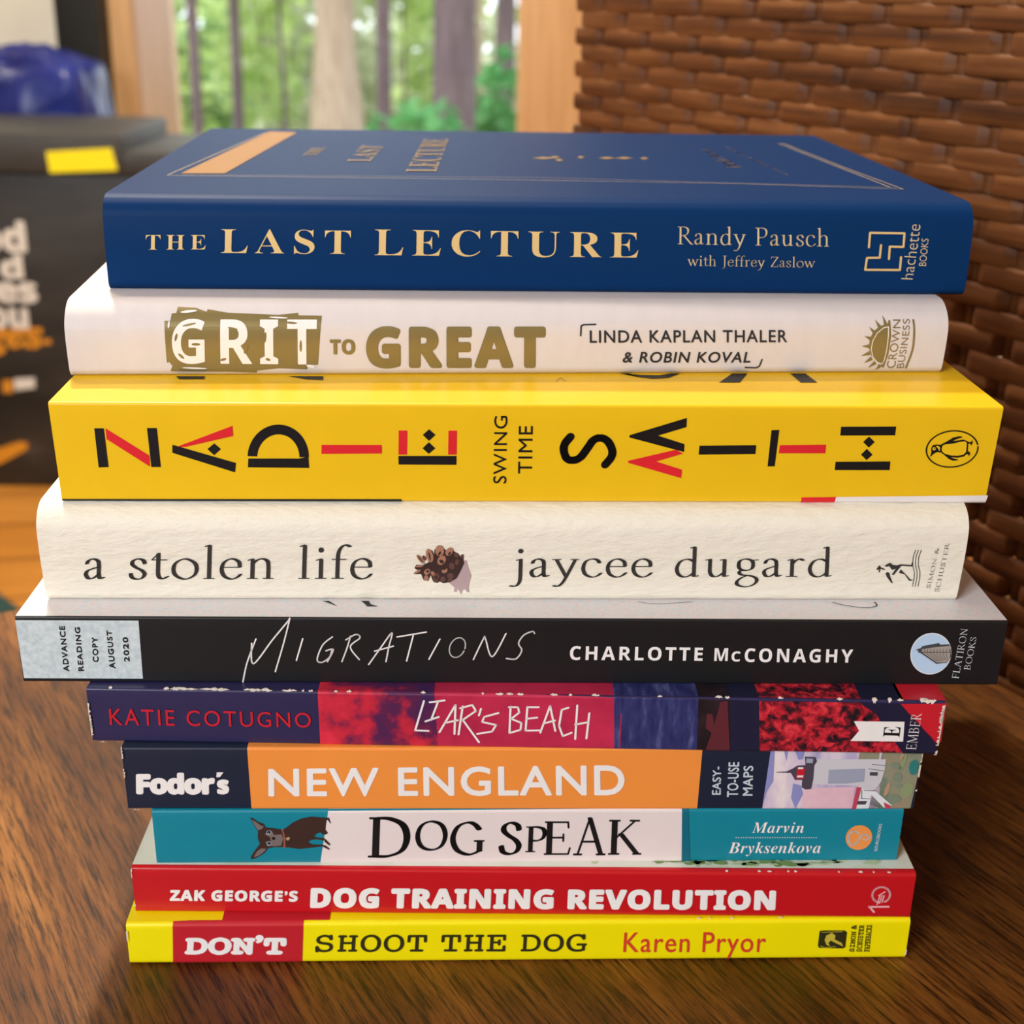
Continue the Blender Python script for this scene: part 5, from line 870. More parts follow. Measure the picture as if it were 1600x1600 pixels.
["dog","author_lettering","palegrey",2,"P",[[146.28,6.9],[146.21,6.76],[146.06,6.76],[145.97,6.9],[146.04,7.04],[146.2,7.04]]],
["dog","author_lettering","palegrey",2,"P",[[146.85,6.9],[146.78,6.76],[146.63,6.76],[146.54,6.9],[146.61,7.04],[146.77,7.04]]],
["dog","author_lettering","palegrey",2,"P",[[147.43,6.9],[147.36,6.76],[147.2,6.76],[147.12,6.9],[147.19,7.04],[147.34,7.04]]],
["dog","author_lettering","palegrey",2,"P",[[148.0,6.9],[147.93,6.75],[147.77,6.76],[147.69,6.9],[147.76,7.04],[147.91,7.04]]],
["dog","author_lettering","palegrey",2,"P",[[148.57,6.89],[148.5,6.75],[148.35,6.75],[148.26,6.89],[148.33,7.03],[148.48,7.03]]],
["dog","author_lettering","palegrey",2,"P",[[149.14,6.89],[149.07,6.75],[148.92,6.75],[148.83,6.89],[148.9,7.03],[149.06,7.03]]],
["dog","author_lettering","palegrey",2,"P",[[149.71,6.89],[149.64,6.75],[149.49,6.75],[149.4,6.89],[149.47,7.03],[149.63,7.03]]],
["dog","author_lettering","palegrey",2,"P",[[150.28,6.89],[150.22,6.75],[150.06,6.75],[149.98,6.89],[150.04,7.03],[150.2,7.03]]],
["dog","author_lettering","palegrey",2,"P",[[150.86,6.88],[150.79,6.74],[150.63,6.74],[150.55,6.88],[150.62,7.03],[150.77,7.02]]],
["dog","author_lettering","palegrey",2,"P",[[151.43,6.88],[151.36,6.74],[151.2,6.74],[151.12,6.88],[151.19,7.02],[151.34,7.02]]],
["dog","author_lettering","palegrey",2,"P",[[152.0,6.88],[151.93,6.74],[151.77,6.74],[151.69,6.88],[151.76,7.02],[151.91,7.02]]],
["dog","author_lettering","palegrey",2,"P",[[152.57,6.88],[152.5,6.74],[152.35,6.74],[152.26,6.88],[152.33,7.02],[152.48,7.02]]],
["dog","author_lettering","palegrey",2,"P",[[153.14,6.87],[153.07,6.73],[152.92,6.73],[152.83,6.88],[152.9,7.02],[153.05,7.02]]],
["dog","author_lettering","palegrey",2,"P",[[153.71,6.87],[153.64,6.73],[153.49,6.73],[153.4,6.87],[153.47,7.01],[153.62,7.01]]],
["dog","author_lettering","palegrey",2,"P",[[154.28,6.87],[154.21,6.73],[154.06,6.73],[153.97,6.87],[154.04,7.01],[154.19,7.01]]],
["dog","publisher_emblem","emblemorange",2,"P",[[167.33,7.38],[167.39,6.78],[167.37,6.17],[167.24,5.59],[167.03,5.04],[166.73,4.55],[166.36,4.12],[165.92,3.78],[165.43,3.53],[164.9,3.39],[164.35,3.34],[163.8,3.41],[163.26,3.58],[162.76,3.85],[162.29,4.21],[161.89,4.65],[161.56,5.16],[161.32,5.72],[161.16,6.31],[161.09,6.92],[161.13,7.53],[161.25,8.11],[161.47,8.65],[161.77,9.14],[162.15,9.56],[162.59,9.9],[163.07,10.14],[163.6,10.29],[164.14,10.33],[164.69,10.26],[165.22,10.09],[165.72,9.82],[166.18,9.47],[166.58,9.03],[166.91,8.53],[167.16,7.97]]],
["dog","publisher_emblem","silverwhite",3,"S",[[164.0,8.11],[163.21,8.59],[162.26,8.38],[161.72,7.05],[162.04,5.57],[162.96,4.84],[163.78,5.3],[164.34,6.5],[164.9,7.57],[165.75,7.62],[166.77,6.89]],0.444,1],
["dog","publisher_emblem","silverwhite",3,"S",[[165.31,6.36],[166.08,6.23],[166.78,6.76],[166.09,7.43]],0.296,1],
["dog","publisher_lettering","palegrey",2,"T","SOURCEBOOKS","sans",[[168.56,10.69],[169.29,10.69],[169.02,2.93],[168.28,3.04]],0.01,1,1],
["zak","author_lettering","bookwhite",2,"T","ZAK GEORGE\u2019S","sbold",[[8.62,6.74],[38.49,6.76],[38.24,3.59],[8.26,3.53]],0.035,0,1.1],
["zak","title_lettering","bookwhite",2,"T","DOG TRAINING REVOLUTION","sbold",[[41.47,7.67],[150.56,8.04],[150.85,2.21],[41.03,1.76]],0.045,0,1.1],
["zak","publisher_emblem","palepink",2,"S",[[175.22,4.72],[174.83,4.83],[174.47,5.01],[174.14,5.26],[173.85,5.56],[173.62,5.91],[173.45,6.3],[173.35,6.71],[173.32,7.12],[173.36,7.53],[173.47,7.92],[173.65,8.28],[173.89,8.58],[174.18,8.83],[174.51,9.02],[174.88,9.13],[175.26,9.17],[175.65,9.13],[176.03,9.02],[176.38,8.83],[176.71,8.58],[176.99,8.27],[177.22,7.91],[177.38,7.52],[177.48,7.11],[177.5,6.7],[177.45,6.29],[177.33,5.9],[177.15,5.55],[176.9,5.25],[176.6,5.0]],0.507,0],
["zak","publisher_emblem","palepink",2,"S",[[172.94,3.45],[177.58,3.55]],0.507,0],
["zak","publisher_emblem","palepink",2,"S",[[173.06,3.46],[174.3,1.93]],0.447,0],
["zak","publisher_emblem","palepink",3,"S",[[174.74,4.19],[175.11,6.79]],0.268,0],
["zak","publisher_emblem","palepink",3,"S",[[175.28,4.55],[175.62,6.8]],0.268,0],
["zak","publisher_emblem","palepink",3,"S",[[175.84,4.78],[176.13,6.8]],0.268,0],
["zak","publisher_emblem","palepink",3,"S",[[174.83,6.79],[176.21,7.89]],0.298,0],
["zak","cover_strip","zakred",1,"P",[[0,12.777648316088566],[183.0134096778605,12.777648316088566],[183.0134096778605,14.777648316088566],[0,13.927648316088566]]],
["zak","cover_picture","leafgreen",1,"P",[[131.77,17.62],[131.84,18.02],[131.09,18.28],[130.6,18.31],[129.87,18.1],[129.67,17.72],[130.15,17.31],[130.28,17.0],[130.89,16.91],[131.32,17.07],[131.52,17.42]]],
["zak","cover_picture","leafgreen",2,"P",[[137.31,18.11],[137.06,18.37],[136.59,18.54],[136.24,18.56],[135.74,18.42],[135.82,18.17],[135.91,17.9],[135.97,17.7],[136.48,17.64],[136.73,17.75],[137.13,17.98]]],
["zak","cover_picture","leafgreen",3,"P",[[123.25,16.92],[122.92,17.3],[122.71,17.54],[122.39,17.57],[122.12,17.37],[122.17,17.02],[122.02,16.63],[122.21,16.34],[122.59,16.26],[122.84,16.41],[123.23,16.74]]],
["zak","cover_picture","leafgreen",1,"P",[[134.12,16.5],[133.35,16.94],[133.05,17.22],[131.93,17.25],[131.44,17.02],[131.03,16.61],[130.5,16.16],[131.56,15.83],[132.5,15.73],[133.55,15.9],[134.38,16.29]]],
["zak","cover_picture","leafgreen",2,"P",[[122.83,17.23],[122.77,17.59],[122.54,17.82],[121.88,17.85],[121.61,17.66],[121.05,17.32],[121.06,16.95],[121.75,16.68],[122.17,16.6],[122.87,16.74],[123.0,17.05]]],
["zak","cover_picture","leafgreen",3,"P",[[127.26,17.58],[127.56,17.82],[126.93,17.98],[126.16,17.99],[125.55,17.87],[124.77,17.64],[125.28,17.39],[125.94,17.21],[126.5,17.16],[127.34,17.25],[127.27,17.46]]],
["zak","cover_picture","leafgreen",1,"P",[[131.61,17.81],[131.77,18.08],[131.03,18.25],[130.51,18.27],[129.79,18.13],[129.47,17.87],[130.0,17.6],[130.21,17.39],[130.79,17.33],[131.28,17.44],[131.39,17.67]]],
["zak","cover_picture","leafgreen",2,"P",[[130.68,18.21],[130.19,18.69],[128.66,18.99],[127.63,19.03],[126.03,18.78],[126.14,18.33],[126.66,17.84],[126.82,17.48],[128.31,17.38],[129.08,17.56],[130.09,17.98]]],
["zak","cover_picture","leafgreen",3,"P",[[138.06,17.98],[137.41,18.19],[136.89,18.32],[136.26,18.34],[135.61,18.23],[135.77,18.03],[135.57,17.81],[135.85,17.65],[136.66,17.6],[137.13,17.69],[137.92,17.87]]],
["zak","cover_picture","leafgreen",1,"P",[[133.72,17.23],[133.12,17.5],[132.87,17.68],[132.14,17.7],[131.76,17.55],[131.61,17.3],[131.22,17.02],[131.86,16.81],[132.54,16.75],[133.19,16.86],[133.84,17.09]]],
["zak","cover_picture","leafgreen",2,"P",[[129.2,17.0],[129.03,17.3],[128.84,17.49],[128.16,17.52],[127.9,17.36],[127.41,17.07],[127.3,16.76],[128.01,16.53],[128.47,16.47],[129.17,16.58],[129.39,16.85]]],
["zak","cover_picture","leafgreen",3,"P",[[130.29,18.02],[130.56,18.31],[129.93,18.51],[128.97,18.53],[128.34,18.37],[127.36,18.09],[127.82,17.78],[128.73,17.56],[129.38,17.49],[130.44,17.61],[130.39,17.87]]],
["zak","cover_picture","leafgreen",1,"P",[[127.0,16.96],[127.18,17.22],[126.6,17.39],[126.15,17.41],[125.59,17.27],[125.23,17.02],[125.69,16.76],[125.93,16.56],[126.38,16.5],[126.83,16.6],[126.86,16.83]]],
["zak","cover_picture","leafgreen",2,"P",[[131.66,16.0],[131.52,16.34],[130.54,16.55],[129.91,16.58],[128.91,16.4],[128.87,16.09],[129.33,15.74],[129.43,15.49],[130.31,15.42],[130.81,15.55],[131.29,15.84]]],
["zak","cover_picture","leafgreen",3,"P",[[135.53,17.72],[134.7,18.2],[133.79,18.51],[132.92,18.55],[131.86,18.29],[132.12,17.84],[132.01,17.34],[132.29,16.98],[133.5,16.87],[134.12,17.06],[135.23,17.48]]],
["zak","cover_picture","leafgreen",1,"P",[[129.15,17.51],[128.51,17.94],[128.22,18.22],[127.54,18.25],[127.11,18.03],[127.08,17.62],[126.71,17.18],[127.23,16.85],[127.93,16.76],[128.5,16.93],[129.2,17.3]]],
["zak","cover_picture","leafgreen",2,"P",[[127.62,16.94],[127.44,17.21],[127.33,17.4],[126.91,17.42],[126.75,17.27],[126.5,17.0],[126.37,16.72],[126.8,16.5],[127.11,16.44],[127.54,16.55],[127.74,16.8]]],
["zak","cover_picture","leafgreen",3,"P",[[138.9,16.38],[139.07,16.84],[138.49,17.14],[137.37,17.18],[136.77,16.93],[135.67,16.49],[136.0,16.01],[137.13,15.66],[137.85,15.56],[139.08,15.74],[139.11,16.15]]],
["zak","cover_picture","leafgreen",1,"P",[[134.8,17.01],[135.18,17.21],[134.24,17.34],[133.39,17.36],[132.49,17.25],[131.7,17.06],[132.47,16.86],[133.05,16.7],[133.79,16.66],[134.69,16.74],[134.65,16.91]]],
["zak","cover_picture","leafgreen",2,"P",[[123.69,16.29],[123.7,16.51],[123.13,16.65],[122.76,16.67],[122.19,16.55],[122.09,16.35],[122.42,16.13],[122.51,15.96],[122.98,15.92],[123.29,16.0],[123.49,16.19]]],
["zak","cover_picture","leafgreen",3,"P",[[124.88,17.22],[124.55,17.82],[124.04,18.21],[123.63,18.25],[123.07,17.93],[123.18,17.37],[123.23,16.75],[123.32,16.29],[123.91,16.16],[124.2,16.4],[124.69,16.92]]],
["zak","cover_picture","leafgreen",1,"P",[[135.06,17.18],[134.03,17.47],[133.45,17.66],[132.43,17.68],[131.65,17.53],[131.75,17.26],[131.23,16.96],[131.89,16.74],[133.05,16.68],[133.86,16.79],[135.04,17.04]]],
["zak","cover_picture","leafgreen",2,"P",[[138.7,17.96],[137.98,18.35],[137.68,18.6],[136.48,18.63],[136.0,18.42],[135.46,18.06],[134.95,17.66],[136.13,17.36],[137.08,17.28],[138.23,17.43],[139.01,17.77]]],
["zak","cover_picture","leafgreen",3,"P",[[136.79,17.71],[136.78,18.3],[136.34,18.68],[135.22,18.72],[134.71,18.41],[133.7,17.86],[133.82,17.26],[134.99,16.82],[135.7,16.69],[136.91,16.92],[137.06,17.43]]],
["zak","cover_picture","leafgreen",1,"P",[[133.19,16.73],[133.55,16.99],[132.76,17.16],[131.9,17.17],[131.15,17.04],[130.29,16.79],[130.94,16.53],[131.62,16.33],[132.29,16.27],[133.22,16.38],[133.14,16.6]]],
["zak","cover_picture","leafgreen",2,"P",[[126.63,17.66],[126.83,18.27],[125.47,18.67],[124.56,18.71],[123.23,18.39],[122.76,17.82],[123.69,17.19],[123.99,16.73],[125.08,16.59],[125.91,16.83],[126.19,17.36]]],
["zak","cover_picture","leafgreen2",1,"P",[[145.52,17.19],[145.57,17.58],[145.08,17.84],[144.76,17.86],[144.28,17.66],[144.15,17.29],[144.46,16.89],[144.55,16.59],[144.94,16.5],[145.23,16.66],[145.36,17.0]]],
["zak","cover_picture","leafgreen2",2,"P",[[147.8,17.83],[147.34,18.2],[146.48,18.44],[145.83,18.47],[144.89,18.27],[145.04,17.92],[145.2,17.53],[145.32,17.25],[146.27,17.16],[146.73,17.31],[147.47,17.64]]],
["zak","cover_picture","leafgreen2",3,"P",[[135.24,16.24],[134.87,16.81],[134.63,17.18],[134.26,17.23],[133.95,16.92],[134.01,16.38],[133.85,15.79],[134.06,15.35],[134.49,15.23],[134.77,15.45],[135.21,15.96]]],
["zak","cover_picture","leafgreen2",1,"P",[[142.65,16.15],[142.1,16.34],[141.88,16.47],[141.06,16.48],[140.7,16.38],[140.4,16.2],[140.01,16.0],[140.79,15.85],[141.47,15.81],[142.24,15.89],[142.85,16.06]]],
["zak","cover_picture","leafgreen2",2,"P",[[135.55,17.68],[135.44,18.06],[135.05,18.31],[133.94,18.34],[133.47,18.14],[132.51,17.77],[132.52,17.38],[133.7,17.08],[134.43,17.0],[135.62,17.15],[135.84,17.49]]],
["zak","cover_picture","leafgreen2",3,"P",[[136.89,17.47],[137.4,17.84],[136.32,18.08],[135.02,18.1],[133.98,17.91],[132.65,17.56],[133.53,17.19],[134.63,16.91],[135.6,16.83],[137.02,16.97],[136.9,17.29]]],
["zak","cover_picture","leafgreen2",1,"P",[[132.6,15.93],[132.7,16.53],[132.23,16.92],[131.9,16.97],[131.45,16.65],[131.25,16.08],[131.59,15.46],[131.72,15.0],[132.08,14.86],[132.39,15.1],[132.46,15.63]]],
["zak","cover_picture","leafgreen2",2,"P",[[140.71,17.96],[140.53,18.24],[139.97,18.43],[139.59,18.45],[139.01,18.3],[139.05,18.03],[139.24,17.73],[139.3,17.51],[139.84,17.45],[140.12,17.56],[140.49,17.81]]],
["zak","cover_picture","leafgreen2",3,"P",[[143.65,18.11],[143.05,18.3],[142.55,18.43],[141.95,18.45],[141.34,18.34],[141.49,18.16],[141.3,17.95],[141.57,17.8],[142.34,17.76],[142.77,17.83],[143.53,18.01]]],
["zak","cover_picture","leafgreen2",1,"P",[[147.07,16.53],[146.11,16.77],[145.73,16.93],[144.57,16.95],[143.97,16.82],[143.74,16.59],[143.12,16.35],[144.13,16.16],[145.2,16.11],[146.23,16.2],[147.26,16.41]]],
["zak","cover_picture","leafgreen2",2,"P",[[143.75,17.97],[143.44,18.3],[143.09,18.51],[141.87,18.54],[141.4,18.36],[140.51,18.05],[140.31,17.71],[141.6,17.45],[142.42,17.38],[143.69,17.51],[144.1,17.8]]],
["zak","cover_picture","leafgreen2",3,"P",[[143.55,16.14],[143.74,16.5],[143.3,16.73],[142.63,16.76],[142.2,16.57],[141.52,16.23],[141.84,15.86],[142.47,15.59],[142.92,15.51],[143.65,15.65],[143.62,15.96]]],
["zak","cover_picture","leafgreen2",1,"P",[[146.98,16.18],[147.42,16.71],[146.05,17.05],[144.98,17.09],[143.68,16.81],[142.83,16.31],[143.9,15.76],[144.47,15.36],[145.53,15.24],[146.6,15.45],[146.65,15.91]]],
["zak","cover_picture","leafgreen2",2,"P",[[147.81,16.73],[147.72,17.01],[147.09,17.19],[146.69,17.21],[146.05,17.07],[146.02,16.8],[146.32,16.52],[146.39,16.3],[146.95,16.24],[147.27,16.35],[147.57,16.6]]],
["zak","cover_picture","leafgreen2",3,"P",[[146.68,18.29],[145.85,18.67],[144.93,18.93],[144.05,18.96],[142.98,18.75],[143.24,18.38],[143.13,17.98],[143.42,17.69],[144.63,17.6],[145.26,17.76],[146.38,18.1]]],
["zak","cover_picture","leafgreen2",1,"P",[[137.95,17.95],[136.78,18.16],[136.25,18.29],[135.0,18.31],[134.21,18.2],[134.15,18.0],[133.47,17.78],[134.43,17.62],[135.71,17.57],[136.76,17.66],[138.06,17.84]]],
["zak","cover_picture","leafgreen2",1,"P",[[154.65,17.94],[154.78,18.25],[153.32,18.45],[152.37,18.48],[150.94,18.31],[150.55,18.02],[151.48,17.7],[151.75,17.46],[152.93,17.39],[153.77,17.51],[154.16,17.79]]],
["zak","cover_picture","leafgreen2",2,"P",[[155.53,16.9],[155.04,17.11],[154.12,17.25],[153.42,17.26],[152.42,17.15],[152.58,16.95],[152.75,16.73],[152.88,16.57],[153.89,16.52],[154.39,16.61],[155.18,16.79]]],
["zak","cover_picture","leafgreen2",3,"P",[[165.25,17.17],[164.17,17.44],[163.47,17.62],[162.42,17.64],[161.51,17.5],[161.68,17.24],[161.2,16.95],[161.81,16.75],[163.07,16.69],[163.89,16.79],[165.16,17.03]]],
["zak","cover_picture","leafgreen2",1,"P",[[166.18,17.73],[165.68,18.33],[165.48,18.72],[164.75,18.76],[164.42,18.45],[164.16,17.88],[163.81,17.26],[164.51,16.81],[165.12,16.68],[165.81,16.91],[166.36,17.43]]],
["zak","cover_picture","leafgreen2",2,"P",[[161.14,17.96],[161.1,18.16],[160.96,18.28],[160.56,18.3],[160.39,18.2],[160.05,18.01],[160.05,17.81],[160.48,17.66],[160.74,17.62],[161.17,17.7],[161.25,17.87]]],
["zak","cover_picture","leafgreen2",3,"P",[[162.37,16.57],[162.7,16.81],[162.0,16.97],[161.15,16.98],[160.48,16.86],[159.62,16.63],[160.19,16.38],[160.91,16.2],[161.53,16.15],[162.45,16.24],[162.38,16.45]]],
["zak","cover_picture","leafgreen2",1,"P",[[167.01,17.08],[167.31,17.29],[165.92,17.42],[164.95,17.43],[163.61,17.33],[163.01,17.14],[164.01,16.93],[164.4,16.77],[165.48,16.73],[166.4,16.81],[166.6,16.98]]],
["zak","cover_picture","leafgreen2",2,"P",[[159.44,15.94],[158.99,16.31],[157.57,16.55],[156.61,16.58],[155.12,16.38],[155.23,16.03],[155.72,15.65],[155.86,15.37],[157.25,15.29],[157.96,15.43],[158.89,15.76]]],
["zak","cover_picture","leafgreen2",3,"P",[[152.12,15.98],[151.33,16.18],[150.67,16.31],[149.89,16.33],[149.09,16.22],[149.29,16.03],[149.03,15.82],[149.39,15.66],[150.39,15.62],[150.97,15.7],[151.96,15.88]]],
["zak","cover_picture","leafgreen2",1,"P",[[153.7,16.91],[152.97,17.35],[152.68,17.63],[151.79,17.66],[151.33,17.43],[151.15,17.02],[150.68,16.57],[151.45,16.24],[152.27,16.15],[153.05,16.32],[153.85,16.7]]],
["zak","cover_picture","leafgreen2",2,"P",[[160.68,16.75],[160.39,16.99],[160.08,17.14],[158.99,17.16],[158.57,17.03],[157.77,16.81],[157.6,16.56],[158.75,16.38],[159.49,16.32],[160.62,16.42],[160.99,16.63]]],
["zak","cover_picture","leafgreen2",3,"P",[[154.23,17.85],[154.36,18.12],[154.04,18.3],[153.55,18.32],[153.24,18.18],[152.74,17.92],[152.97,17.64],[153.43,17.44],[153.77,17.38],[154.3,17.48],[154.28,17.72]]],
["zak","cover_picture","leafgreen2",1,"P",[[153.58,17.02],[153.69,17.21],[153.35,17.33],[153.08,17.34],[152.75,17.24],[152.54,17.07],[152.81,16.88],[152.95,16.74],[153.21,16.7],[153.48,16.77],[153.5,16.93]]],
["zak","cover_picture","leafgreen2",2,"P",[[158.62,16.2],[158.45,16.73],[157.22,17.07],[156.43,17.11],[155.18,16.83],[155.12,16.33],[155.71,15.79],[155.84,15.38],[156.94,15.27],[157.56,15.48],[158.15,15.94]]],
["zak","cover_picture","palegreen",1,"P",[[103.11,17.58],[103.19,17.77],[102.31,17.9],[101.74,17.91],[100.88,17.81],[100.65,17.63],[101.21,17.43],[101.37,17.29],[102.08,17.25],[102.58,17.32],[102.81,17.49]]],
["zak","cover_picture","palegreen",2,"P",[[101.56,16.74],[101.04,16.97],[100.04,17.12],[99.3,17.14],[98.23,17.02],[98.4,16.8],[98.58,16.56],[98.73,16.39],[99.8,16.34],[100.33,16.43],[101.18,16.63]]],
["zak","cover_picture","palegreen",3,"P",[[97.38,17.9],[96.81,18.25],[96.45,18.48],[95.9,18.51],[95.43,18.32],[95.51,17.98],[95.26,17.62],[95.58,17.35],[96.24,17.27],[96.67,17.41],[97.33,17.72]]],
["zak","cover_picture","palegreen",1,"P",[[108.62,16.49],[108.27,16.98],[108.13,17.3],[107.63,17.33],[107.4,17.08],[107.22,16.62],[106.98,16.11],[107.46,15.74],[107.88,15.64],[108.36,15.83],[108.74,16.25]]],
["zak","cover_picture","palegreen",2,"P",[[102.2,17.37],[102.17,17.73],[102.03,17.96],[101.63,17.99],[101.46,17.8],[101.12,17.46],[101.13,17.09],[101.55,16.82],[101.81,16.74],[102.23,16.88],[102.31,17.19]]],
["zak","cover_picture","palegreen",1,"P",[[163.74,16.42],[163.85,16.62],[162.57,16.74],[161.74,16.76],[160.48,16.65],[160.15,16.47],[160.96,16.26],[161.2,16.11],[162.23,16.07],[162.96,16.15],[163.3,16.32]]],
["zak","cover_picture","palegreen",2,"P",[[169.51,18.35],[168.77,18.73],[167.37,18.99],[166.32,19.01],[164.79,18.81],[165.04,18.44],[165.29,18.04],[165.49,17.75],[167.03,17.66],[167.78,17.82],[168.98,18.16]]],
["zak","cover_picture","palegreen",3,"P",[[175.73,17.42],[174.96,17.98],[174.46,18.34],[173.71,18.38],[173.07,18.09],[173.19,17.56],[172.85,16.99],[173.28,16.56],[174.18,16.44],[174.76,16.66],[175.66,17.15]]],
["zak","cover_picture","palegreen",1,"P",[[165.4,17.93],[165.14,18.49],[165.03,18.86],[164.65,18.9],[164.48,18.6],[164.33,18.07],[164.15,17.49],[164.52,17.07],[164.84,16.94],[165.21,17.16],[165.49,17.65]]],
["zak","cover_picture","palegreen",2,"P",[[174.37,16.94],[174.27,17.31],[173.87,17.56],[172.73,17.59],[172.25,17.39],[171.27,17.03],[171.28,16.64],[172.48,16.35],[173.23,16.27],[174.45,16.42],[174.67,16.75]]],
["zak","cover_picture","leafgreen",1,"P",[[152.39,16.07],[152.48,16.64],[151.45,17.0],[150.78,17.04],[149.78,16.75],[149.51,16.21],[150.16,15.63],[150.35,15.2],[151.18,15.08],[151.77,15.3],[152.04,15.79]]],
["zak","cover_picture","leafgreen",2,"P",[[154.62,16.35],[154.3,16.93],[153.69,17.3],[153.23,17.35],[152.57,17.04],[152.68,16.49],[152.79,15.9],[152.88,15.46],[153.54,15.33],[153.87,15.56],[154.38,16.06]]],
["zak","cover_picture","leafgreen",3,"P",[[146.05,15.93],[145.02,16.28],[144.37,16.51],[143.37,16.54],[142.52,16.35],[142.68,16.01],[142.22,15.65],[142.8,15.38],[143.99,15.3],[144.76,15.44],[145.96,15.75]]],
["zak","cover_picture","leafgreen",1,"P",[[151.69,17.02],[151.07,17.38],[150.82,17.61],[149.9,17.64],[149.5,17.45],[149.16,17.11],[148.73,16.74],[149.6,16.47],[150.37,16.39],[151.23,16.53],[151.91,16.84]]],
["zak","cover_picture","leafgreen",2,"P",[[144.23,18.12],[144.12,18.65],[143.73,18.99],[142.59,19.03],[142.11,18.75],[141.13,18.25],[141.14,17.71],[142.34,17.31],[143.08,17.19],[144.3,17.4],[144.53,17.86]]],
["zak","cover_picture","leafgreen",3,"P",[[154.4,16.43],[154.88,16.99],[153.84,17.35],[152.58,17.39],[151.57,17.1],[150.28,16.57],[151.13,15.99],[152.21,15.57],[153.14,15.44],[154.52,15.66],[154.41,16.15]]],
["zak","cover_picture","leafgreen",1,"P",[[147.15,17.25],[147.26,17.77],[146.75,18.1],[146.4,18.14],[145.91,17.87],[145.69,17.38],[146.05,16.85],[146.2,16.46],[146.59,16.35],[146.92,16.55],[147.0,17.0]]],
["zak","cover_picture","leafgreen",2,"P",[[141.88,17.17],[141.72,17.37],[141.22,17.5],[140.87,17.51],[140.34,17.41],[140.38,17.22],[140.55,17.01],[140.61,16.85],[141.1,16.81],[141.35,16.89],[141.69,17.07]]],
["zak","cover_picture","leafgreen",3,"P",[[150.34,17.05],[149.42,17.58],[148.66,17.92],[147.75,17.96],[146.81,17.68],[147.05,17.19],[146.75,16.64],[147.16,16.24],[148.33,16.13],[149.0,16.33],[150.15,16.79]]],
["zak","cover_picture","leafgreen",1,"P",[[156.13,16.0],[155.28,16.43],[154.94,16.71],[153.9,16.74],[153.37,16.51],[153.15,16.1],[152.61,15.66],[153.5,15.33],[154.46,15.24],[155.38,15.41],[156.3,15.78]]],
["zak","edge_wear","wornpaper",6,"P",[[145.79,12.76],[145.88,12.78],[145.98,12.81],[146.08,12.8],[146.18,12.85],[146.27,12.81],[146.37,12.8],[146.47,12.79],[146.57,12.76],[146.57,12.74],[146.47,12.71],[146.37,12.69],[146.27,12.67],[146.18,12.64],[146.08,12.7],[145.98,12.71],[145.88,12.7],[145.79,12.74]]],
["zak","edge_wear","wornpaper",6,"P",[[172.76,12.76],[172.83,12.78],[172.89,12.79],[172.95,12.85],[173.01,12.8],[173.08,12.79],[173.14,12.81],[173.2,12.77],[173.27,12.76],[173.27,12.74],[173.2,12.73],[173.14,12.67],[173.08,12.7],[173.01,12.69],[172.95,12.65],[172.89,12.69],[172.83,12.73],[172.76,12.74]]],
["zak","edge_wear","wornpaper",6,"P",[[138.19,12.76],[138.29,12.78],[138.38,12.81],[138.48,12.82],[138.57,12.82],[138.67,12.83],[138.76,12.82],[138.86,12.78],[138.95,12.76],[138.95,12.74],[138.86,12.7],[138.76,12.67],[138.67,12.67],[138.57,12.67],[138.48,12.65],[138.38,12.68],[138.29,12.71],[138.19,12.74]]],
["zak","edge_wear","wornpaper",6,"P",[[148.07,12.76],[148.21,12.79],[148.34,12.8],[148.48,12.78],[148.61,12.81],[148.75,12.81],[148.88,12.78],[149.02,12.78],[149.15,12.76],[149.15,12.74],[149.02,12.73],[148.88,12.69],[148.75,12.71],[148.61,12.7],[148.48,12.65],[148.34,12.71],[148.21,12.71],[148.07,12.74]]],
["zak","edge_wear","wornpaper",6,"P",[[164.54,12.76],[164.6,12.78],[164.67,12.77],[164.73,12.79],[164.8,12.82],[164.86,12.83],[164.93,12.81],[164.99,12.79],[165.06,12.76],[165.06,12.74],[164.99,12.71],[164.93,12.68],[164.86,12.66],[164.8,12.65],[164.73,12.67],[164.67,12.72],[164.6,12.72],[164.54,12.74]]],
["zak","edge_wear","wornpaper",6,"P",[[176.12,12.76],[176.24,12.79],[176.36,12.81],[176.48,12.78],[176.59,12.81],[176.71,12.81],[176.83,12.78],[176.95,12.78],[177.07,12.76],[177.07,12.74],[176.95,12.71],[176.83,12.68],[176.71,12.66],[176.59,12.71],[176.48,12.65],[176.36,12.7],[176.24,12.71],[176.12,12.74]]],
["zak","edge_wear","wornpaper",6,"P",[[154.32,12.76],[154.42,12.78],[154.51,12.83],[154.6,12.85],[154.69,12.84],[154.78,12.81],[154.87,12.79],[154.97,12.79],[155.06,12.76],[155.06,12.74],[154.97,12.7],[154.87,12.71],[154.78,12.67],[154.69,12.66],[154.6,12.67],[154.51,12.67],[154.42,12.71],[154.32,12.74]]],
["zak","edge_wear","wornpaper",6,"P",[[152.69,12.76],[152.76,12.78],[152.82,12.78],[152.89,12.84],[152.96,12.85],[153.02,12.85],[153.09,12.79],[153.16,12.8],[153.23,12.76],[153.23,12.74],[153.16,12.71],[153.09,12.72],[153.02,12.7],[152.96,12.71],[152.89,12.7],[152.82,12.67],[152.76,12.73],[152.69,12.74]]],
["zak","edge_wear","wornpaper",6,"P",[[169.38,12.76],[169.52,12.79],[169.66,12.81],[169.8,12.84],[169.94,12.8],[170.07,12.85],[170.21,12.83],[170.35,12.78],[170.49,12.76],[170.49,12.74],[170.35,12.72],[170.21,12.68],[170.07,12.65],[169.94,12.72],[169.8,12.67],[169.66,12.72],[169.52,12.71],[169.38,12.74]]],
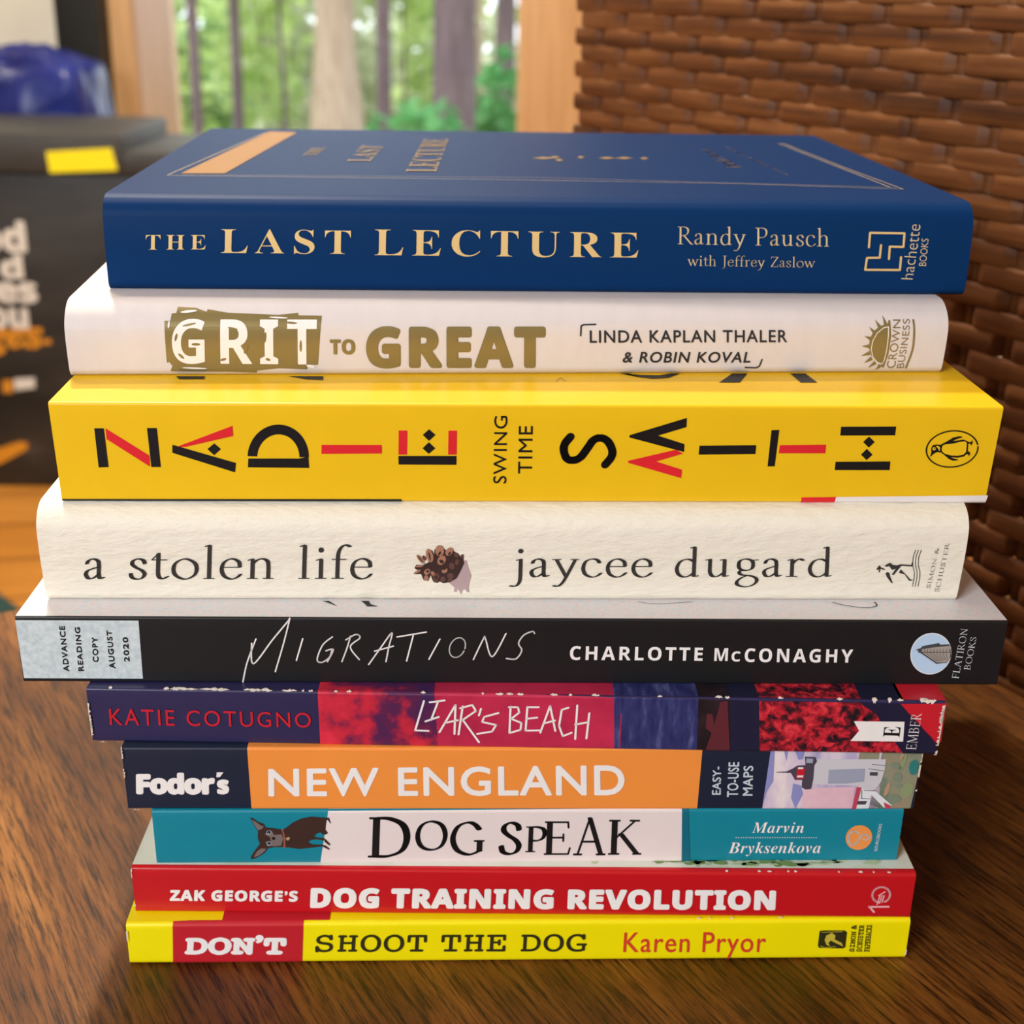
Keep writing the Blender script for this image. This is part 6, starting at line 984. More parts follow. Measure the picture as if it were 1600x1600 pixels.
["zak","edge_wear","wornpaper",6,"P",[[0.0,2.18],[0.34,2.24],[0.31,2.36],[0.33,2.48],[0.25,2.59],[0.18,2.71],[0.2,2.83],[0.0,2.89]]],
["zak","edge_wear","wornpaper",6,"P",[[0.0,10.18],[0.19,10.37],[0.17,10.75],[0.2,11.14],[0.12,11.52],[0.15,11.9],[0.35,12.28],[0.0,12.47]]],
["dont","red_panel","deepred",1,"P",[[10.86,11.73],[41.22,11.97],[40.45,0.12],[10.09,0.18]]],
["dont","red_panel","deepred",1,"P",[[22.13,11.741442704432714],[47.19,11.741442704432714],[47.19,27.761442704432714],[22.13,27.761442704432714]]],
["dont","title_lettering","bookwhite",2,"T","DON\u2019T","slab",[[13.66,8.61],[37.3,8.43],[36.73,2.62],[12.94,2.87]],0.045,0,1.0],
["dont","title_lettering","ink2",2,"T","SHOOT THE DOG","slab",[[44.0,8.38],[107.87,8.13],[107.79,2.88],[43.54,3.29]],0.006,0,1.02],
["dont","author_lettering","cherry",2,"T","Karen Pryor","sans",[[116.58,8.45],[150.46,8.36],[150.74,0.44],[116.55,0.81]],0.004,0,1.1],
["dont","publisher_emblem","ink2",2,"P",[[163.14,8.43],[163.8,8.66],[169.13,8.62],[169.76,8.14],[169.82,3.64],[169.31,3.32],[163.53,3.54],[163.16,4.18]]],
["dont","publisher_emblem","yelmute",3,"P",[[164.87,7.22],[166.16,8.01],[167.07,7.2],[167.0,6.08],[168.8,5.02],[169.27,3.97],[167.33,5.03],[166.08,5.76],[165.59,4.97],[166.18,3.99],[165.22,4.49],[164.61,5.86]]],
["dont","publisher_emblem","yelmute",3,"S",[[163.7,4.18],[165.06,3.68],[167.39,3.98]],0.151,1],
["dont","publisher_emblem","yelmute",3,"S",[[163.69,8.18],[168.61,8.31]],0.151,0],
["dont","publisher_lettering","ink2",2,"T","SIMON &","slab",[[170.64,10.21],[171.91,10.2],[172.13,2.32],[170.78,2.33]],0.02,1,1],
["dont","publisher_lettering","ink2",2,"T","SCHUSTER","slab",[[172.44,10.19],[173.71,10.19],[173.95,2.3],[172.6,2.32]],0.02,1,1],
["dont","publisher_lettering","ink2",2,"T","PAPERBACKS","slab",[[174.25,10.18],[175.59,10.17],[175.84,2.28],[174.42,2.3]],0.02,1,1],
["dont","edge_wear","wornpaper",6,"P",[[136.56,11.64],[136.63,11.65],[136.7,11.7],[136.77,11.68],[136.85,11.67],[136.92,11.68],[136.99,11.66],[137.06,11.66],[137.14,11.64],[137.14,11.62],[137.06,11.6],[136.99,11.59],[136.92,11.58],[136.85,11.58],[136.77,11.59],[136.7,11.6],[136.63,11.61],[136.56,11.62]]],
["dont","edge_wear","wornpaper",6,"P",[[152.93,11.64],[153.08,11.66],[153.23,11.66],[153.38,11.69],[153.53,11.68],[153.68,11.7],[153.83,11.7],[153.98,11.67],[154.13,11.64],[154.13,11.62],[153.98,11.61],[153.83,11.57],[153.68,11.56],[153.53,11.59],[153.38,11.6],[153.23,11.59],[153.08,11.61],[152.93,11.62]]],
["dont","edge_wear","wornpaper",6,"P",[[141.41,11.64],[141.56,11.66],[141.7,11.67],[141.85,11.66],[141.99,11.7],[142.14,11.66],[142.29,11.68],[142.43,11.65],[142.58,11.64],[142.58,11.62],[142.43,11.6],[142.29,11.58],[142.14,11.58],[141.99,11.59],[141.85,11.59],[141.7,11.58],[141.56,11.61],[141.41,11.62]]],
["dont","edge_wear","wornpaper",6,"P",[[133.66,11.64],[133.79,11.66],[133.92,11.66],[134.06,11.71],[134.19,11.67],[134.33,11.69],[134.46,11.68],[134.6,11.66],[134.73,11.64],[134.73,11.62],[134.6,11.6],[134.46,11.6],[134.33,11.6],[134.19,11.55],[134.06,11.58],[133.92,11.58],[133.79,11.59],[133.66,11.62]]],
["dont","edge_wear","wornpaper",6,"P",[[184.72,2.3],[184.47,2.37],[184.37,2.51],[184.4,2.65],[184.45,2.78],[184.24,2.92],[184.24,3.06],[184.72,3.13]]],
["dont","edge_wear","wornpaper",6,"P",[[184.72,1.59],[184.17,1.67],[184.14,1.82],[184.42,1.98],[184.2,2.13],[184.44,2.29],[184.55,2.44],[184.72,2.52]]],
["dont","edge_wear","wornpaper",6,"P",[[0.0,6.97],[0.12,7.23],[0.34,7.74],[0.23,8.25],[0.31,8.77],[0.27,9.28],[0.46,9.79],[0.0,10.05]]],
]

MMv = .001
SPEC = {  # cover colour, roughness, hardback?, depth ratio, convex bulge mm, corner radius mm, label
    'dont': ('f7e400', .38, 0, .145, 0, 1.1, 'thin bright yellow paperback with a red block on the spine, bottom of the stack'),
    'zak': ('c4141e', .30, 0, .150, 0, .9, 'thin red paperback with white lettering, second from the bottom of the stack'),
    'dog': ('0d8397', .40, 0, .130, 0, .7, 'teal and white paperback with a small dog picture on the spine'),
    'fodor': ('1b2338', .42, 0, .130, 0, .6, 'navy and orange paperback with a lighthouse picture on the spine'),
    'liars': ('29244e', .36, 0, .140, 0, .6, 'worn red and navy paperback with handwritten white lettering'),
    'migr': ('17181b', .42, 0, .145, 0, .5, 'black paperback with a silver panel at the left end of its spine'),
    'stolen': ('eee6d6', .62, 1, .150, 1.4, 5.5, 'cream hardcover book with a pine cone picture on the spine'),
    'swing': ('f2c21a', .36, 0, .145, 0, .7, 'thick yellow paperback with black and red block letters'),
    'grit': ('d9d0d0', .55, 1, .135, 2.0, 6.0, 'off-white hardcover book with olive block lettering, second from the top of the stack'),
    'blue': ('063060', .50, 1, .155, 1.2, 4.6, 'dark blue hardcover book with gold lettering, on top of the stack'),
}
BOOKOBJ = {}
BMAT = {}
for k_, s_ in SPEC.items():
    kw = {}
    if k_ == 'stolen': kw = dict(vec=(.4, 1, 1), scale=560, bmp=.6, bdist=.0008, vary=.02)
    if k_ == 'grit': kw = dict(vec=(1, .3, .3), scale=260, bmp=.2, bdist=.0005, vary=.06)
    if k_ == 'blue': kw = dict(scale=400, bmp=.06, bdist=.0002, vary=.06, spec=.08)
    if k_ in ('zak', 'dont', 'liars'): kw = dict(coat=.25, bmp=.08, bdist=.0004, scale=60)
    BMAT[k_] = cover_mat(k_ + '_cover', s_[0], s_[1], **kw)
top_white = mottled('pale_green_cover_print', [(.4, 'e8e6dc'), (.6, 'dfe3d2'), (.75, 'c9d3b4')], 40, rough=.4)
top_lav = mottled('pale_sky_cover_print', [(.3, 'd9cdd0'), (.5, 'e3dad9'), (.7, 'c9d6de')], 900, detail=2, rough=.45)

class Prof:
    """outer outline of a book's cover: v (mm) runs up the spine, beyond the thickness it runs along the top cover"""
    def __init__(s, k):
        b = BOOKS_DATA[k]; sp = SPEC[k]
        s.t = b['t'] * 1000; s.L = b['L'] * 1000; s.lean = b['lean']; s.D = sp[3] * 1000
        s.bul, s.r = sp[4], sp[5]
        s.yc = s.y0(s.t); s.yb = s.y0(0)
        n = 26 if sp[2] else 6
        r = s.r
        vv = {0.0, s.t, s.t + s.yc + .01}
        for f in (.03, .15, .4, .7, 1.0): vv |= {min(r, 2.0) * f, s.t - r * f}
        for i in range(1, n): vv.add(s.t * i / n)
        s.vs = sorted(vv)
    def y0(s, v):
        d = min(v, s.t - v); up = v > s.t / 2; r = s.r if up else min(s.r, 2.0); y = s.bul * (2 * v / s.t - 1) ** 2 * (1 if up else .3)
        if d < r: y += r - math.sqrt(max(0, r ** 2 - (r - d) ** 2))
        return y
    def yz(s, v):
        if v > s.t: return (max(s.yc, v - s.t) + s.lean * s.t, s.t)
        if v < 0: return (max(s.yb, -v), 0.0)
        return (s.y0(v) + s.lean * v, v)
    def pt(s, u, v, off):
        y, z = s.yz(v)
        if v >= s.t - .005: n = (0, 1) if v > s.t + .02 else (-.5, .8)
        elif v <= 0.01: n = (-1, 0)
        else:
            e = min(.05, v, s.t - v)
            a = s.yz(v - e); c = s.yz(v + e)
            dy, dz = c[0] - a[0], c[1] - a[1]; l = math.hypot(dy, dz)
            n = (-dz / l, dy / l)
        return Vector(((u - s.L / 2), y + n[0] * off, z + n[1] * off)) * MMv

def build_book(k):
    b = BOOKS_DATA[k]; sp = SPEC[k]; P = Prof(k)
    root = empty('hardcover_book' if sp[2] else 'paperback_book', (b['x'], b['y'], T + b['z']), b['yaw'])
    tag(root, sp[6], 'book', 'books stacked on the table')
    w = 2.4 if sp[2] else .35
    outer = [(P.D, 0.0)] + [P.yz(v) for v in P.vs if v <= P.t] + [(P.D, P.t)]
    # inner line, one cover thickness inside
    inner = []
    for (y, z) in outer:
        zi = min(max(z, w), P.t - w)
        inner.append((max(y, 0) + (w if 0 < z < P.t and y < P.D else (w if y < P.D else 0)), zi))
    loop = outer + inner[::-1]
    ns = 24
    vs_, fs_ = [], []
    m = len(loop); h = len(outer)
    for i in range(ns + 1):
        u = P.L * i / ns
        for (y, z) in loop:
            vs_.append(((u - P.L / 2) * MMv, y * MMv, z * MMv))
    for i in range(ns):
        for j in range(m):
            a, c = i * m + j, i * m + (j + 1) % m
            fs_.append((a, c, c + m, a + m))
    for i in (0, ns):
        for j in range(h - 1):
            q = (i * m + j, i * m + j + 1, i * m + m - 2 - j, i * m + m - 1 - j)
            fs_.append(q)
    me = bpy.data.meshes.new('cover'); me.from_pydata(vs_, [], fs_)
    bm = bmesh.new(); bm.from_mesh(me); bmesh.ops.recalc_face_normals(bm, faces=bm.faces); bm.to_mesh(me); bm.free()
    mats = [BMAT[k]]
    if k == 'zak': mats.append(top_white)
    if k == 'migr': mats.append(top_lav)
    o = link('cover', me, mats, root, 40)
    if len(mats) > 1:
        lim = .9 * MMv
        for p in me.polygons:
            if p.normal.z > .9 and p.center.z > (P.t - .2) * MMv and p.center.y > lim: p.material_index = 1
    ins = 3.0 if sp[2] else .25
    box_obj('page_block', ((-P.L / 2 + ins) * MMv, (P.yc + w + .3) * MMv, w * MMv), ((P.L / 2 - ins) * MMv, (P.D - ins) * MMv, (P.t - w) * MMv), paper, root)
    BOOKOBJ[k] = (root, P)

for k_ in SPEC: build_book(k_)

# lettering ------------------------------------------------------------
def mathstr(s, up, lo):
    return ''.join(chr(up + ord(c) - 65) if 'A' <= c <= 'Z' else chr(lo + ord(c) - 97) if 'a' <= c <= 'z' else c for c in s)
STYLE = {'sans': None, 'serif': (0x1D400, 0x1D41A), 'serifi': (0x1D468, 0x1D482), 'sbold': (0x1D5D4, 0x1D5EE), 'slab': (0x1D670, 0x1D68A)}
def font_mesh(s, style, off, sp):
    c = bpy.data.curves.new('tmp', 'FONT')
    c.body = mathstr(s, *STYLE[style]) if STYLE[style] else s
    c.size = 1.0; c.resolution_u = 4; c.offset = min(0.0, off); c.space_character = sp
    o = bpy.data.objects.new('tmp', c); COL.objects.link(o)
    dg = bpy.context.evaluated_depsgraph_get(); dg.update()
    ev = o.evaluated_get(dg); me = ev.to_mesh()
    vv = [(v.co.x, v.co.y) for v in me.vertices]; ff = [tuple(p.vertices) for p in me.polygons]
    ev.to_mesh_clear(); bpy.data.objects.remove(o); bpy.data.curves.remove(c)
    if off > 0:
        v0, f0, n0 = vv, ff, len(vv); vv, ff = [], []
        for k in range(8):
            a = math.pi * k / 4
            vv += [(x + off * math.cos(a), y + off * math.sin(a), k * .006) for x, y in v0]
            ff += [tuple(i + n0 * k for i in f) for f in f0]
    return vv, ff

def hull(pts):
    pts = sorted(set(pts))
    def half(ps):
        h = []
        for p in ps:
            while len(h) > 1 and (h[-1][0] - h[-2][0]) * (p[1] - h[-2][1]) - (h[-1][1] - h[-2][1]) * (p[0] - h[-2][0]) <= 0: h.pop()
            h.append(p)
        return h[:-1]
    return half(pts) + half(pts[::-1])

def smooth_pts(pts, n=6):
    if len(pts) < 3: return pts
    closed = pts[0] == pts[-1]
    out = []
    for i in range(len(pts) - 1):
        p0 = pts[i - 1] if i else (pts[-2] if closed else pts[0])
        p1, p2 = pts[i], pts[i + 1]
        p3 = pts[i + 2] if i + 2 < len(pts) else (pts[1] if closed else pts[-1])
        for j in range(n):
            t = j / n
            out.append(tuple(.5 * (2 * p1[d] + (p2[d] - p0[d]) * t + (2 * p0[d] - 5 * p1[d] + 4 * p2[d] - p3[d]) * t * t + (3 * p1[d] - p0[d] - 3 * p2[d] + p3[d]) * t ** 3) for d in (0, 1)))
    out.append(pts[-1]); return out

def pen_stroke(pts, a, b, ang, vv, ff):
    ca, sa = math.cos(ang), math.sin(ang)
    pen = [(a * math.cos(q) * ca - b * math.sin(q) * sa, a * math.cos(q) * sa + b * math.sin(q) * ca) for q in [math.pi * k / 5 for k in range(10)]]
    for p, q in zip(pts[:-1], pts[1:]):
        h = hull([(round(p[0] + x, 6), round(p[1] + y, 6)) for x, y in pen] + [(round(q[0] + x, 6), round(q[1] + y, 6)) for x, y in pen])
        b0 = len(vv); vv += h; ff.append(tuple(range(b0, b0 + len(h))))

# a light old-style roman drawn with a broad pen: strokes per glyph ('s' smooth curve, 'l' straight, 'd' dot), advance width
def serif_foot(x, w=.085): return ('t', [(x - w, .008), (x + w, .008)])
def foot(x, w=.09): return ('t', [(x - w, .008), (x + w, .008)])
def head(x, w=.09): return ('t', [(x - w, .636), (x + w, .636)])
def stem(x): return ('l', [(x, .635), (x, .01)])
G = {
 'A': (.68, [('h', [(.33, .645), (.085, .01)]), ('l', [(.325, .64), (.59, .01)]), ('t', [(.17, .23), (.48, .23)]), foot(.085, .08), foot(.59)]),
 'B': (.58, [stem(.13), ('s', [(.13, .635), (.28, .635), (.40, .58), (.41, .46), (.34, .36), (.13, .345)]), ('s', [(.30, .345), (.44, .30), (.485, .18), (.42, .05), (.28, .012), (.13, .012)]), foot(.10, .07), head(.10, .07)]),
 'C': (.64, [('s', [(.555, .50), (.47, .61), (.33, .648), (.15, .56), (.065, .32), (.15, .09), (.34, -.005), (.49, .04), (.58, .15)])]),
 'D': (.70, [stem(.13), ('s', [(.13, .635), (.33, .63), (.54, .53), (.61, .32), (.54, .11), (.33, .015), (.13, .012)]), head(.10, .07), foot(.10, .07)]),
 'E': (.56, [stem(.13), ('t', [(.05, .635), (.47, .635)]), ('t', [(.13, .335), (.39, .335)]), ('t', [(.05, .012), (.49, .012)]), ('t', [(.47, .635), (.48, .53)]), ('t', [(.49, .012), (.52, .13)]), ('t', [(.39, .40), (.39, .27)])]),
 'F': (.52, [stem(.13), ('t', [(.05, .635), (.46, .635)]), ('t', [(.13, .33), (.38, .33)]), ('t', [(.46, .635), (.47, .53)]), ('t', [(.38, .39), (.38, .27)]), foot(.13)]),
 'G': (.70, [('s', [(.56, .51), (.47, .61), (.34, .648), (.15, .56), (.065, .32), (.15, .09), (.35, -.005), (.50, .03), (.575, .08)]), ('l', [(.575, .27), (.575, .06)]), ('t', [(.48, .275), (.65, .275)])]),
 'H': (.74, [stem(.14), stem(.60), ('t', [(.14, .33), (.60, .33)]), foot(.14), foot(.60), head(.14), head(.60)]),
 'I': (.28, [stem(.14), foot(.14), head(.14)]),
 'K': (.64, [stem(.13), ('h', [(.50, .63), (.14, .29)]), ('l', [(.25, .39), (.56, .01)]), foot(.13), head(.13), foot(.56, .07), head(.50, .08)]),
 'L': (.54, [stem(.13), head(.13), ('t', [(.04, .012), (.48, .012)]), ('t', [(.48, .012), (.51, .14)])]),
 'M': (.86, [('h', [(.12, .01), (.15, .63)]), ('l', [(.16, .63), (.42, .03)]), ('h', [(.42, .03), (.69, .63)]), ('l', [(.69, .635), (.73, .01)]), foot(.12, .08), foot(.73, .08), ('t', [(.05, .636), (.16, .636)]), ('t', [(.69, .636), (.79, .636)])]),
 'N': (.74, [('h', [(.14, .01), (.14, .63)]), ('l', [(.14, .63), (.59, .02)]), ('h', [(.59, .01), (.59, .63)]), foot(.14, .08), head(.59, .08), ('t', [(.05, .636), (.14, .636)])]),
 'O': (.74, [('s', [(.37, .648), (.15, .56), (.065, .32), (.15, .08), (.37, -.005), (.59, .08), (.675, .32), (.59, .56), (.37, .648)])]),
 'S': (.48, [('s', [(.39, .50), (.36, .60), (.24, .648), (.12, .59), (.105, .48), (.20, .38), (.33, .29), (.40, .17), (.35, .04), (.22, -.005), (.10, .04), (.065, .16)])]),
 'T': (.62, [stem(.31), ('t', [(.04, .636), (.58, .636)]), ('t', [(.04, .636), (.03, .53)]), ('t', [(.58, .636), (.59, .53)]), foot(.31)]),
 'U': (.70, [('s', [(.13, .635), (.13, .4), (.14, .16), (.22, .03), (.36, -.002), (.50, .05), (.57, .18), (.58, .4), (.58, .635)]), head(.13), head(.58, .08)]),
 '&': (.62, [('s', [(.55, .33), (.46, .12), (.29, 0), (.13, .06), (.10, .18), (.2, .32), (.35, .46), (.33, .59), (.22, .62), (.15, .52), (.23, .36), (.38, .17), (.56, .01)])]),
 'o': (.52, [('s', [(.26, .405), (.10, .33), (.055, .2), (.10, .07), (.26, -.005), (.42, .07), (.465, .2), (.42, .33), (.26, .405)])]),
 'a': (.42, [('s', [(.075, .31), (.10, .37), (.18, .405), (.265, .37), (.285, .28), (.285, .10), (.31, .015), (.37, .03)]), ('s', [(.285, .245), (.19, .215), (.085, .165), (.06, .09), (.11, .01), (.2, .025), (.285, .1)])]),
 'c': (.42, [('s', [(.355, .32), (.31, .385), (.22, .405), (.10, .35), (.055, .2), (.10, .06), (.22, -.003), (.33, .03), (.385, .085)])]),
 'd': (.52, [('s', [(.375, .345), (.26, .4), (.12, .35), (.055, .2), (.09, .06), (.19, -.003), (.30, .03), (.375, .1)]), ('l', [(.375, .665), (.375, .01)]), ('t', [(.30, .645), (.375, .672)]), ('t', [(.375, .008), (.46, .025)])]),
 'e': (.44, [('t', [(.07, .235), (.375, .235)]), ('s', [(.375, .24), (.35, .35), (.23, .405), (.10, .34), (.055, .2), (.10, .06), (.22, -.003), (.33, .03), (.39, .09)])]),
 'f': (.30, [('s', [(.13, .01), (.13, .3), (.135, .5), (.18, .62), (.26, .672), (.34, .64)]), ('t', [(.03, .39), (.27, .39)]), serif_foot(.135, .1)]),
 'g': (.46, [('s', [(.21, .405), (.10, .365), (.075, .275), (.10, .185), (.21, .145), (.32, .185), (.345, .275), (.32, .365), (.21, .405)]), ('t', [(.30, .375), (.44, .385)]), ('s', [(.13, .165), (.09, .10), (.14, .045), (.30, .025), (.41, -.03), (.42, -.12), (.33, -.205), (.20, -.23), (.07, -.185), (.06, -.10), (.14, -.02), (.2, .01)])]),
 'h': (.53, [('l', [(.115, .665), (.115, .01)]), ('t', [(.04, .645), (.115, .672)]), ('s', [(.115, .30), (.19, .375), (.29, .405), (.375, .36), (.395, .25), (.395, .01)]), serif_foot(.115), serif_foot(.395)]),
 'i': (.26, [('l', [(.13, .395), (.13, .01)]), ('t', [(.05, .375), (.13, .4)]), serif_foot(.13, .09), ('d', (.125, .575))]),
 'j': (.25, [('s', [(.14, .395), (.14, .2), (.14, -.05), (.11, -.16), (.05, -.21), (-.03, -.20)]), ('t', [(.06, .375), (.14, .4)]), ('d', (.135, .575))]),
 'l': (.26, [('l', [(.13, .665), (.13, .01)]), ('t', [(.05, .645), (.13, .672)]), serif_foot(.13, .09)]),
 'n': (.54, [('l', [(.125, .395), (.125, .01)]), ('t', [(.045, .375), (.125, .4)]), ('s', [(.125, .30), (.2, .375), (.3, .405), (.385, .36), (.405, .25), (.405, .01)]), serif_foot(.125), serif_foot(.405)]),
 'r': (.37, [('l', [(.125, .395), (.125, .01)]), ('t', [(.045, .375), (.125, .4)]), ('s', [(.125, .28), (.18, .36), (.26, .405), (.33, .375)]), serif_foot(.125, .1)]),
 's': (.36, [('s', [(.30, .31), (.27, .38), (.185, .405), (.095, .37), (.08, .295), (.15, .23), (.25, .175), (.30, .10), (.26, .02), (.165, -.003), (.08, .03), (.055, .11)])]),
 't': (.32, [('s', [(.14, .51), (.14, .35), (.14, .12), (.165, .03), (.23, .005), (.31, .05)]), ('t', [(.03, .385), (.29, .385)]), ('t', [(.04, .4), (.14, .51)])]),
 'u': (.54, [('s', [(.115, .395), (.115, .25), (.12, .10), (.18, .01), (.28, .02), (.385, .11)]), ('l', [(.385, .395), (.385, .01)]), ('t', [(.035, .38), (.115, .395)]), ('t', [(.305, .38), (.385, .395)]), ('t', [(.385, .008), (.47, .025)])]),
 'w': (.70, [('l', [(.05, .39), (.21, .01)]), ('h', [(.21, .01), (.35, .37)]), ('l', [(.33, .39), (.49, .01)]), ('h', [(.49, .01), (.64, .39)]), ('t', [(-.01, .392), (.13, .392)]), ('t', [(.57, .392), (.70, .392)])]),
 'y': (.47, [('l', [(.06, .39), (.245, .01)]), ('s', [(.41, .39), (.25, .0), (.18, -.14), (.11, -.21), (.03, -.20)]), ('t', [(-.01, .392), (.14, .392)]), ('t', [(.33, .392), (.47, .392)])]),
 'R': (.62, [('l', [(.13, .64), (.13, .01)]), ('s', [(.13, .635), (.27, .64), (.40, .59), (.43, .48), (.38, .37), (.25, .325), (.13, .325)]), ('l', [(.27, .32), (.56, .01)]), ('t', [(.56, .008), (.63, .008)]), serif_foot(.13, .1), ('t', [(.03, .64), (.14, .64)])]),
 'P': (.54, [('l', [(.13, .64), (.13, .01)]), ('s', [(.13, .635), (.28, .64), (.42, .59), (.455, .46), (.40, .34), (.27, .29), (.14, .30)]), serif_foot(.13, .1), ('t', [(.03, .64), (.14, .64)])]),
 'J': (.32, [('s', [(.17, .63), (.17, .3), (.17, .02), (.13, -.10), (.03, -.15)]), ('t', [(.06, .64), (.28, .64)])]),
 'Z': (.56, [('t', [(.07, .635), (.5, .635)]), ('l', [(.49, .62), (.07, .02)]), ('t', [(.06, .012), (.5, .012)]), ('t', [(.07, .635), (.06, .52)]), ('t', [(.5, .012), (.52, .13)])]),
 ' ': (.30, []),
}
def pen_mesh(s, track=.0, wt=.036, hair=.012):
    vv, ff = [], []; x = 0
    for ch in s:
        adv, st = G[ch]
        for kind, pts in st:
            if kind == 'd':
                c_ = [(x + pts[0] + .048 * math.cos(q), pts[1] + .05 * math.sin(q)) for q in [math.pi * k / 7 for k in range(14)]]
                b0 = len(vv); vv += c_; ff.append(tuple(range(b0, b0 + 14))); continue
            pp = [(x + a, b) for a, b in pts]
            if kind == 's': pen_stroke(smooth_pts(pp), wt, hair, math.radians(14), vv, ff)
            elif kind == 'l': pen_stroke(pp, wt, .010, 0, vv, ff)
            elif kind == 'h': pen_stroke(pp, hair * 1.2, .010, 0, vv, ff)
            else: pen_stroke(pp, hair * .9, hair * .9, 0, vv, ff)
        x += adv + track
    return vv, ff

PARTS = {}
def put(k, part, mat, lay, vv, ff):
    root, P = BOOKOBJ[k]
    if part in ('edge_wear',):
        lay = 7
    me = bpy.data.meshes.new('tmp'); me.from_pydata([(p[0], p[1], p[2] if len(p) > 2 else 0) for p in vv], [], ff)
    bm = bmesh.new(); bm.from_mesh(me); bpy.data.meshes.remove(me)
    lo, hi = min(p[1] for p in vv), max(p[1] for p in vv)
    for cv in P.vs:
        if lo + .002 < cv < hi - .002:
            bmesh.ops.bisect_plane(bm, geom=bm.verts[:] + bm.edges[:] + bm.faces[:], plane_co=(0, cv, 0), plane_no=(0, 1, 0), dist=1e-6)
    bm.verts.index_update()
    pts = [P.pt(v.co.x, v.co.y, .05 + .06 * lay + v.co.z) for v in bm.verts]
    fs = [[v.index for v in f.verts] for f in bm.faces]
    bm.free()
    d = PARTS.setdefault((k, part), [[], [], [], []])
    if mat not in d[3]: d[3].append(mat)
    b0 = len(d[0]); d[0] += pts; d[1] += [tuple(i + b0 for i in f) for f in fs]; d[2] += [d[3].index(mat)] * len(fs)

for d in PRINT:
    k_, part, mat, lay, typ = d[:5]
    if typ == 'P':
        pts = d[5]
        tri = tessellate_polygon([[Vector((a, b, 0)) for a, b in pts]])
        put(k_, part, mat, lay, [tuple(p) for p in pts], [tuple(t) for t in tri])
    elif typ == 'S':
        pts = [tuple(p) for p in d[5]]
        if d[7]: pts = smooth_pts(pts)
        vv, ff = [], []
        pen_stroke(pts, d[6] / 2, d[6] / 2, 0, vv, ff)
        put(k_, part, mat, lay, vv, ff)
    else:
        s, style, q, off, rot, sp_ = d[5:11]
        vv, ff = pen_mesh(s, .035) if style == 'pen' else pen_mesh(s, 0, .056, .021) if style == 'penb' else font_mesh(s, style, off, sp_)
        x0, x1 = min(p[0] for p in vv), max(p[0] for p in vv); y0, y1 = min(p[1] for p in vv), max(p[1] for p in vv)
        out = []
        for p_ in vv:
            a, b = p_[:2]; zl = p_[2] if len(p_) > 2 else 0
            a = (a - x0) / (x1 - x0); b = (b - y0) / (y1 - y0)
            if rot: a, b = 1 - b, a
            out.append(tuple((q[0][i] * (1 - a) + q[1][i] * a) * b + (q[3][i] * (1 - a) + q[2][i] * a) * (1 - b) for i in (0, 1)) + (zl,))
        put(k_, part, mat, lay, out, ff)
PLABEL = {'pine_cone_picture': 'small printed pine cone', 'dog_picture': 'printed brown dog with big ears', 'lighthouse_picture': 'printed lighthouse at dusk', 'edge_wear': 'white worn cover edges'}
for (k_, part), (pv, pf, pm, mats) in PARTS.items():
    me = bpy.data.meshes.new(part); me.from_pydata(pv, [], pf)
    o = link(part, me, [M[m] for m in mats], BOOKOBJ[k_][0])
    me.polygons.foreach_set('material_index', pm)
    # face the printed side outwards
    if part in PLABEL: o['label'] = PLABEL[part]

# ------------------------------------------------------------------ things on the floor behind the table
# black storage box with printed lettering and a yellow sticker
blackbox = mottled('black_streaked_plastic', [(.4, '1a1714'), (.6, '2a2622'), (.78, '4a4642')], 5, vec_scale=(1.2, 3, 4), rough=.45, detail=6, rot=(0, math.radians(38), 0))
lidm = mottled('dark_grey_lid', [(.35, '2c2a28'), (.65, '3a3836')], 8, rough=.5)
BY = 2.0
sbox = tag(empty('storage_box', (-.92, BY, 0)), 'black storage box with white and orange lettering and a yellow sticker, at the left', 'storage box')
def L_(x, z): return (x + .92, z + T)
bm = bmesh.new(); add_box(bm, (-.40, 0, 0), (.40, .25, T - .045), .012); from_bm('body', bm, blackbox, sbox, 40)
bm = bmesh.new()
add_box(bm, (-.415, -.014, T - .045), (.365, .26, T + .012), .008)
add_box(bm, (-.415, -.010, T - .045), (.44, .256, T - .013), .006)
from_bm('lid', bm, lidm, sbox, 40)
ysm = plain('yellow_sticker_paper', 'f5e310', .45)
def flat(name, pts, mat, y, th=.0006):
    bm = bmesh.new()
    tri = tessellate_polygon([[Vector((a, b, 0)) for a, b in pts]])
    v_ = [bm.verts.new((a, y, b)) for a, b in pts]
    fs = [bm.faces.new([v_[i] for i in t]) for t in tri]
    bmesh.ops.extrude_face_region(bm, geom=fs)
    bm.verts.ensure_lookup_table()
    for q in bm.verts[len(pts):]: q.co.y -= th
    return from_bm(name, bm, mat, sbox)
BOXQ = {"sticker": [[-0.659, -0.0425], [-0.563, -0.0373], [-0.5693, -0.0068], [-0.6614, -0.0135]], "t1": [[-0.7789, -0.1586], [-0.7071, -0.1124]], "t2": [[-0.75, -0.1972], [-0.7161, -0.1603]], "t3": [[-0.7616, -0.2323], [-0.6991, -0.201]], "t4": [[-0.7776, -0.2718], [-0.7163, -0.2392]], "t5": [[-0.7882, -0.3128], [-0.6977, -0.2675]], "dash": [[-0.6997, -0.2859], [-0.6864, -0.2857], [-0.6872, -0.2934], [-0.7005, -0.2937]], "dot": [[-0.7658, -0.3497], [-0.7504, -0.3495], [-0.7527, -0.3694], [-0.7681, -0.3696]], "bar": [[-0.7483, -0.3474], [-0.7174, -0.3449], [-0.7181, -0.3608], [-0.7493, -0.3653]], "swoosh": [[-0.8407, -0.4579], [-0.7821, -0.4569], [-0.7516, -0.4461], [-0.7381, -0.4479], [-0.7412, -0.4582], [-0.7851, -0.4827], [-0.846, -0.4994]]}
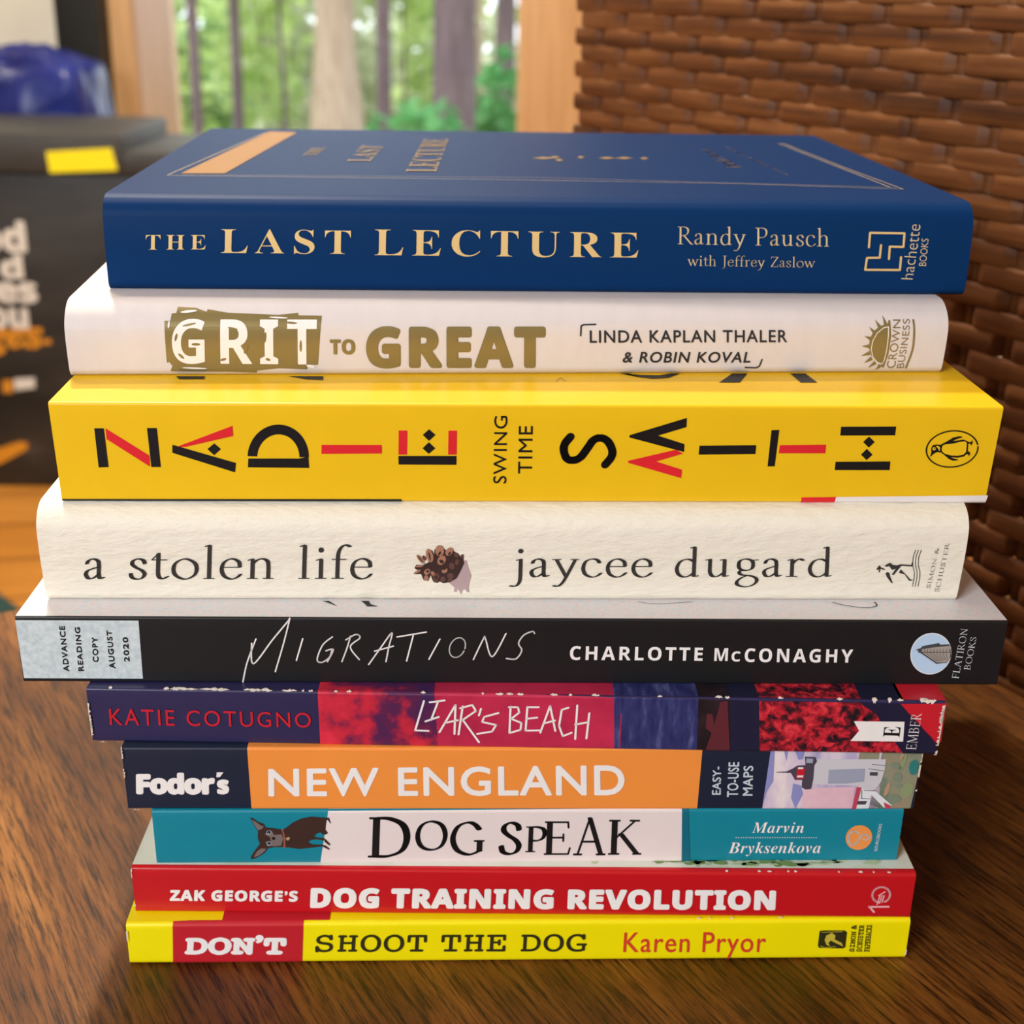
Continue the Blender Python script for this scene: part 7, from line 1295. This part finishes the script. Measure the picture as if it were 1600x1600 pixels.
flat('sticker', [L_(*p) for p in BOXQ['sticker']], ysm, -.0142)
white_ink = plain('box_white_ink', 'd8d2cc', .5); orange_ink = plain('box_orange_ink', 'd08a20', .5)
lp_v, lp_f = [], []
def box_text(name, s, style, off, q, mat):
    vv, ff = font_mesh(s, style, off, 1.0)
    x0, x1 = min(p[0] for p in vv), max(p[0] for p in vv); y0, y1 = min(p[1] for p in vv), max(p[1] for p in vv)
    (xa, za), (xb, zb) = L_(*q[0]), L_(*q[1])
    me = bpy.data.meshes.new(name)
    me.from_pydata([(xa + (p[0] - x0) / (x1 - x0) * (xb - xa), -.0012 - (p[2] * .01 if len(p) > 2 else 0), za + (p[1] - y0) / (y1 - y0) * (zb - za)) for p in vv], [], ff)
    return link(name, me, mat, sbox)
for nm_, s_, st_, of_, mt_ in [('t1', 'od', 'sbold', .04, white_ink), ('t2', 'd', 'sbold', .04, white_ink), ('t3', 'es', 'sbold', .04, white_ink), ('t4', 'ou', 'sbold', .04, white_ink), ('t5', 'ges', 'serifi', .03, orange_ink)]:
    box_text('lettering', s_, st_, of_, BOXQ[nm_], mt_)
flat('printed_mark', [L_(*p) for p in BOXQ['dash']], orange_ink, -.0008)
flat('printed_mark', [L_(*p) for p in BOXQ['dot']], orange_ink, -.0008)
flat('printed_mark', [L_(*p) for p in BOXQ['bar']], white_ink, -.0008)
flat('printed_swoosh', [L_(*p) for p in BOXQ['swoosh']], orange_ink, -.0008)

# crumpled blue plastic bag behind the box
bm = bmesh.new(); bmesh.ops.create_icosphere(bm, subdivisions=6, radius=1)
for v_ in bm.verts:
    p = v_.co.copy()
    q = p / max(abs(p.x), abs(p.y), abs(p.z)) ** .72; sx, sy, sz = q.x, q.y, q.z
    n1 = noise.noise(p * 1.8 + Vector((3, 1, 0))); n2 = 1.7 * abs(noise.noise(p * 4.2)); n3 = 2.2 * abs(noise.noise(p * 9 + Vector((0, 5, 2))))
    k_ = 1 + .07 * n1 - .10 * n2 - .05 * n3
    top = 1.0 + (.16 * noise.noise(Vector((p.x * 3.0, 1.7, 0))) if p.z > 0 else 0)
    v_.co = Vector((sx * .34 * (1 + .02 * n1 - .02 * n2), sy * .115 * k_, .325 + sz * .325 * (1 + .5 * (k_ - 1)) * top))
    if v_.co.z < 0: v_.co.z = 0
blue_plastic = mottled('blue_plastic_film', [(.3, '101a58'), (.55, '1c2a7c'), (.75, '33409a')], 7, rough=.32, detail=4)
bag = from_bm('plastic_bag', bm, blue_plastic, None, 180)
bag.location = (-1.005, 2.40, 0)
tag(bag, 'crumpled shiny blue plastic bag bulging up behind the black storage box', 'plastic bag')

# black upright cabinet between the cream wall and the window
cab = tag(empty('cabinet', (-.765, 2.53, 0)), 'narrow tall black cabinet standing against the cream wall beside the window frame', 'cabinet')
blk = plain('matt_black_panel', '14140f', .6)
box_obj('body', (-.04, 0, 0), (.035, .085, 1.9), blk, cab, .003)
box_obj('door', (-.038, -.006, .05), (.033, 0, 1.86), blk, cab, .002)

# dark teal rug on the floor
rug = bmesh.new(); add_box(rug, (-.55, -1.0, 0), (0, 0, .009), .003)
rugo = from_bm('rug', rug, mottled('dark_teal_pile', [(.4, '16302e'), (.6, '22433f')], 120, rough=.95, bmp=.6, bdist=.004), None, 40)
rugo.location = (-.56, 1.50, 0); rugo.rotation_euler = (0, 0, math.radians(-47))
rugo.location = Vector((-.58, 1.52, 0))
tag(rugo, 'dark teal rug lying on the orange wooden floor beyond the table', 'rug')
